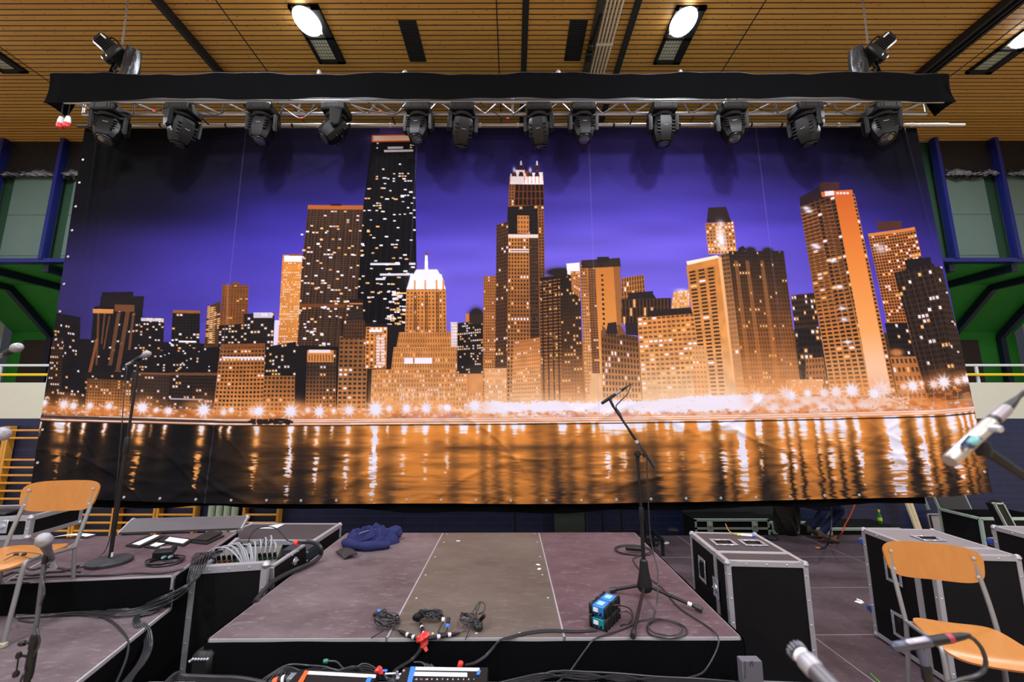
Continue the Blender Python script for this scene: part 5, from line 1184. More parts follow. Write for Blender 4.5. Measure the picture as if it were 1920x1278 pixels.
# black bundle
def bun(u, v):
    a = u*2*PI; z = v*.62; r = (.21 + .03*math.sin(3*a + 6*v) + .015*math.sin(9*a + 14*v))*math.sqrt(max(.02, 1 - (abs(v - .45)/.62)**3)); return (4.52 + r*math.cos(a)*.9, 7.25 + .7*r*math.sin(a), z*1.2 - .0)
tag(MB().grid(bun, 40, 20).build('fabric_bundle', mat('black_leather', (22, 22, 22), .45, 0, .2, 20, .4, 60)), 'black fabric bundle standing on the low stage beside the squatting person', 'bundle')
# panels and thin stands behind the riser
o = thing('clear_panel', 'grey-green panel leaning at the navy wall behind the riser', 'panel', (1.1, 8.3, FLZ)); MB().box((0, 0, .8), (.62, .03, 1.6), None, .004, rotm(-.05)).build('sheet', mat('panel_sheet', (52, 62, 58), .2, 0, .1), o); MB().box((0, -.01, .45), (.64, .05, .04)).build('foot_rail', BLACKM, o)
for k, (px, l) in enumerate(((966, 'thin black stand pole behind the tan riser deck'), (1098, 'thin black stand pole at the right edge of the grey-green panel'), (1130, 'thin black stand pole second right of the grey-green panel'), (1166, 'thin black stand pole third right of the grey-green panel'), (1209, 'thin black stand pole just behind the tripod mic stand'))):
    p = Yp(px, 980, 6.7); t = thing('stand_pole', l, 'pole', (p.x, 6.7, 0)); MB().rod((0, 0, .02), (0, 0, 1.5), .014, None, 8).build('pole', BLACKM, t); MB().box((0, 0, .01), (.3, .2, .02), None, .005).build('foot', BLACK, t)
t = thing('low_trolley', 'low black frame trolley behind the maroon riser deck', 'trolley', (1.75, 6.2, 0)); f = MB()
for a, b in (((-.35, 0, .21), (.35, 0, .21)), ((-.35, .4, .21), (.35, .4, .21)), ((-.35, 0, .0), (-.35, 0, .21)), ((.35, 0, 0), (.35, 0, .21)), ((-.35, .4, 0), (-.35, .4, .21)), ((.35, .4, 0), (.35, .4, .21)), ((.35, 0, .21), (.35, .4, .21)), ((-.35, 0, .21), (-.35, .4, .21))): f.bar(a, b, .035, .035)
f.build('frame', BLACKM, t)
for px, py, l in ((1225, 1018, 'black rubber foot lying at the low stage edge behind the riser corner'), (1262, 995, 'black foot behind the handled case'), (1447, 1010, 'flat black foot beside the open rear case')):
    p = Z(px, py, 0); o = MB().lathe([(.09, 0), (.095, .02), (.06, .045)], Matrix.Translation(p), 14).build('rubber_foot', RUBBER); tag(o, l, 'foot')
# open case at the right
def open_case():
    a = Yp(1838, 972, 5.5); t = thing('flight_case', 'open flight case with raised lid at the right end of the backdrop', 'flight case', (a.x, 5.5, 0)); w, d, h = .95, .5, a.z
    b = MB(); b.box((w/2, .01, h/2), (w, .02, h)); b.box((w/2, d - .01, h/2), (w, .02, h)); b.box((.01, d/2, h/2), (.02, d, h)); b.box((w - .01, d/2, h/2), (.02, d, h)); b.box((w/2, d/2, .02), (w, d, .04)); b.build('body', CASEB, t)
    f = MB(); f.box((w/2, 0, h), (w, .03, .03)); f.box((0, d/2, h), (.03, d, .03)); f.box((0, 0, h/2), (.03, .03, h)); f.box((0, d, h/2), (.03, .03, h)); f.build('edge_angle', OLIVE, t)
    M = Matrix.Translation((0, d, h)) @ rotm(-.30)
    l = MB(); l.box((w*.22, 0, .20), (w*.44, .03, .42), M); o = l.build('raised_lid', mat('lid_dark', (52, 52, 52)), t)
    f = MB()
    for a_, b_ in (((0, 0, 0), (0, 0, .42)), ((0, 0, .42), (w*.44, 0, .42)), ((w*.44, 0, .42), (w*.44, 0, 0)), ((-.06, .1, 0), (-.06, .1, .42)), ((0, 0, .42), (-.06, .1, .42))): f.bar(M @ Vector(a_), M @ Vector(b_), .022, .03)
    f.build('lid_edge', OLIVE, o)
open_case()
p0, p1 = Yp(1862, 940, 5.3), Yp(1895, 1002, 5.3); p1 = p1 + (p1 - p0)*((p1.z - .03)/(p0.z - p1.z))
t = thing('transport_cover', 'short olive case section leaning inside the open case at the right end', 'case lid', (0, 0, 0)); f = MB(); f.bar(p0, p1, .11, .1, .008); f.build('body', BLACKM, t); f = MB()
for dx in (-.05, .05): f.bar(p0 + Vector((dx, -.05, 0)), p1 + Vector((dx, -.05, 0)), .03, .012)
f.bar(p0 + Vector((-.06, -.05, -.01)), p0 + Vector((.06, -.05, -.01)), .03, .014); f.build('edge_angle', OLIVE, t)
# ------------------------------------------------------------------ chairs
def wood_mat(name, c1, c2, st=(1, 14, 1)):
    m, N, L, b = node_mat(name); tc = N.new('ShaderNodeTexCoord'); mp = N.new('ShaderNodeMapping'); mp.inputs['Scale'].default_value = st; L.new(tc.outputs['Object'], mp.inputs[0])
    n = N.new('ShaderNodeTexNoise'); n.inputs['Scale'].default_value = 5; n.inputs['Detail'].default_value = 6; n.inputs['Distortion'].default_value = .6; L.new(mp.outputs[0], n.inputs['Vector'])
    x = N.new('ShaderNodeMix'); x.data_type = 'RGBA'; L.new(n.outputs['Fac'], x.inputs[0]); x.inputs[6].default_value = s2l(c1) + (1,); x.inputs[7].default_value = s2l(c2) + (1,)
    L.new(x.outputs[2], b.inputs['Base Color']); b.inputs['Roughness'].default_value = .38; b.inputs['Coat Weight'].default_value = .25; b.inputs['Coat Roughness'].default_value = .25
    return m
PLY = wood_mat('beech_plywood', (172, 108, 44), (190, 127, 60), (9, 1, 2))
FOOTC = mat('beige_foot', (170, 162, 140), .5)
def plate(fn, nu, nv, th):
    """a bent plywood sheet: fn(u, v) -> front point; given a back th behind"""
    m = MB(); g = [[m.bm.verts.new(fn(i/nu, j/nv)) for i in range(nu + 1)] for j in range(nv + 1)]
    for j in range(nv):
        for i in range(nu): m.bm.faces.new((g[j][i], g[j][i + 1], g[j + 1][i + 1], g[j + 1][i]))
    m.bm.normal_update()
    r = bmesh.ops.solidify(m.bm, geom=m.bm.faces[:], thickness=th); return m
def chair(label, loc, rz, group='wooden school chairs'):
    t = thing('school_chair', label, 'chair', loc, rz, group)
    for s in (-1, 1):
        MB().tube([(s*.212, .205, .02), (s*.204, .178, .24), (s*.198, .165, .40)], .0115, 10, 4).build('leg', STEEL, t)
        MB().tube([(s*.212, -.225, .02), (s*.204, -.19, .26), (s*.198, -.168, .395), (s*.196, -.14, .418), (s*.194, -.05, .415)], .0115, 10, 4).build('leg', STEEL, t)
        MB().tube([(s*.194, -.05, .415), (s*.196, .07, .405), (s*.198, .165, .40)], .0115, 10, 3).build('seat_rail', STEEL, t)
        MB().tube([(s*.198, .165, .39), (s*.200, .20, .52), (s*.198, .245, .66), (s*.19, .275, .775)], .0115, 10, 4).build('back_upright', STEEL, t)
        for y in (.206, -.227): MB().box((s*.2125, y, .015), (.034, .03, .03), None, .006).build('foot_cap', FOOTC, t)
    MB().rod((-.198, .168, .392), (.198, .168, .392), .009).build('cross_tube', STEEL, t)
    def rrect(u, v, w, h, p=3.2):
        x, y = 2*u - 1, 2*v - 1; a = max(abs(x), abs(y), 1e-6); l = (abs(x)**p + abs(y)**p)**(1/p); k = a/l if l > 1e-6 else 1
        return x*k*w/2, y*k*h/2
    def seat(u, v):
        x, y = rrect(u, v, .41, .40, 5); w = 1 - .10*(y + .2)/.4; z = .425 - .012*math.cos(x*7) - .55*max(0, -y - .12)**2*6 + .01*max(0, y)*8*.2
        return (x*w, y - .015, z)
    MB.build(plate(seat, 22, 22, .011), 'seat', PLY, t)
    def back(u, v):
        x, z = rrect(u, v, .455, .195, 4); w = 1 + .06*(z/.1); bow = .045*(1 - (x/.22)**2)
        return (x*w, .262 + bow*.8 - .012 + .15*(z) , .705 + z)
    bk = plate(back, 24, 12, -.010).build('backrest', PLY, t)
    for s in (-1, 1):
        for z in (.655, .75): MB().lathe([(.009, 0), (.008, .003), (.003, .005)], Matrix.Translation((s*.19, .255 + .15*(z - .705) - .012, z)) @ rotm(PI/2), 10).build('screw', CHROME, bk)
    return t
chair('wooden school chair on the stepped riser, a thin cable lying on its seat', (-3.035, 2.70, BZ), .15)
chair('wooden school chair with chrome legs in front of the castored flight case', (2.37, 2.37, .43), -.34)
deck('dark riser deck below the picture edge under the wooden chair by the castored case', (1.80, 1.55, 0), 1.2, 1.06, 0, DECKD, .43, True, None, .1, 0)
# earphone cable on the seat
sp = lambda px, py: Z(px, py, BZ + .432)
cable('thin_cable', 'thin black cable with two beads lying on the left chair seat', [sp(8, 1050), sp(30, 1041), sp(60, 1046), sp(78, 1040), sp(60, 1036), sp(30, 1035), sp(12, 1040)], .0022, RUBBER)
for k, px in enumerate((30, 45)): p = sp(px, 1040); o = MB().lathe([(.004, -.012), (.008, -.008), (.008, .008), (.004, .012)], Matrix.Translation(p + Vector((0, 0, .004))) @ rotm(0, PI/2), 10).build('cable_bead', PLASTIC); tag(o, 'tiny black bead of the thin cable on the left chair seat', 'bead', 'beads on the chair seat')
# ------------------------------------------------------------------ microphones and stands
def dirM(p, d, up=Vector((0, 0, 1))):
    x, y, z = frame_from(d, up); M = Matrix((x, y, z)).transposed().to_4x4(); M.translation = p; return M
def vocal_mic(label, tip, tail, k=1., group=None, body=MICB):
    """ball-headed microphone from tip of the grille to the plug end"""
    tip, tail = Vector(tip), Vector(tail); L = (tip - tail).length; M = dirM(tail, tip - tail)
    t = thing('microphone', label, 'microphone', tail, 0, group); M.translation = (0, 0, 0)
    MB().lathe([(.0105*k, 0), (.012*k, L*.02), (.0135*k, L*.4), (.017*k, L*.62), (.019*k, L*.68), (.019*k, L*.70)], M, 18).build('body', body, t)
    MB().lathe([(.0195*k, L*.69), (.0245*k, L*.74), (.0252*k, L*.80), (.0245*k, L*.84), (.022*k, L*.92), (.015*k, L*.98), (.004*k, L)], M, 20).build('grille', MESHM, t)
    MB().lathe([(.0252*k, L*.775), (.0262*k, L*.785), (.0262*k, L*.805), (.0252*k, L*.815)], M, 20, False).build('grille_band', GREYMIC, t)
    MB().lathe([(.0095*k, -L*.33), (.0095*k, -L*.02), (.0105*k, 0)], M, 14).build('plug', CHROME, t)
    return t
def mic_holder(parent, p, d, k=1.):
    M = dirM(p, d); MB().lathe([(.0155*k, -.03), (.017*k, 0), (.0175*k, .03)], M, 14, False).build('mic_clip', PLASTIC, parent)
# round-base stand on the upper left riser
b = Z(205, 1056, AZ); top = Vector((b.x + .012, b.y, 0)); top.z = Yp(266, 672, b.y).z
t = thing('microphone_stand', 'straight black microphone stand with round iron base on the upper left riser', 'microphone stand', b)
MB().lathe([(.128, 0), (.131, .006), (.130, .022), (.122, .03), (.05, .035), (.016, .04)], None, 36).build('base', mat('cast_iron', (52, 52, 56), .6, .2, .2, 20, .2, 60), t)
H = top.z - b.z
MB().rod((0, 0, .03), (0, 0, H*.57), .0125).build('lower_tube', BLACKM, t); MB().rod((0, 0, H*.55), (0, 0, H), .009).build('upper_tube', BLACKM, t)
MB().lathe([(.014, -.06), (.017, -.05), (.017, .05), (.012, .06)], Matrix.Translation((0, 0, H*.56)), 16).build('clutch', PLASTIC, t)
tag(MB().box((.012, -.002, .06), (.006, .012, .03)).build('tape_mark', WHITET, t), 'small white tape on the foot of the tube')
tip, tail = Yp(281, 661, b.y - .05), Yp(248, 678, b.y + .02)
vocal_mic('silver ball-headed microphone on the straight stand of the upper left riser', tip, tail, 1.0)
MB().tube([(0, 0, H - .05), (.0, -.005, H - .02)], .012, 10).build('holder', PLASTIC, t)
mic_holder(t, (tip*.35 + tail*.65) - b, tip - tail)
d_ = (tail - tip).normalized(); cb = tail + d_*.06
cable('microphone_cable', 'microphone cable hanging down the straight stand of the upper left riser', [cb, cb + d_*.03 + Vector((-.01, 0, -.02)), Yp(238, 690, b.y), Yp(233, 730, b.y), Yp(229, 790, b.y - .02), Yp(224, 850, b.y), Yp(218, 920, b.y), Yp(212, 970, b.y), Yp(206, 1008, b.y - .02), Yp(203, 1018, b.y), Z(195, 1035, AZ + .01), Z(170, 1055, AZ + .006), Z(140, 1066, AZ + .006), Z(95, 1072, AZ + .006), Z(30, 1079, AZ + .006)], .0035, RUBBER)
# a second vocal mic at the left border
y2 = 2.25; tip, tail = Yp(38, 648, y2), Yp(4, 666, y2 + .05)
t = thing('microphone_stand', 'straight black microphone stand at the left photo border in front of the green gallery wall', 'microphone stand', (tail.x + .03, y2, BZ)); h2 = tail.z - BZ - .01
MB().lathe([(.128, 0), (.130, .02), (.05, .034), (.016, .04)], None, 30).build('base', MATS['cast_iron'], t); MB().rod((0, 0, .03), (0, 0, h2), .0095).build('tube', BLACKM, t); mic_holder(t, (tip*.4 + tail*.6) - t.location, tip - tail)
vocal_mic('silver ball-headed microphone at the left photo border against the green gallery wall', tip, tail)
# near vocal mic in the lower left, tilted, on a tripod stand
yb = 1.62; tip = Yp(79, 1003, yb - .02); tail = Yp(96, 1050, yb + .05)
vocal_mic('grey ball-headed microphone pointing up in front of the left chair seat', tip, tail, .95)
foot = Yp(52, 1278, yb + .03); jn = Yp(83, 1055, yb + .03)
t = thing('microphone_stand', 'dark microphone stand with side clutch in the lower left, cable wound around it', 'microphone stand', (foot.x, foot.y, 0)); O = t.location
bt = Vector((foot.x - .015, foot.y, BZ + .01))
MB().tube([bt - O, Yp(58, 1240, yb + .03) - O], .0098, 12).build('lower_tube', BLACKM, t); MB().tube([Yp(57, 1245, yb + .03) - O, Yp(66, 1190, yb + .03) - O, jn - O], .0072, 12).build('upper_tube', mat('dull_tube', (96, 98, 112), .35, .7), t)
q = Yp(57, 1244, yb + .03) - O; MB().lathe([(.0115, -.05), (.0135, -.03), (.0135, .03), (.011, .05)], Matrix.Translation(q), 14).build('clutch', PLASTIC, t)
q = Yp(63, 1203, yb + .03) - O; m_ = MB(); m_.lathe([(.010, -.025), (.0125, -.018), (.0125, .018), (.010, .025)], Matrix.Translation(q), 12); m_.rod(q, q + Vector((-.03, -.005, -.002)), .005); m_.lathe([(.008, -.01), (.010, 0), (.008, .01)], Matrix.Translation(q + Vector((-.034, -.005, -.002))) @ rotm(0, PI/2), 10); m_.build('collar', PLASTIC, t)
q0 = Yp(52, 1230, yb + .02) - O; q1 = Yp(35, 1228, yb) - O; m_ = MB(); m_.rod(q0, q1, .004); m_.lathe([(.007, -.009), (.009, 0), (.007, .009)], Matrix.Translation(q1), 10); m_.rod(q1, Yp(31, 1258, yb) - O, .0025); m_.lathe([(.007, -.009), (.010, 0), (.007, .009)], Matrix.Translation(Yp(30, 1263, yb) - O), 10); m_.build('side_knob', PLASTIC, t)
for a in (.4, 2.5, 4.6): MB().rod(bt - O + Vector((0, 0, .10)), bt - O + Vector((.22*math.cos(a), .22*math.sin(a), .01)), .009).build('leg', BLACKM, t)
m_ = MB(); m_.tube([jn - O, tail*.6 + tip*.4 - O], .009, 10); m_.build('mic_clip', PLASTIC, t)
cable('microphone_cable', 'microphone cable wound around the dark stand in the lower left', [tail, Yp(93, 1055, yb), Yp(86, 1066, yb + .05), Yp(80, 1085, yb + .01), Yp(83, 1108, yb), Yp(79, 1125, yb), Yp(72, 1143, yb + .06), Yp(66, 1165, yb + .05), Yp(72, 1185, yb), Yp(74, 1205, yb), Yp(66, 1225, yb), Yp(58, 1240, yb + .06), Yp(44, 1262, yb), Yp(36, 1285, yb)], .0032, RUBGREY if False else RUBBER)
# a blurred mic tip at the left border
tip, tail = Yp(14, 816, 1.25), Yp(-40, 802, 1.25)
vocal_mic('silver microphone head poking in at the left photo border, level with the wall bars', tip, tail, .8)
t = thing('microphone_stand', 'boom microphone stand outside the left border holding the poking microphone', 'microphone stand', (tail.x - .35, 1.3, BZ)); MB().rod((0, 0, .02), (0, 0, tail.z - BZ - .1), .012).build('tube', BLACKM, t); MB().rod((0, 0, tail.z - BZ - .1), tail - t.location + Vector((.0, .0, -.012)), .009).build('boom', BLACKM, t); MB().lathe([(.12, 0), (.12, .02), (.02, .03)], None, 24).build('base', MATS['cast_iron'], t)
# tripod boom stand on the maroon deck
b = Z(1210, 1119, .75); yb = b.y
t = thing('microphone_stand', 'black tripod boom stand standing on the maroon riser deck', 'microphone stand', b)
hub = MB(); hub.lathe([(.016, .245), (.026, .235), (.032, .17), (.05, .085), (.052, .06), (.04, .04), (.02, .03)], None, 16); hub.build('hub', PLASTIC, t)
for (px, py), z in (((1147, 1106), .02), ((1313, 1141), .02), ((1187, 1190), .02)):
    e = Z(px, py, .77) - b; s = Vector((e.x*.1, e.y*.1, .075))
    l = MB().rod(s, e + Vector((0, 0, 0)), .0105).build('leg', BLACKM, t); dn = (e - s).normalized(); MB().rod(e - dn*.03, e + dn*.012, .017).build('rubber_foot', RUBBER, l)
    if px == 1313: tag(MB().rod(e - dn*.075, e - dn*.05, .0125).build('tape_band', WHITET, l), 'white tape band')
pt = Yp(1195, 850, yb) - b
MB().rod((0, 0, .2), (0, 0, .54), .0135).build('lower_tube', BLACKM, t); MB().rod((-.0, 0, .53), pt, .0095).build('upper_tube', BLACKM, t)
q = Yp(1199, 893, yb) - b; MB().lathe([(.015, -.045), (.018, -.03), (.018, .03), (.014, .045)], Matrix.Translation(Vector((0, 0, .54))), 14).build('clutch', PLASTIC, t)
m_ = MB(); m_.lathe([(.016, -.03), (.022, -.02), (.022, .02), (.016, .03)], Matrix.Translation(pt) @ rotm(PI/2), 14); m_.rod(pt, Yp(1208, 852, yb - .03) - b, .006); m_.lathe([(.012, -.012), (.015, 0), (.012, .012)], Matrix.Translation(Yp(1208, 853, yb - .03) - b), 10); m_.rod(pt + Vector((0, 0, -.06)), pt, .014); m_.build('boom_joint', PLASTIC, t)
ba, bb = Yp(1228, 876, yb - .02) - b, Yp(1150, 762, yb + .03) - b
MB().rod(ba, bb, .0085).build('boom', BLACKM, t); MB().rod(ba, ba*.55 + (Yp(1195, 828, yb) - b)*.45, .0125).build('boom_grip', RUBBER, t); q = Yp(1194, 828, yb - .03) - b; MB().lathe([(.012, -.01), (.014, 0), (.012, .01)], Matrix.Translation(q) @ rotm(PI/2), 10).build('boom_knob', CHROME, t)
tip, tail = Yp(1128, 756, yb + .04), Yp(1178, 723, yb + .04)
M = dirM(Vector((0, 0, 0)), tail - tip); L = (tail - tip).length
tm = thing('microphone', 'slim black pencil microphone with silver plug on the tripod boom stand', 'microphone', tip)
MB().lathe([(.0105, 0), (.012, .005), (.012, L*.5), (.0105, L*.52)], M, 14).build('body', PLASTIC, tm); MB().lathe([(.0108, L*.5), (.0108, L*.72)], M, 14).build('plug_shell', GREYMIC, tm); MB().lathe([(.0105, L*.72), (.009, L*.86), (.005, L)], M, 14).build('cable_boot', PLASTIC, tm)
m_ = MB(); m_.tube([bb, Yp(1144, 750, yb + .03) - b, (tip*.62 + tail*.38) - b], .010, 10); m_.build('mic_clip', PLASTIC, t)
cable('microphone_cable', 'cable looping from the pencil microphone along the boom down to the maroon deck', [tail, tail + Vector((.02, 0, .012)), Yp(1177, 737, yb + .02), Yp(1165, 750, yb + .02), Yp(1155, 762, yb), Yp(1163, 775, yb), Yp(1172, 795, yb - .02), Yp(1186, 818, yb + .02), Yp(1200, 838, yb - .03), Yp(1212, 858, yb - .03), Yp(1213, 880, yb - .02), Yp(1215, 930, yb - .02), Yp(1219, 1000, yb - .02), Yp(1226, 1040, yb - .06), Yp(1233, 1070, yb - .12), Yp(1233, 1110, yb - .2), Yp(1230, 1140, yb - .25), Z(1222, 1165, .757), Z(1213, 1176, .757), Z(1222, 1190, .757), Z(1260, 1196, .757), Z(1287, 1187, .757), Z(1280, 1172, .76), Z(1245, 1161, .76), Z(1216, 1167, .765), Z(1222, 1183, .767), Z(1255, 1191, .767), Z(1277, 1185, .767), Z(1275, 1172, .77), Z(1240, 1160, .77), Z(1205, 1162, .757), Z(1170, 1178, .757), Z(1118, 1196, .757), Yp(1100, 1215, 2.52), Yp(1082, 1240, 2.5), Yp(1065, 1262, 2.47), Yp(1040, 1282, 2.44)], .0045, RUBBER)
# coil with an inline box at the back of the maroon deck
def coil(name, label, c, r1, r2, n, z, rad, m, seed, lead=None, wob=.06):
    r = random.Random(seed); P = []
    for k in range(n*12):
        a = k/12*2*PI; w = 1 + wob*math.sin(a*.37 + seed) + r.uniform(-.015, .015); P.append(Vector((c.x + r1*w*math.cos(a + .1*math.sin(k*.11)), c.y + r2*w*math.sin(a), z + rad + rad*1.1*(k/12) * .9)))
    if lead: P += [Vector(p) for p in lead]
    return cable(name, label, P, rad, m, None, 3)
c = Z(1188, 1033, .75)
coil('cable_coil', 'thin grey-black cable coil with an inline box at the back of the maroon deck', c, .16, .13, 3, .75, .0042, RUBBER, 3, [Z(1190, 1045, .757), Z(1188, 1052, .757), Z(1200, 1068, .757), Z(1215, 1082, .757), Z(1240, 1100, .757), Z(1255, 1118, .757), Z(1275, 1140, .757), Z(1310, 1163, .757), Z(1335, 1180, .757), Yp(1347, 1195, 2.53), Yp(1345, 1215, 2.5), Yp(1330, 1245, 2.47), Yp(1315, 1262, 2.45), Yp(1290, 1270, 2.42)])
o = MB().box((0, 0, 0), (.16, .045, .035), Matrix.Translation(Z(1190, 1028, .785)) @ rotm(0, 0, -.25), .01).build('inline_box', PLASTIC); tag(o, 'black inline box lying in the cable coil on the maroon deck', 'box')
# direct boxes
DIB = mat('di_blue', (44, 126, 200), .35, .2, .05); DIT = mat('di_teal', (30, 132, 150), .35, .2, .05)
dc = Z(1128, 1174, .75); drz = .93
def di(label, off, z, m):
    c, s = math.cos(drz), math.sin(drz); p = (dc.x + c*off[0] - s*off[1], dc.y + s*off[0] + c*off[1], .75 + z)
    t = thing('direct_box', label, 'box', p, drz, 'blue direct boxes on the maroon deck')
    MB().box((0, 0, .03), (.094, .076, .052), None, .004).build('shell', m, t)
    for y in (-.046, .046):
        e = MB(); e.box((.0, y, .03), (.104, .014, .062), None, .006)
        for x in (-.04, 0, .04): e.box((x, y + (.008 if y > 0 else -.008), .03), (.014, .006, .06), None, .002)
        e.build('rubber_guard', PLASTIC, t)
    f = MB(); f.box((-.048, .012, .034), (.003, .03, .022)); f.build('face_label', WHITET, t); f = MB()
    for y in (-.02, .004, .024): f.lathe([(.007, 0), (.006, .01)], Matrix.Translation((-.049, y, .018)) @ rotm(0, -PI/2), 8)
    f.build('knobs', BLACKM, t); tag(MB().box((0, 0, .0565), (.05, .04, .001)).build('top_print', mat('di_print', (150, 196, 232), .4), t), 'pale printed panel')
di('teal direct box at the bottom of the front stack beside the tripod foot', (0, 0), .003, DIT); di('blue direct box on top of the teal one', (0, 0), .071, DIB)
di('dark blue direct box at the bottom of the rear stack', (.108, .0), .003, DIT); di('blue direct box on top of the rear stack, cable plugged in', (.108, .0), .071, DIB)
cable('signal_cable', 'short black cable curling from the blue direct boxes to the deck', [Z(1148, 1135, .86), Z(1160, 1134, .86), Z(1180, 1140, .82), Z(1187, 1155, .78), Z(1180, 1167, .757), Z(1165, 1170, .757)], .004, RUBBER)
cable('signal_cable', 'second short black cable curling beside the direct boxes', [Z(1160, 1150, .80), Z(1172, 1145, .80), Z(1184, 1152, .78), Z(1182, 1164, .757), Z(1164, 1172, .757)], .004, RUBBER)
for k in (0, 1): cable('signal_cable', 'pair of black cables running from the direct boxes over the riser front edge', [Z(1120 - 2*k, 1180 + 2*k, .757), Z(1080, 1182 + k*2, .757), Z(1030, 1180 + k*3, .757), Z(990, 1184 + k*3, .757), Z(960, 1192 + k*3, .757), Z(938, 1199 + k, .758), Yp(925, 1212 + k*3, 2.53), Yp(910, 1228 + k*3, 2.5), Yp(890, 1241 + k*2, 2.46), Yp(872, 1246 + k, 2.42)], .0045, RUBBER, group='cable pair from the direct boxes')
o = MB().lathe([(.011, -.016), (.014, -.012), (.014, .012), (.011, .016)], Matrix.Translation(Yp(863, 1246, 2.42)) @ rotm(0, .3, 0), 12).build('tape_wrap', RED); tag(o, 'red tape wrapped on the cable pair by the blue taped stage box', 'tape')
# ------------------------------------------------------------------ cable bundles on the tan deck
def bundle(label, c, r1, r2, n, seed, rad=.0032, tilt=0, tails=()):
    r = random.Random(seed); t = thing('cable_bundle', label, 'cable bundle', (c.x, c.y, .75), tilt)
    P = []
    for k in range(n*10):
        a = k/10*2*PI; w = 1 + r.uniform(-.14, .14); P.append((r1*w*math.cos(a), r2*w*math.sin(a) + .012*math.sin(a*.3), .006 + r.uniform(0, .03) + .02*abs(math.sin(a*.5))))
    MB().tube(P, rad, 6, 3).build('coil', RUBBER, t)
    for p in tails: MB().tube([Vector(q) - Vector((c.x, c.y, .75)) if tilt == 0 else q for q in p], rad, 6, 5).build('tail', RUBBER, t)
    return t
def clip_mic(parent, p, d, k=1.):
    p = Vector(p) - parent.location; M = dirM(p, d)
    MB().lathe([(.008*k, -.03*k), (.011*k, -.026*k), (.011*k, .006*k), (.006*k, .01*k)], M, 12).build('clip_mic', PLASTIC, parent)
    tag(MB().lathe([(.0125*k, .002), (.0135*k, .006), (.0125*k, .018*k)], M, 12).build('clip_ring', BLUET, parent), 'blue clip ring')
c = Z(724, 1172, .75); P0 = Z(696, 1196, .757)
t = bundle('black cable bundle with blue-ringed clip microphone on the seam of the tan deck', c, .068, .05, 9, 4, .0034, 0, [[Z(740, 1165, .77), Z(725, 1178, .79), Z(705, 1190, .77), P0], [Z(722, 1156, .78), Z(727, 1150, .80), Z(722, 1142, .81), Z(714, 1146, .80)]]); clip_mic(t, Z(708, 1148, .785), Vector((1, .6, .5)))
c = Z(811, 1162, .75); t = bundle('black cable bundle with two black clips and a white tie on the tan deck', c, .062, .03, 9, 8, .0034, 0, [[Z(795, 1145, .80), Z(815, 1143, .81), Z(830, 1152, .79), Z(832, 1160, .77)], [Z(832, 1165, .77), Z(822, 1182, .757), Z(826, 1186, .757), Z(836, 1184, .757), Z(840, 1174, .765)]])
clip_mic(t, Z(840, 1168, .79), Vector((-.1, -.5, -1)))
m_ = MB()
for px, py in ((791, 1150), (782, 1157)): m_.box((0, 0, 0), (.05, .032, .05), Matrix.Translation(Z(px, py, .79) - t.location) @ rotm(.4, .5, .3), .012)
m_.build('black_clips', BLACK, t); m_ = MB().lathe([(.012, -.008), (.012, .008)], Matrix.Translation(Z(831, 1161, .785) - t.location) @ rotm(0, PI/2), 12); m_.build('velcro_tie', WHITET, t)
c = Z(878, 1172, .75); t = bundle('tall black cable loop with a knobbly clip near the riser front edge', c, .05, .045, 5, 12, .0034, 0, [[Z(895, 1152, .80), Z(893, 1138, .83), Z(900, 1128, .85), Z(909, 1133, .84), Z(907, 1146, .82), Z(897, 1151, .80)], [Z(884, 1170, .78), Z(878, 1185, .765), Z(873, 1198, .758)]])
up = dirM(Vector((0, 0, 0)), Z(893, 1152, .82) - Z(873, 1180, .755))
P = [up @ Vector((.018*math.cos(a), .012*math.sin(a), .07 + .062*math.sin(a + 1.57))) for a in np.linspace(0, 10*PI, 60)]
MB().tube([Vector((p.x - .01, p.y, max(.006, p.z + .01))) for p in P], .0034, 6).build('tall_loop', RUBBER, t); p1 = Z(904, 1158, .80) - t.location; MB().lathe([(.006, -.03), (.011, -.02), (.012, .02), (.007, .03)], Matrix.Translation(p1) @ rotm(.5, .6, 0), 10).build('plug', PLASTIC, t)
m_ = MB(); 
for k in range(6): m_.box((0, 0, 0), (.034, .03, .034), Matrix.Translation(Z(892 + 4*(k % 3), 1166 + 5*(k//2), .785 - .008*(k//2)) - t.location) @ rotm(k, k*.7, k*.3), .009)
m_.build('knobbly_clip', BLACKM, t)
# three inline plugs tied with red tape at the riser edge
def xlr(label, a, b, bands, m=PLASTIC):
    a, b = Vector(a), Vector(b); L = (b - a).length; M = dirM(Vector((0, 0, 0)), b - a)
    t = thing('cable_connector', label, 'connector', a); MB().lathe([(.005, 0), (.0095, L*.12), (.0105, L*.3), (.0105, L*.9), (.008, L)], M, 14).build('shell', m, t)
    for q in bands: tag(MB().lathe([(.0112, L*q), (.0112, L*(q + .1))], M, 14, False).build('pale_band', mat('pale_band', (206, 196, 206), .5), t), 'pale tape band')
    return t
kn = Z(796, 1201, .765)
xlr('black cable connector with pale bands pointing from the red tape towards the blue hoodie', Z(747, 1182, .765), Z(787, 1199, .765), (.4, .68)); xlr('black cable connector with pale bands pointing from the red tape up to the middle bundle', Z(788, 1168, .765), Z(797, 1192, .765), (.3, .75)); xlr('black cable connector with pale bands pointing from the red tape towards the tall loop', Z(862, 1186, .765), Z(802, 1197, .765), (.28, .62))
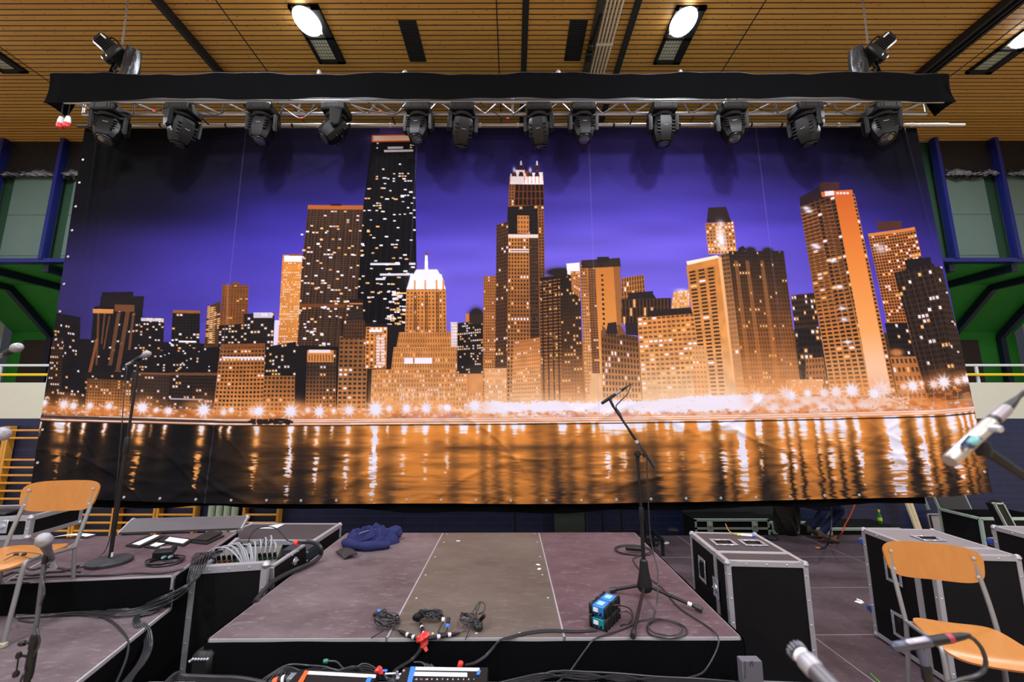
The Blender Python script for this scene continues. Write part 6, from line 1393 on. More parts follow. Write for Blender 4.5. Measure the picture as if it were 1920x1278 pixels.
cable('thin_lead', 'thin lead between the tall loop and its connector', [Z(860, 1187, .765), Z(870, 1183, .757), Z(880, 1180, .757)], .0022, RUBBER); cable('thin_lead', 'thin lead between the seam bundle and its connector', [Z(748, 1182, .765), Z(742, 1180, .757), Z(735, 1178, .757)], .0022, RUBBER); cable('thin_lead', 'thin lead between the middle bundle and its connector', [Z(788, 1168, .765), Z(786, 1162, .77), Z(787, 1156, .78)], .0022, RUBBER)
def crumple(u, v, c, r, seed):
    a = u*2*PI; b = v*PI; w = r*(1 + .22*math.sin(3*a + seed) + .18*math.sin(5*b + 2*seed + 2*a)); return (c.x + w*math.sin(b)*math.cos(a), c.y + w*math.sin(b)*math.sin(a)*.8, c.z + w*math.cos(b)*.9)
m_ = MB(); m_.grid(lambda u, v: crumple(u, v, Z(797, 1192, .775), .022, 1), 16, 10); m_.grid(lambda u, v: crumple(u, v, Z(788, 1197, .772), .02, 4), 16, 10); m_.grid(lambda u, v: crumple(u, v, Yp(794, 1207, 2.55), .022, 7), 16, 10); m_.slab([Yp(789, 1208, 2.54), Yp(798, 1222, 2.53), Yp(803, 1218, 2.54), Yp(798, 1206, 2.55)], .003)
tag(m_.build('tape_knot', RED), 'crumpled red tape tying three connectors at the riser front edge', 'tape')
for k in (0, 1, 2): cable('multicore_cable', 'black cables hanging from the red tape down to the stage boxes', [Yp(789 + 3*k, 1208, 2.545), Yp(783 + 2*k, 1222, 2.535), Yp(770 + 2*k, 1236, 2.52), Yp(750 + 3*k, 1248, 2.46), Yp(738 + 2*k, 1258, 2.4), Yp(736 + 3*k, 1274, 2.36), Yp(744 + 6*k, 1290, 2.34)], .0042, RUBBER, group='cables hanging from the red tape')
# ------------------------------------------------------------------ stage boxes below the riser front
def text_mesh(s, size, M, m, parent, name='lettering'):
    cu = bpy.data.curves.new('t', 'FONT'); cu.body = s; cu.size = size; cu.align_x = 'CENTER'; cu.extrude = .0004; o = bpy.data.objects.new('t', cu); col.objects.link(o)
    bpy.context.view_layer.update(); me = bpy.data.meshes.new_from_object(o.evaluated_get(bpy.context.evaluated_depsgraph_get())); bpy.data.objects.remove(o); bpy.data.curves.remove(cu)
    me.transform(M); me.materials.append(m); x = bpy.data.objects.new(name, me); col.objects.link(x); x.parent = parent; return x
bz = .702
t = thing('stage_box', 'black stage box with two white strips, blue tape and white numbers', 'stage box', (-.345, 2.31, FZ))
O = t.location
MB().box((0, -.02, (bz - FZ)/2), (.44, .21, bz - FZ), None, .004).build('housing', PLASTIC, t)
def strip(px0, px1, pya, pyb, dz=.001, th=.0015, zz=None): 
    zz = zz or bz; return MB().slab([Z(px0, pya, zz + dz + th) - O, Z(px0 - 2, pyb, zz + dz + th) - O, Z(px1, pyb + 2, zz + dz + th) - O, Z(px1, pya + 2, zz + dz + th) - O], th)
strip(780, 899, 1249.5, 1255.5).build('white_strip', WHITET, t); strip(772, 876, 1258.5, 1266).build('white_strip', WHITET, t)
MB().slab([Z(770, 1249, bz + .004) - O, Z(763, 1280, bz + .004) - O, Z(772, 1280, bz + .004) - O, Z(780, 1249, bz + .004) - O], .002).build('tape_band', BLUET, t)
tag(MB().slab([Z(896, 1256, bz + .004) - O, Z(893, 1264, bz + .004) - O, Z(899, 1264, bz + .004) - O, Z(902, 1256, bz + .004) - O], .002).build('tape_end', BLUET, t), 'blue tape end')
for k in range(12):
    p = Z(888.5 - 9.9*k, 1274, bz + .0012) - O; text_mesh(str(k + 1), .0145, Matrix.Translation(p), WHITEP, t, 'number')
for k in range(12):
    p = Z(888 - 9.9*k, 1284, bz) - O; MB().lathe([(.011, 0), (.011, .004), (.008, .004)], Matrix.Translation(p), 12).build('socket', CHROME, t)
t = thing('stage_box', 'black stage box with white strip and orange tape below the riser front', 'stage box', (-.90, 2.31, FZ)); O = t.location; bz2 = .69
MB().box((.0, -.03, (bz2 - FZ)/2), (.42, .21, bz2 - FZ), None, .004, rotm(0, 0, -.05)).build('housing', PLASTIC, t)
MB().slab([Z(577, 1257, bz2 + .004) - O, Z(575, 1263, bz2 + .004) - O, Z(704, 1270, bz2 + .004) - O, Z(705, 1264, bz2 + .004) - O], .002).build('white_strip', WHITET, t)
MB().slab([Z(572, 1256, bz2 + .006) - O, Z(556, 1282, bz2 + .006) - O, Z(566, 1282, bz2 + .006) - O, Z(579, 1257, bz2 + .006) - O], .002).build('tape_band', ORANGE, t)
MB().slab([Z(690, 1268, bz2 + .006) - O, Z(685, 1278, bz2 + .006) - O, Z(694, 1278, bz2 + .006) - O, Z(698, 1269, bz2 + .006) - O], .002).build('blue_tab', BLUET, t)
a, b2 = Z(508, 1282, .66), Z(536, 1270, .68)
t = xlr('big black plug with orange and white bands left of the orange taped stage box', Yp(500, 1284, 2.36), Yp(545, 1270, 2.37), ()); O = t.location; M = dirM(Vector((0, 0, 0)), Yp(545, 1270, 2.37) - O); L = (Yp(545, 1270, 2.37) - O).length
MB().lathe([(.022, L*.3), (.022, L*.5)], M, 16).build('orange_band', ORANGE, t); MB().lathe([(.021, L*.66), (.021, L*.78)], M, 16).build('white_band', WHITET, t); MB().lathe([(.02, L*.15), (.0205, L*.95)], M, 16).build('sleeve', PLASTIC, t)
o = MB().box((0, 0, 0), (.05, .05, .03), Matrix.Translation(Yp(549, 1271, 2.37)), .006).build('plastic_cube', mat('clear_plastic', (120, 124, 130), .2)); tag(o, 'clear grey plug cap beside the orange tape', 'cap')
# clamp between the boxes
t = thing('silver_clamp', 'small silver clamp with red tape between the two stage boxes', 'clamp', Yp(740, 1265, 2.37)); O = t.location; m_ = MB(); m_.rod(Yp(722, 1263, 2.37) - O, Yp(742, 1262, 2.37) - O, .005); m_.rod(Yp(745, 1258, 2.37) - O, Yp(744, 1272, 2.37) - O, .006); m_.rod(Yp(748, 1264, 2.36) - O, Yp(762, 1262, 2.36) - O, .006); m_.rod(Yp(757, 1256, 2.36) - O, Yp(757, 1262, 2.36) - O, .007); m_.box(Yp(752, 1270, 2.36) - O, (.05, .02, .012), None, .003); m_.build('body', CHROME, t)
tag(MB().grid(lambda u, v: crumple(u, v, Yp(711, 1257, 2.38) - O, .02, 3), 14, 8).build('red_tape', RED, t), 'crumpled red tape'); tag(MB().rod(Yp(716, 1257, 2.38) - O, Yp(726, 1257, 2.38) - O, .006).build('blue_pin', BLUET, t), 'blue pin')
# loose cables in front
def loose(label, pts, r=.0048, y=2.4, group='loose black cables below the riser front'):
    cable('loose_cable', label, [Yp(px, py, y + dy) for px, py, dy in pts], r, RUBBER, group=group)
LB = 'loose black cable arching over the orange taped stage box'
for k in range(6): loose(LB, [(480 + 9*k, 1284, -.02), (505 + 6*k, 1265 - k, 0), (540, 1246 + 3.6*k, .02), (580 + 4*k, 1247 + 3.4*((k*5) % 6), .03), (612, 1250 + 2.6*k, .01), (650 + 3*k, 1262 - k*2.6, .0), (680, 1244 + 4.2*k, .03), (705 + 3*k, 1253 + 4*k, .02), (728 + 4*k, 1276, -.02), (738 + 3*k, 1290, -.05)], .0044 + .0006*(k % 2))
loose('loose cable with a teal plug end above the orange taped stage box', [(612, 1239, .04), (630, 1240, .04), (640, 1249, .03), (648, 1258, .02)], .005); o = MB().lathe([(.009, -.012), (.0115, 0), (.009, .012)], Matrix.Translation(Yp(611, 1239, 2.44)) @ rotm(0, PI/2), 12).build('cable_end', GREENC); tag(o, 'teal plug end over the orange taped stage box', 'plug')
LB = 'loose black cable bowing over the white strips of the blue taped stage box'
for k in range(5): loose(LB, [(776 + 8*k, 1241 + k, .05), (792 + 6*k, 1242 + 2.6*k, .03), (801 + 5*k, 1256, .0), (802 + 4*k, 1268, -.02), (794 + 6*k, 1284, -.05)], .0044)
LB = 'loose black cable lying in a sheaf right of the blue taped stage box'
for k in range(6): loose(LB, [(960 - 12*k, 1288, -.02), (1010, 1276 - 2.6*k, .0), (1045, 1258 + 2.8*((k*3) % 6), .03), (1100, 1259 + 2.9*k, .03), (1160, 1262 + 2.6*((k*5) % 6), .03), (1230, 1268 + 2*k, .02), (1310, 1272 + 1.6*k, .0), (1420, 1281 + 1.6*k, .0)], .0046)
LB = 'thick black cable along the picture edge below the rack case'
for k in range(4): loose(LB, [(300 + 4*k, 1290, -.1), (330, 1262 + 4*k, .0), (350 + 6*k, 1266 + 3*k, .02), (400, 1268 + 3*k, .02), (450, 1270 + 2*k, 0), (500, 1279 + k, -.02)], .009 - .001*k)
# label box standing before the handled case
p = Yp(1407, 1262, 2.36)
t = thing('label_box', 'small grey box with handwritten lines standing below the maroon riser corner', 'box', (1.226, 2.37, FZ)); z_ = Yp(1407, 1240, 2.36).z - FZ
MB().box((0, .02, z_/2), (.105, .05, z_), None, .003).build('carton', mat('grey_carton', (92, 89, 97), .7, 0, .08), t)
INK = mat('ink', (40, 36, 52), .7)
W_ = lambda px, py: Vector((Yp(px, py, 2.34).x - 1.226, -.0065, Yp(px, py, 2.34).z - FZ))
text_mesh('SC', .024, Matrix.Translation(W_(1411, 1249)) @ rotm(0, PI/2, 0) @ rotm(PI/2), INK, t, 'handwriting')
for x0 in (1394, 1402): MB().tube([W_(x0 + (1.2 if k % 2 else -1.2), 1244 + 2.1*k) for k in range(17)], .0011, 4).build('pen_line', INK, t)
# ------------------------------------------------------------------ thick loom and cables on the left
def onA(px, py): return Z(px, py, AZ + .012)
for k in range(7):
    o_ = (k - 3)
    cable('loom_cable', 'black cable of the loom draped over the rack case corner and down the left risers', [Z(420 - 3*k, 1032 + 2.6*k, .93), Z(408 - 5.5*k, 1033 + .6*k, .955 + .004*(k % 2)), Z(394 - 5.2*k, 1041 + .3*k, .945), Yp(384 - 4.6*k, 1062 + .6*k, 3.12), Yp(370 - 3.2*k, 1084 + 1*k, 3.06 - .01*(k % 2)), Yp(352 + 1.0*o_, 1100 + 1.2*o_, 2.98 - .01*(k % 3)), Yp(330 + rnd.uniform(-3, 3), 1108 + 2.6*k, 2.95), Yp(300, 1120 + 3.2*k, 2.91 - .01*(k % 2)), Z(262, 1136 + 2.4*k, .745 + .004*(k % 2)), Z(230, 1142 + 2.0*k + rnd.uniform(-1.5, 1.5), .745), Z(190, 1141 + 2.2*k + rnd.uniform(-1.5, 1.5), .745), Z(150, 1140 + 1.9*k + rnd.uniform(-2, 2), .742), Z(100, 1144 + 1.6*k, .742), Z(30, 1148 + 1.6*k, .742)], .0048, RUBBER, group='loom cables over the rack case')
for k in range(5):
    cable('loom_cable', 'black cable of the bundle hanging down the side of the lower left riser', [Z(300 - 4*k, 1142 + 2*k, .742), Z(272 - 3*k, 1147 + 2*k, .744), Z(252 + 2.6*k, 1158 + 2*k, .744), Z(254 + 4.2*k, 1172 - k, .744), Yp(266 + 4.0*k, 1185 - k, 2.72), Yp(271 + 3.6*k, 1205, 2.68), Yp(267 + 3.4*k, 1225, 2.6), Yp(257 + 3*k, 1245, 2.52), Yp(243 + 2.6*k, 1264, 2.42), Yp(226 + 4*k, 1284, 2.3)], .0054, RUBBER, group='loom cables down the riser side')
cable('loose_cable', 'single black cable curving over the lower left riser edge', [Z(140, 1146, .74), Z(170, 1150, .738), Z(205, 1162, .738), Z(228, 1182, .738), Yp(240, 1202, 2.58), Yp(238, 1230, 2.5), Yp(226, 1262, 2.4), Yp(216, 1284, 2.3)], .006, RUBBER)
for k, (l, P) in enumerate((('black cable lying along the front edge of the upper left riser', [(345, 1066), (300, 1074), (250, 1074), (200, 1078), (140, 1079), (80, 1081), (20, 1086)]), ('black cable weaving beside the left chair on the upper riser', [(148, 1060), (120, 1070), (92, 1072), (60, 1078), (30, 1072), (5, 1080)]), ('black cable looping under the left chair on the upper riser', [(150, 1072), (110, 1064), (85, 1062), (60, 1067), (40, 1062), (8, 1068)]))):
    cable('loose_cable', l, [Z(px, py, AZ + .008) for px, py in P], .006, RUBBER)
cable('loose_cable', 'thin cable drooping in front of the black riser skirt behind the left chair', [Yp(55, 1092, 2.78), Yp(30, 1098, 2.76), Z(28, 1155, .738), Z(40, 1163, .738), Z(62, 1166, .738)], .004, RUBBER)
# thick multicore from the rack case onto the riser
cable('multicore_cable', 'thick black multicore cable swinging from the rack case over the middle riser', [Z(552, 1016, .92), Z(575, 1015, .92), Z(592, 1018, .90), Z(602, 1028, .86), Z(601, 1040, .80), Z(590, 1052, .775), Z(566, 1063, .775), Z(540, 1074, .775), Z(515, 1088, .775), Z(495, 1106, .76), Yp(478, 1128, 3.0)], .017, RUBBER, None, 8)
cable('thin_lead', 'thin black lead arching above the patch bay', [Z(466, 1016, .90), Z(470, 1002, .93), Z(484, 990, .95), Z(502, 987, .95), Z(517, 990, .95), Z(530, 1002, .93), Z(540, 1013, .92), Z(555, 1016, .92)], .005, RUBBER)
o = MB().lathe([(.019, -.016), (.022, -.012), (.022, .012), (.019, .016)], Matrix.Translation(Z(555, 1017, .92)) @ rotm(0, PI/2), 14).build('tape_wrap', RED); tag(o, 'red tape wrapped round the thick multicore at the rack case', 'tape')
# chrome tray half hidden under the riser end
t = thing('chain_tray', 'black box with a row of bright studs in the dark gap below the rack case', 'box', Yp(370, 1278, 2.5)); O = t.location; MB().box((0, .05, .06), (.11, .1, .16), None, .02).build('body', PLASTIC, t); m_ = MB()
for k in range(7): m_.lathe([(.006, 0), (.008, .006), (.004, .012)], Matrix.Translation(Yp(356 + 5.4*k, 1237 - (k in (0,))*-4, 2.5) - O), 8)
m_.build('studs', CHROME, t)
# ------------------------------------------------------------------ music folders and transmitter
FOLD = mat('folder_black', (26, 25, 27), .5, 0, .15)
def folder(label, c4, page=None, th=.014, dz=0):
    c = [Z(px, py, AZ + .003 + th + dz) for px, py in c4]; t = thing('music_folder', label, 'folder', (0, 0, 0), 0, 'music folders on the upper left riser'); MB().slab(c, th).build('cover', FOLD, t)
    if page: MB().slab([Z(px, py, AZ + .0055 + th + dz) for px, py in page], .002).build('sheet_music', WHITEP, t)
folder('open music folder with a long white sheet, nearest the round-base mic stand', [(282, 1001), (236, 1021), (262, 1024), (312, 1003)], [(290, 1002), (248, 1019), (262, 1021), (299, 1003)])
folder('small music folder with white sheet in front of the others', [(288, 1016), (270, 1024), (292, 1027), (312, 1017)], [(292, 1016.5), (281, 1022), (293, 1024), (309, 1018)], .01)
folder('open music folder with white sheet in the middle of the row', [(312, 1003), (296, 1013), (345, 1021), (362, 1010)], [(318, 1006), (309, 1013), (343, 1018), (354, 1011)])
folder('closed music folder at the bottom of the pile near the rack case', [(388, 1000), (358, 1015), (388, 1018), (421, 1003)], None, .012); folder('closed music folder lying slantwise on the pile near the rack case', [(393, 994), (361, 1010), (388, 1012), (418, 997)], None, .012, .013)
c = Z(310, 1055, AZ); coil('cable_coil', 'black cable coil around the small transmitter box on the upper left riser', c, .105, .085, 4, AZ, .0055, RUBBER, 6, None, .1)
t = thing('transmitter_box', 'small black transmitter box with grey plugs lying in the cable coil', 'box', Z(305, 1050, AZ) + Vector((0, .0, .02)), .35); MB().box((0, .03, .03), (.12, .10, .045), rotm(.25), .006).build('housing', PLASTIC, t); tag(MB().box((0, .04, .0545), (.07, .03, .002), rotm(.25)).build('pale_label', mat('pale_label', (126, 104, 108), .5), t), 'pale name label, unreadable')
for x in (-.01, .03): MB().lathe([(.007, -.03), (.010, -.02), (.010, .02), (.008, .03)], Matrix.Translation((x + .03, -.045, .012)) @ rotm(PI/2 - .2), 10).build('plug', mat('grey_green_plug', (120, 150, 152), .4), t)
# ------------------------------------------------------------------ blue hoodie, pad, scraps
hc = Z(690, 1019, .75); HN = smooth_noise(64, 64, 9, 77); HN2 = smooth_noise(64, 64, 4, 78)
t = thing('hoodie', 'crumpled navy blue hoodie lying at the back of the greyish maroon riser deck', 'hoodie', (hc.x, hc.y, .75))
def hood(u, v):
    a = u*2*PI; rr_ = v; R1 = .235*(1 + .18*math.sin(3*a + 1) + .08*math.sin(7*a)); R2 = .20*(1 + .15*math.sin(2*a + 2) + .09*math.sin(5*a)); x = R1*rr_*math.cos(a); y = R2*rr_*math.sin(a)
    i, j = int((x/.6 + .5)*63) % 64, int((y/.6 + .5)*63) % 64; n = abs(HN[j, i] - .5)*2; n2 = abs(HN2[j, i] - .5)*2
    tw = abs(math.sin(a*4 + 5*rr_)); h = .135*max(0, 1 - rr_**2.2)**.6*(.42 + .55*n + .28*n2 + .22*tw) + .012*(1 - rr_) + .012*tw*min(1, (1 - rr_)*6)
    return (x, y, .004 + h)
MB().grid(hood, 90, 30).build('cloth', NAVY, t)
def roll(u, v):
    a = u*2*PI; c_ = Vector((.20, .13, .06)); ax_ = Vector((.8, .45, .2)).normalized(); X, Y_, _ = frame_from(ax_); r = .062*(1 + .10*math.sin(4*a + 6*v) + .1*math.sin(2*a)) * (1 if v < .85 else 1 - (v - .85)*2.2); p = c_ + ax_*(.16*v - .08) + X*(r*math.cos(a)) + Y_*(r*.85*math.sin(a)); return (p.x, p.y, max(.004, p.z))
MB().grid(roll, 36, 14).build('hood', NAVY, t)
MB().tube([(-.22, -.02, .02), (-.12, -.15, .045), (.02, -.20, .04), (.16, -.17, .035), (.24, -.13, .03)], .04, 14, 6, rs=[.03, .045, .038, .044, .036, .03]).build('sleeve', NAVY, t)
MB().tube([(-.10, -.12, .10), (-.02, -.09, .13), (.06, -.02, .135), (.12, .08, .12), (.14, .13, .10)], .004, 5, 5).build('zip_seam', mat('zip_grey', (120, 124, 150), .6), t)
MB().tube([(-.11, -.10, .09), (-.09, -.16, .07), (.0, -.19, .085), (.08, -.13, .10), (.06, -.06, .12), (-.03, -.05, .125), (-.11, -.10, .09)], .010, 7, 5).build('neck_rib', NAVY, t)
q = [Z(630, 1030, .78), Z(646, 1044, .775), Z(670, 1040, .772), Z(655, 1027, .78)]
def pad(u, v): p = (q[0]*(1 - u) + q[3]*u)*(1 - v) + (q[1]*(1 - u) + q[2]*u)*v; return (p.x, p.y, .757 + .024*math.sin(u*2.4) + .010*math.sin(v*PI))
tag(plate(pad, 12, 12, .009).build('soft_pad', mat('pad_black', (46, 44, 48), .4, 0, .1)), 'curved black pad lying in front of the blue hoodie', 'pad')
for px, py, l in ((1009, 1058, 'square scrap of white tape on the tan riser deck near its right seam'), (1011, 1066, 'torn scrap of white tape just before the square one on the tan riser deck'), (859, 1013.5, 'tiny pale flake at the back of the tan riser deck')):
    p = Z(px, py, .752); o = MB().box(p, (.024, .035, .001), None, 0, rotm(0, 0, .2 + px)).build('tape_scrap', WHITET); tag(o, l, 'tape scrap')
for px, py, l in ((1249, 1018, 'white tape scrap on the low stage between riser corner and handled case'), (1611, 1128, 'white crumpled scrap on the low stage before the castored case')):
    p = Z(px, py, .003); m_ = MB(); m_.box(p, (.07, .06, .004), None, 0, rotm(0, 0, .5)); m_.box(p + Vector((.03, .03, .006)), (.05, .05, .003), None, 0, rotm(.2, .1, 1)); tag(m_.build('tape_scrap', WHITET), l, 'tape scrap')
p = Z(1398, 1003, .865); t = thing('small_tube', 'tiny white tube with yellow cap lying on the handled flight case', 'tube', p); MB().rod((-.04, .01, .0), (.05, -.015, .0), .011).build('body', WHITEP, t); MB().rod((-.07, .018, 0), (-.04, .01, 0), .008).build('cap', mat('cap_yellow', (240, 230, 30)), t); tag(MB().rod((.05, -.015, .0), (.07, -.02, 0), .0115).build('blue_end', BLUET, t), 'blue end')
cable('twine', 'thin orange twine rising from the lid of the handled flight case', [p + Vector((-.08, .02, 0)), p + Vector((-.12, .06, .02)), p + Vector((-.14, .08, .08))], .004, mat('twine', (190, 140, 60), .7))
cable('orange_cable', 'orange cable hanging from behind the backdrop beside the squatting person', [Yp(1603, 945, 6.6), Yp(1595, 965, 6.6), Yp(1584, 985, 6.6), Yp(1578, 1000, 6.6), Z(1572, 1004, .02), Z(1560, 1009, .012), Z(1540, 1012, .012)], .010, mat('orange_rubber', (226, 84, 40), .5))
cable('black_lead', 'black lead with orange tip hanging below the backdrop onto the low stage', [Yp(1558, 948, 5.95), Yp(1559, 975, 5.95), Yp(1557, 1000, 5.95), Z(1553, 1018, .03), Z(1545, 1026, .012), Z(1538, 1028, .012)], .011, RUBBER); p = Z(1533, 1027, .016); o = MB().lathe([(.012, -.03), (.016, -.02), (.016, .03)], Matrix.Translation(p) @ rotm(0, PI/2), 10).build('plug_tip', ORANGEC); tag(o, 'orange tip of the black lead on the low stage', 'plug')
cable('edge_tape', 'thin green line of tape on the low stage before the castored case', [Z(1632, 1262, .004), Z(1655, 1284, .004)], .004, mat('green_tape', (100, 190, 80), .6))
# ------------------------------------------------------------------ near microphones on the right
y = .60; tip, mid = Yp(1780, 864, y), Yp(1858, 792, y + .02); end = Yp(1884, 768, y + .03)
d = mid - tip; L = d.length; M = dirM(Vector((0, 0, 0)), d)
t = thing('microphone', 'large blurred nickel microphone with a square switch window, reaching in above the right chair', 'microphone', tip)
MB().lathe([(.0084, 0), (.0092, .004), (.0092, L*.98), (.0085, L)], M, 24).build('body', BEIGE, t); e = end - tip; M2 = dirM(mid - tip, end - mid); L2 = (end - mid).length
MB().lathe([(.0076, -.004), (.0076, L2*.28)], M2, 18).build('neck', BLACKM, t); MB().lathe([(.0082, L2*.25), (.0082, L2*1.0), (.0075, L2*1.1)], M2, 18).build('plug_shell', mat('plug_grey', (150, 140, 144), .4, .4), t); MB().lathe([(.0075, L2*1.0), (.0058, L2*1.5), (.0032, L2*2.0)], M2, 16).build('cable_boot', PLASTIC, t)
w = Yp(1821, 828, y - .008) - tip; WM = dirM(w, Vector((0, -1, .15)), d); 
MB().box((0, 0, 0), (.024, .018, .008), Matrix.Translation(w) @ rotm(.2, -.72, 0), .004).build('window_frame', mat('window_navy', (36, 44, 80), .3), t); MB().box((0, -.004, .003), (.014, .010, .008), Matrix.Translation(w) @ rotm(.2, -.72, 0), .002).build('switch_window', mat('switch_teal', (120, 178, 180), .3), t)
MB().lathe([(.005, 0), (.005, .012), (.003, .014)], Matrix.Translation(Yp(1857, 803, y - .005) - tip) @ rotm(PI/2), 10).build('release_button', CHROME, t)
M3e = mid + (end - mid)*2.0
cable('microphone_cable', 'cable arching out of the large nickel microphone past the photo border', [M3e, M3e + Vector((.02, 0, .012)), M3e + Vector((.05, .01, .008)), M3e + Vector((.09, .01, -.03)), M3e + Vector((.12, .0, -.14)), M3e + Vector((.13, 0, -.4))], .0032, RUBBER)
t = thing('microphone_stand', 'blurred boom stand holding the large nickel microphone above the right chair', 'microphone stand', (1.02, .62, FLZ)); O = t.location
bj = Yp(1838, 838, y + .02) - O; be = Yp(1940, 905, y + .02) - O; far_ = Vector((0, 0, 0)); top_ = be + (be - bj).normalized()*.12
MB().rod(bj + (be - bj)*.12, bj + (be - bj)*.52, .0068, .0062).build('mic_clip', PLASTIC, t); MB().lathe([(.008, -.010), (.010, 0), (.008, .010)], Matrix.Translation(bj + (be - bj)*.05), 12).build('clip_joint', PLASTIC, t); MB().rod(bj + (be - bj)*.5, top_, .0055).build('boom', BLACKM, t); MB().rod((top_.x, top_.y, .02), top_, .011).build('tube', BLACKM, t)
for a in (.3, 2.4, 4.5): MB().rod((top_.x, top_.y, .12), (top_.x + .25*math.cos(a), top_.y + .25*math.sin(a), .012), .009).build('leg', BLACKM, t)
# silver microphone pointing up from the lower border
y = .62; tip, tail = Yp(1487, 1212, y), Yp(1560, 1290, y - .06); d = tail - tip; L = d.length; M = dirM(Vector((0, 0, 0)), d)
t = thing('microphone', 'blurred silver stage microphone with black slotted grille rising from the lower photo border', 'microphone', tip)
MB().lathe([(.004, 0), (.0092, .003), (.0108, .007), (.0108, L*.18), (.010, L*.22)], M, 20).build('grille', mat('dark_grille', (36, 36, 42), .45, .4, .3, 200), t)
m_ = MB()
for k in range(14): a = k*2*PI/14; m_.box((.0109*math.cos(a), .0109*math.sin(a), L*.11), (.0016, .0016, L*.13), M)
m_.build('grille_bars', GREYMIC, t); MB().lathe([(.0102, L*.21), (.0102, L*.26), (.0092, L*.27), (.0092, L*.33)], M, 20).build('neck_ring', WHITEP, t)
MB().lathe([(.0108, L*.31), (.0124, L*.36), (.0124, L*.58), (.0112, L*.62)], M, 20).build('collar', mat('pale_collar', (160, 155, 162), .4, .3), t); MB().lathe([(.0112, L*.6), (.0118, L*1.0), (.0118, L*1.9), (.009, L*2.0)], M, 20).build('body', mat('dull_silver', (104, 100, 104), .4, .6), t)
tag(MB().lathe([(.003, 0), (.003, .001)], Matrix.Translation(M @ Vector((0, 0, L*.45)) + Vector((-.005, -.0122, .003))) @ rotm(PI/2), 10).build('red_mark', RED, t), 'small red mark')
t2 = thing('microphone_stand', 'microphone stand below the photo border holding the blurred silver microphone', 'microphone stand', (tip.x + d.x*2.0 + .04, tip.y + d.y*2, FLZ)); O = t2.location; e = tip + d*1.75 - O; MB().rod((0, 0, .02), (0, 0, e.z - .03), .011).build('tube', BLACKM, t2); MB().tube([(0, 0, e.z - .03), e], .013, 10).build('mic_clip', PLASTIC, t2); MB().lathe([(.12, 0), (.12, .02), (.02, .03)], None, 24).build('base', MATS['cast_iron'], t2)
# grey microphone with a cable loop before the seat of the right chair
y = 1.0; tip, tail = Yp(1672, 1213, y), Yp(1742, 1202, y); end = Yp(1812, 1191, y); d = (tail - tip); L = d.length; M = dirM(Vector((0, 0, 0)), d)
t = thing('microphone', 'blurred grey microphone lying level in front of the right chair seat', 'microphone', tip)
MB().lathe([(.006, 0), (.0098, .006), (.0102, L*.3), (.0105, L)], M, 18).build('body', mat('mic_slate', (74, 76, 92), .4, .4), t); M2 = dirM(d, end - tail); L2 = (end - tail).length
tag(MB().box((0, 0, 0), (L*.6, .012, .010), Matrix.Translation(d*.62 + Vector((0, -.006, .009))) @ rotm(0, math.atan2(-d.z, d.x), 0), .004).build('clip_top', mat('clip_pale', (176, 172, 190), .4, .3), t), 'pale clip top'); MB().lathe([(.0098, 0), (.0098, L2*.42), (.009, L2*.55)], M2, 16).build('plug_shell', BLACKM, t); tag(MB().lathe([(.0096, L2*.46), (.0102, L2*.5), (.0096, L2*.6)], M2, 16).build('red_ring', mat('dark_red', (150, 40, 56), .45), t), 'dark red ring'); MB().lathe([(.009, L2*.58), (.007, L2*.9), (.0035, L2*1.1)], M2, 16).build('cable_boot', PLASTIC, t)
cable('microphone_cable', 'black cable looping down in front of the right chair seat', [end, Yp(1826, 1198, y), Yp(1840, 1214, y), Yp(1847, 1232, y), Yp(1848, 1246, y), Yp(1843, 1258, y), Yp(1828, 1267, y), Yp(1800, 1274, y), Yp(1770, 1284, y)], .0042, RUBBER)
t2 = thing('microphone_stand', 'microphone stand with swivel clip under the blurred grey microphone', 'microphone stand', (tip.x + d.x*.8 + .02, y + .01, FLZ)); O = t2.location
a_ = Yp(1722, 1212, y) - O; b_ = Yp(1738, 1262, y + .01) - O
MB().tube([a_, Yp(1728, 1228, y) - O, Yp(1734, 1245, y) - O], .008, 10).build('swivel', mat('clip_slate', (70, 76, 100), .4), t2); MB().lathe([(.006, -.02), (.010, -.012), (.010, .014), (.006, .02)], Matrix.Translation(b_), 14).build('clip_nut', PLASTIC, t2); MB().tube([b_, (b_.x + .01, 0, b_.z - .15), (0, 0, .1), (0, 0, .02)], .008, 10).build('tube', BLACKM, t2); MB().lathe([(.12, 0), (.12, .02), (.02, .03)], None, 24).build('base', MATS['cast_iron'], t2)
# ------------------------------------------------------------------ squatting person behind the backdrop
def skin_mesh(name, nodes, edges, m, parent=None, sub=2):
    """one continuous surface grown around connected joints: nodes (x, y, z, radius)"""
    me = bpy.data.meshes.new(name); me.from_pydata([n[:3] for n in nodes], edges, []); me.update(); me.materials.append(m)
    o = bpy.data.objects.new(name, me); col.objects.link(o); o.parent = parent
    s = o.modifiers.new('skin', 'SKIN'); s.use_smooth_shade = True
    for v, n in zip(me.skin_vertices[0].data, nodes): r_ = n[3]; v.radius = (r_, r_) if not isinstance(r_, tuple) else r_
    me.skin_vertices[0].data[0].use_root = True
    u = o.modifiers.new('sub', 'SUBSURF'); u.levels = sub; u.render_levels = sub; return o
SKIN = mat('skin', (206, 156, 128), .5, 0, .08); JEAN = mat('jeans', (28, 40, 84), .85, 0, .25, 40, .3, 300); JACK = mat('dark_jacket', (28, 28, 34), .8, 0, .2, 20, .2, 200); HAIRM = mat('brown_hair', (52, 36, 26), .7, 0, .2, 60)
px0 = Z(1545, 1012, 0)
t = thing('person', 'person in blue jeans and brown shoes squatting, hidden above the knee by the backdrop', 'person', (px0.x, 6.9, 0))
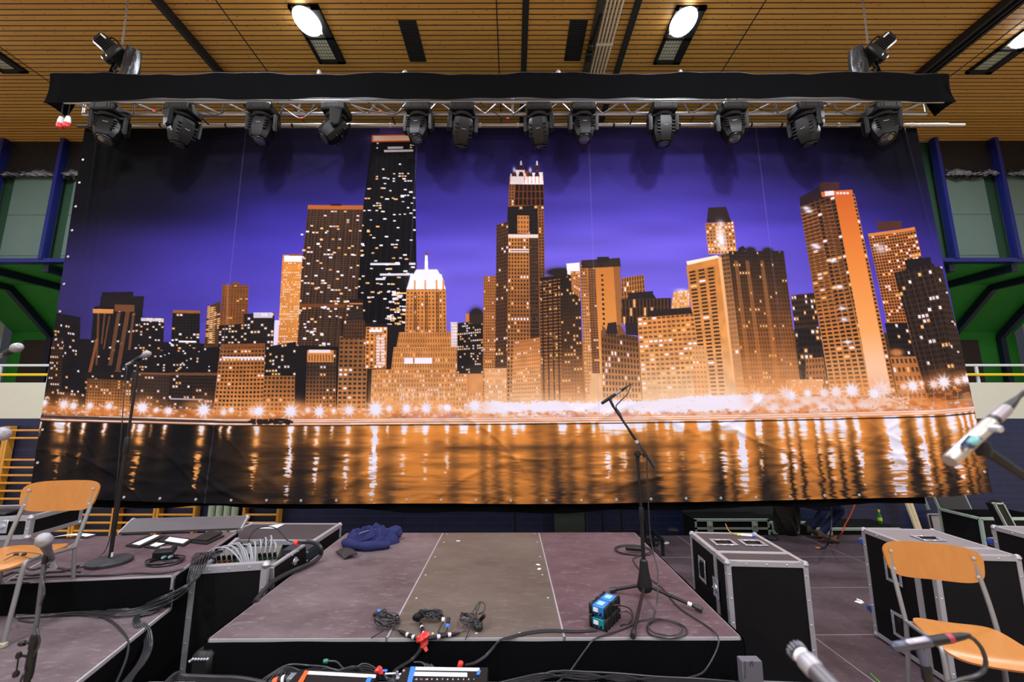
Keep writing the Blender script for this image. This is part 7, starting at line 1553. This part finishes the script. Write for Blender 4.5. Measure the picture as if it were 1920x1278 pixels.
# facing +x: toes at 0, heels raised behind, knees forward
N_ = [(-.22, 0, .60, .13), (-.16, 0, .74, .125), (-.10, 0, .90, .13), (-.05, 0, 1.03, .12), (-.02, 0, 1.12, .055), (.02, 0, 1.18, .05), (.05, 0, 1.28, .085), (.05, 0, 1.37, .075)]
E_ = [(i, i + 1) for i in range(7)]
for s in (-1, 1):
    k = len(N_); N_ += [(-.18, s*.11, .56, .085), (.02, s*.14, .55, .075), (.20, s*.15, .50, .058), (.07, s*.13, .33, .052), (-.10, s*.12, .16, .038), (-.10, s*.12, .10, .036), (-.02, s*.12, .045, .034), (.05, s*.12, .025, .022)]
    E_ += [(0, k)] + [(k + i, k + i + 1) for i in range(7)]
    k = len(N_); N_ += [(-.05, s*.20, 1.02, .06), (.06, s*.24, .82, .045), (.22, s*.19, .70, .035), (.30, s*.15, .64, .028), (.34, s*.13, .62, .026)]
    E_ += [(3, k)] + [(k + i, k + i + 1) for i in range(4)]
    for j, (dx, dy, dz, ln) in enumerate(((.045, .022, .0, .9), (.05, .008, -.008, 1), (.048, -.006, -.012, .95), (.04, -.02, -.014, .8))):
        q = len(N_); N_ += [(.34 + dx, s*(.13 + dy), .615 + dz, .0095), (.34 + dx + .028*ln, s*(.13 + dy), .60 + dz, .0085), (.34 + dx + .042*ln, s*(.13 + dy), .578 + dz, .0075)]; E_ += [(k + 4, q), (q, q + 1), (q + 1, q + 2)]
    q = len(N_); N_ += [(.345, s*.09, .62, .011), (.375, s*.075, .615, .0095)]; E_ += [(k + 4, q), (q, q + 1)]
body = skin_mesh('body', N_, E_, SKIN, t)
# face
m_ = MB(); m_.lathe([(.004, .0), (.014, .012), (.006, .045)], Matrix.Translation((.128, 0, 1.265)) @ rotm(0, .25, 0), 8); m_.build('nose', SKIN, t)
for s in (-1, 1):
    MB().lathe([(.001, -.009), (.007, -.005), (.009, 0), (.007, .005), (.001, .009)], Matrix.Translation((.116, s*.032, 1.305)), 10).build('eye', mat('eye_white', (230, 226, 220), .2), t)
    MB().lathe([(.001, -.004), (.0045, 0), (.001, .004)], Matrix.Translation((.1235, s*.032, 1.305)) @ rotm(0, PI/2), 10).build('iris', mat('iris_brown', (40, 28, 20), .2), t)
    MB().lathe([(.006, 0), (.018, .005), (.02, .012), (.008, .014)], Matrix.Translation((.04, s*.083, 1.29)) @ rotm(-s*PI/2, 0, 0), 10).build('ear', SKIN, t)
MB().tube([(.120, -.022, 1.232), (.127, 0, 1.230), (.120, .022, 1.232)], .0055, 6, 3).build('mouth', mat('lips', (168, 92, 84), .5), t)
MB().grid(lambda u, v: (.035 - .01 + .098*math.sin(v*1.75)*math.cos(u*2*PI) - .02*math.sin(v*1.75), .092*math.sin(v*1.75)*math.sin(u*2*PI), 1.335 + .105*math.cos(v*1.75)), 24, 12).build('hair', HAIRM, t)
NJ = [(-.22, 0, .60, .18), (-.19, 0, .68, .17)]; EJ = [(0, 1)]
for s in (-1, 1):
    k = len(NJ); NJ += [(-.18, s*.11, .56, .095), (.02, s*.14, .55, .086), (.20, s*.15, .505, .070), (.19, s*.15, .47, .068), (.06, s*.13, .32, .064), (-.09, s*.12, .17, .056), (-.105, s*.12, .13, .054)]; EJ += [(0, k)] + [(k + i, k + i + 1) for i in range(6)]
skin_mesh('jeans', NJ, EJ, JEAN, t)
NK = [(-.20, 0, .60, .19), (-.17, 0, .70, .21), (-.13, 0, .80, .21), (-.08, 0, .93, .21), (-.05, 0, 1.04, .19), (-.03, 0, 1.10, .10)]; EK = [(i, i + 1) for i in range(5)]
for s in (-1, 1): k = len(NK); NK += [(-.05, s*.20, 1.02, .07), (.06, s*.24, .82, .056), (.22, s*.19, .70, .046), (.27, s*.165, .665, .042)]; EK += [(4, k)] + [(k + i, k + i + 1) for i in range(3)]
skin_mesh('jacket', NK, EK, JACK, t)
SHOE = mat('brown_shoe', (112, 94, 80), .7, 0, .25, 40); SOLE = mat('shoe_sole', (58, 50, 46), .6, 0, .2)
for s in (-1, 1):
    M = Matrix.Translation((.0, s*.12, .0))
    u = MB(); P = [(-.135, .15), (-.125, .105), (-.06, .062), (.02, .018), (.10, .012)]
    secs = [(-.150, .135, .036, .055), (-.12, .125, .042, .055), (-.06, .095, .046, .05), (.0, .06, .05, .042), (.06, .04, .05, .032), (.105, .03, .042, .022), (.125, .026, .024, .012)]
    rings = [[u.bm.verts.new(M @ Vector((x + .2*h*math.sin(a)*.3, w*math.cos(a), z + h*math.sin(a)))) for a in np.linspace(0, 2*PI, 14, False)] for x, z, w, h in secs]
    for A, B in zip(rings, rings[1:]):
        for k in range(14): u.bm.faces.new((A[k], A[(k + 1) % 14], B[(k + 1) % 14], B[k]))
    u.bm.faces.new(rings[0][::-1]); u.bm.faces.new(rings[-1]); o = u.build('shoe', SHOE, t)
    b = MB(); L_ = [(-.165, .085), (-.12, .072), (-.06, .045), (.0, .017), (.06, .003), (.125, .002)]
    for (xa, za), (xb, zb_) in zip(L_, L_[1:]):
        wa = .044 if xa > -.1 else .038; wb = .046 if xb < .1 else .03; b.slab([M @ Vector((xa, -wa, za + .014)), M @ Vector((xb, -wb, zb_ + .014)), M @ Vector((xb, wb, zb_ + .014)), M @ Vector((xa, wa, za + .014))], .014)
    b.build('sole', SOLE, o)
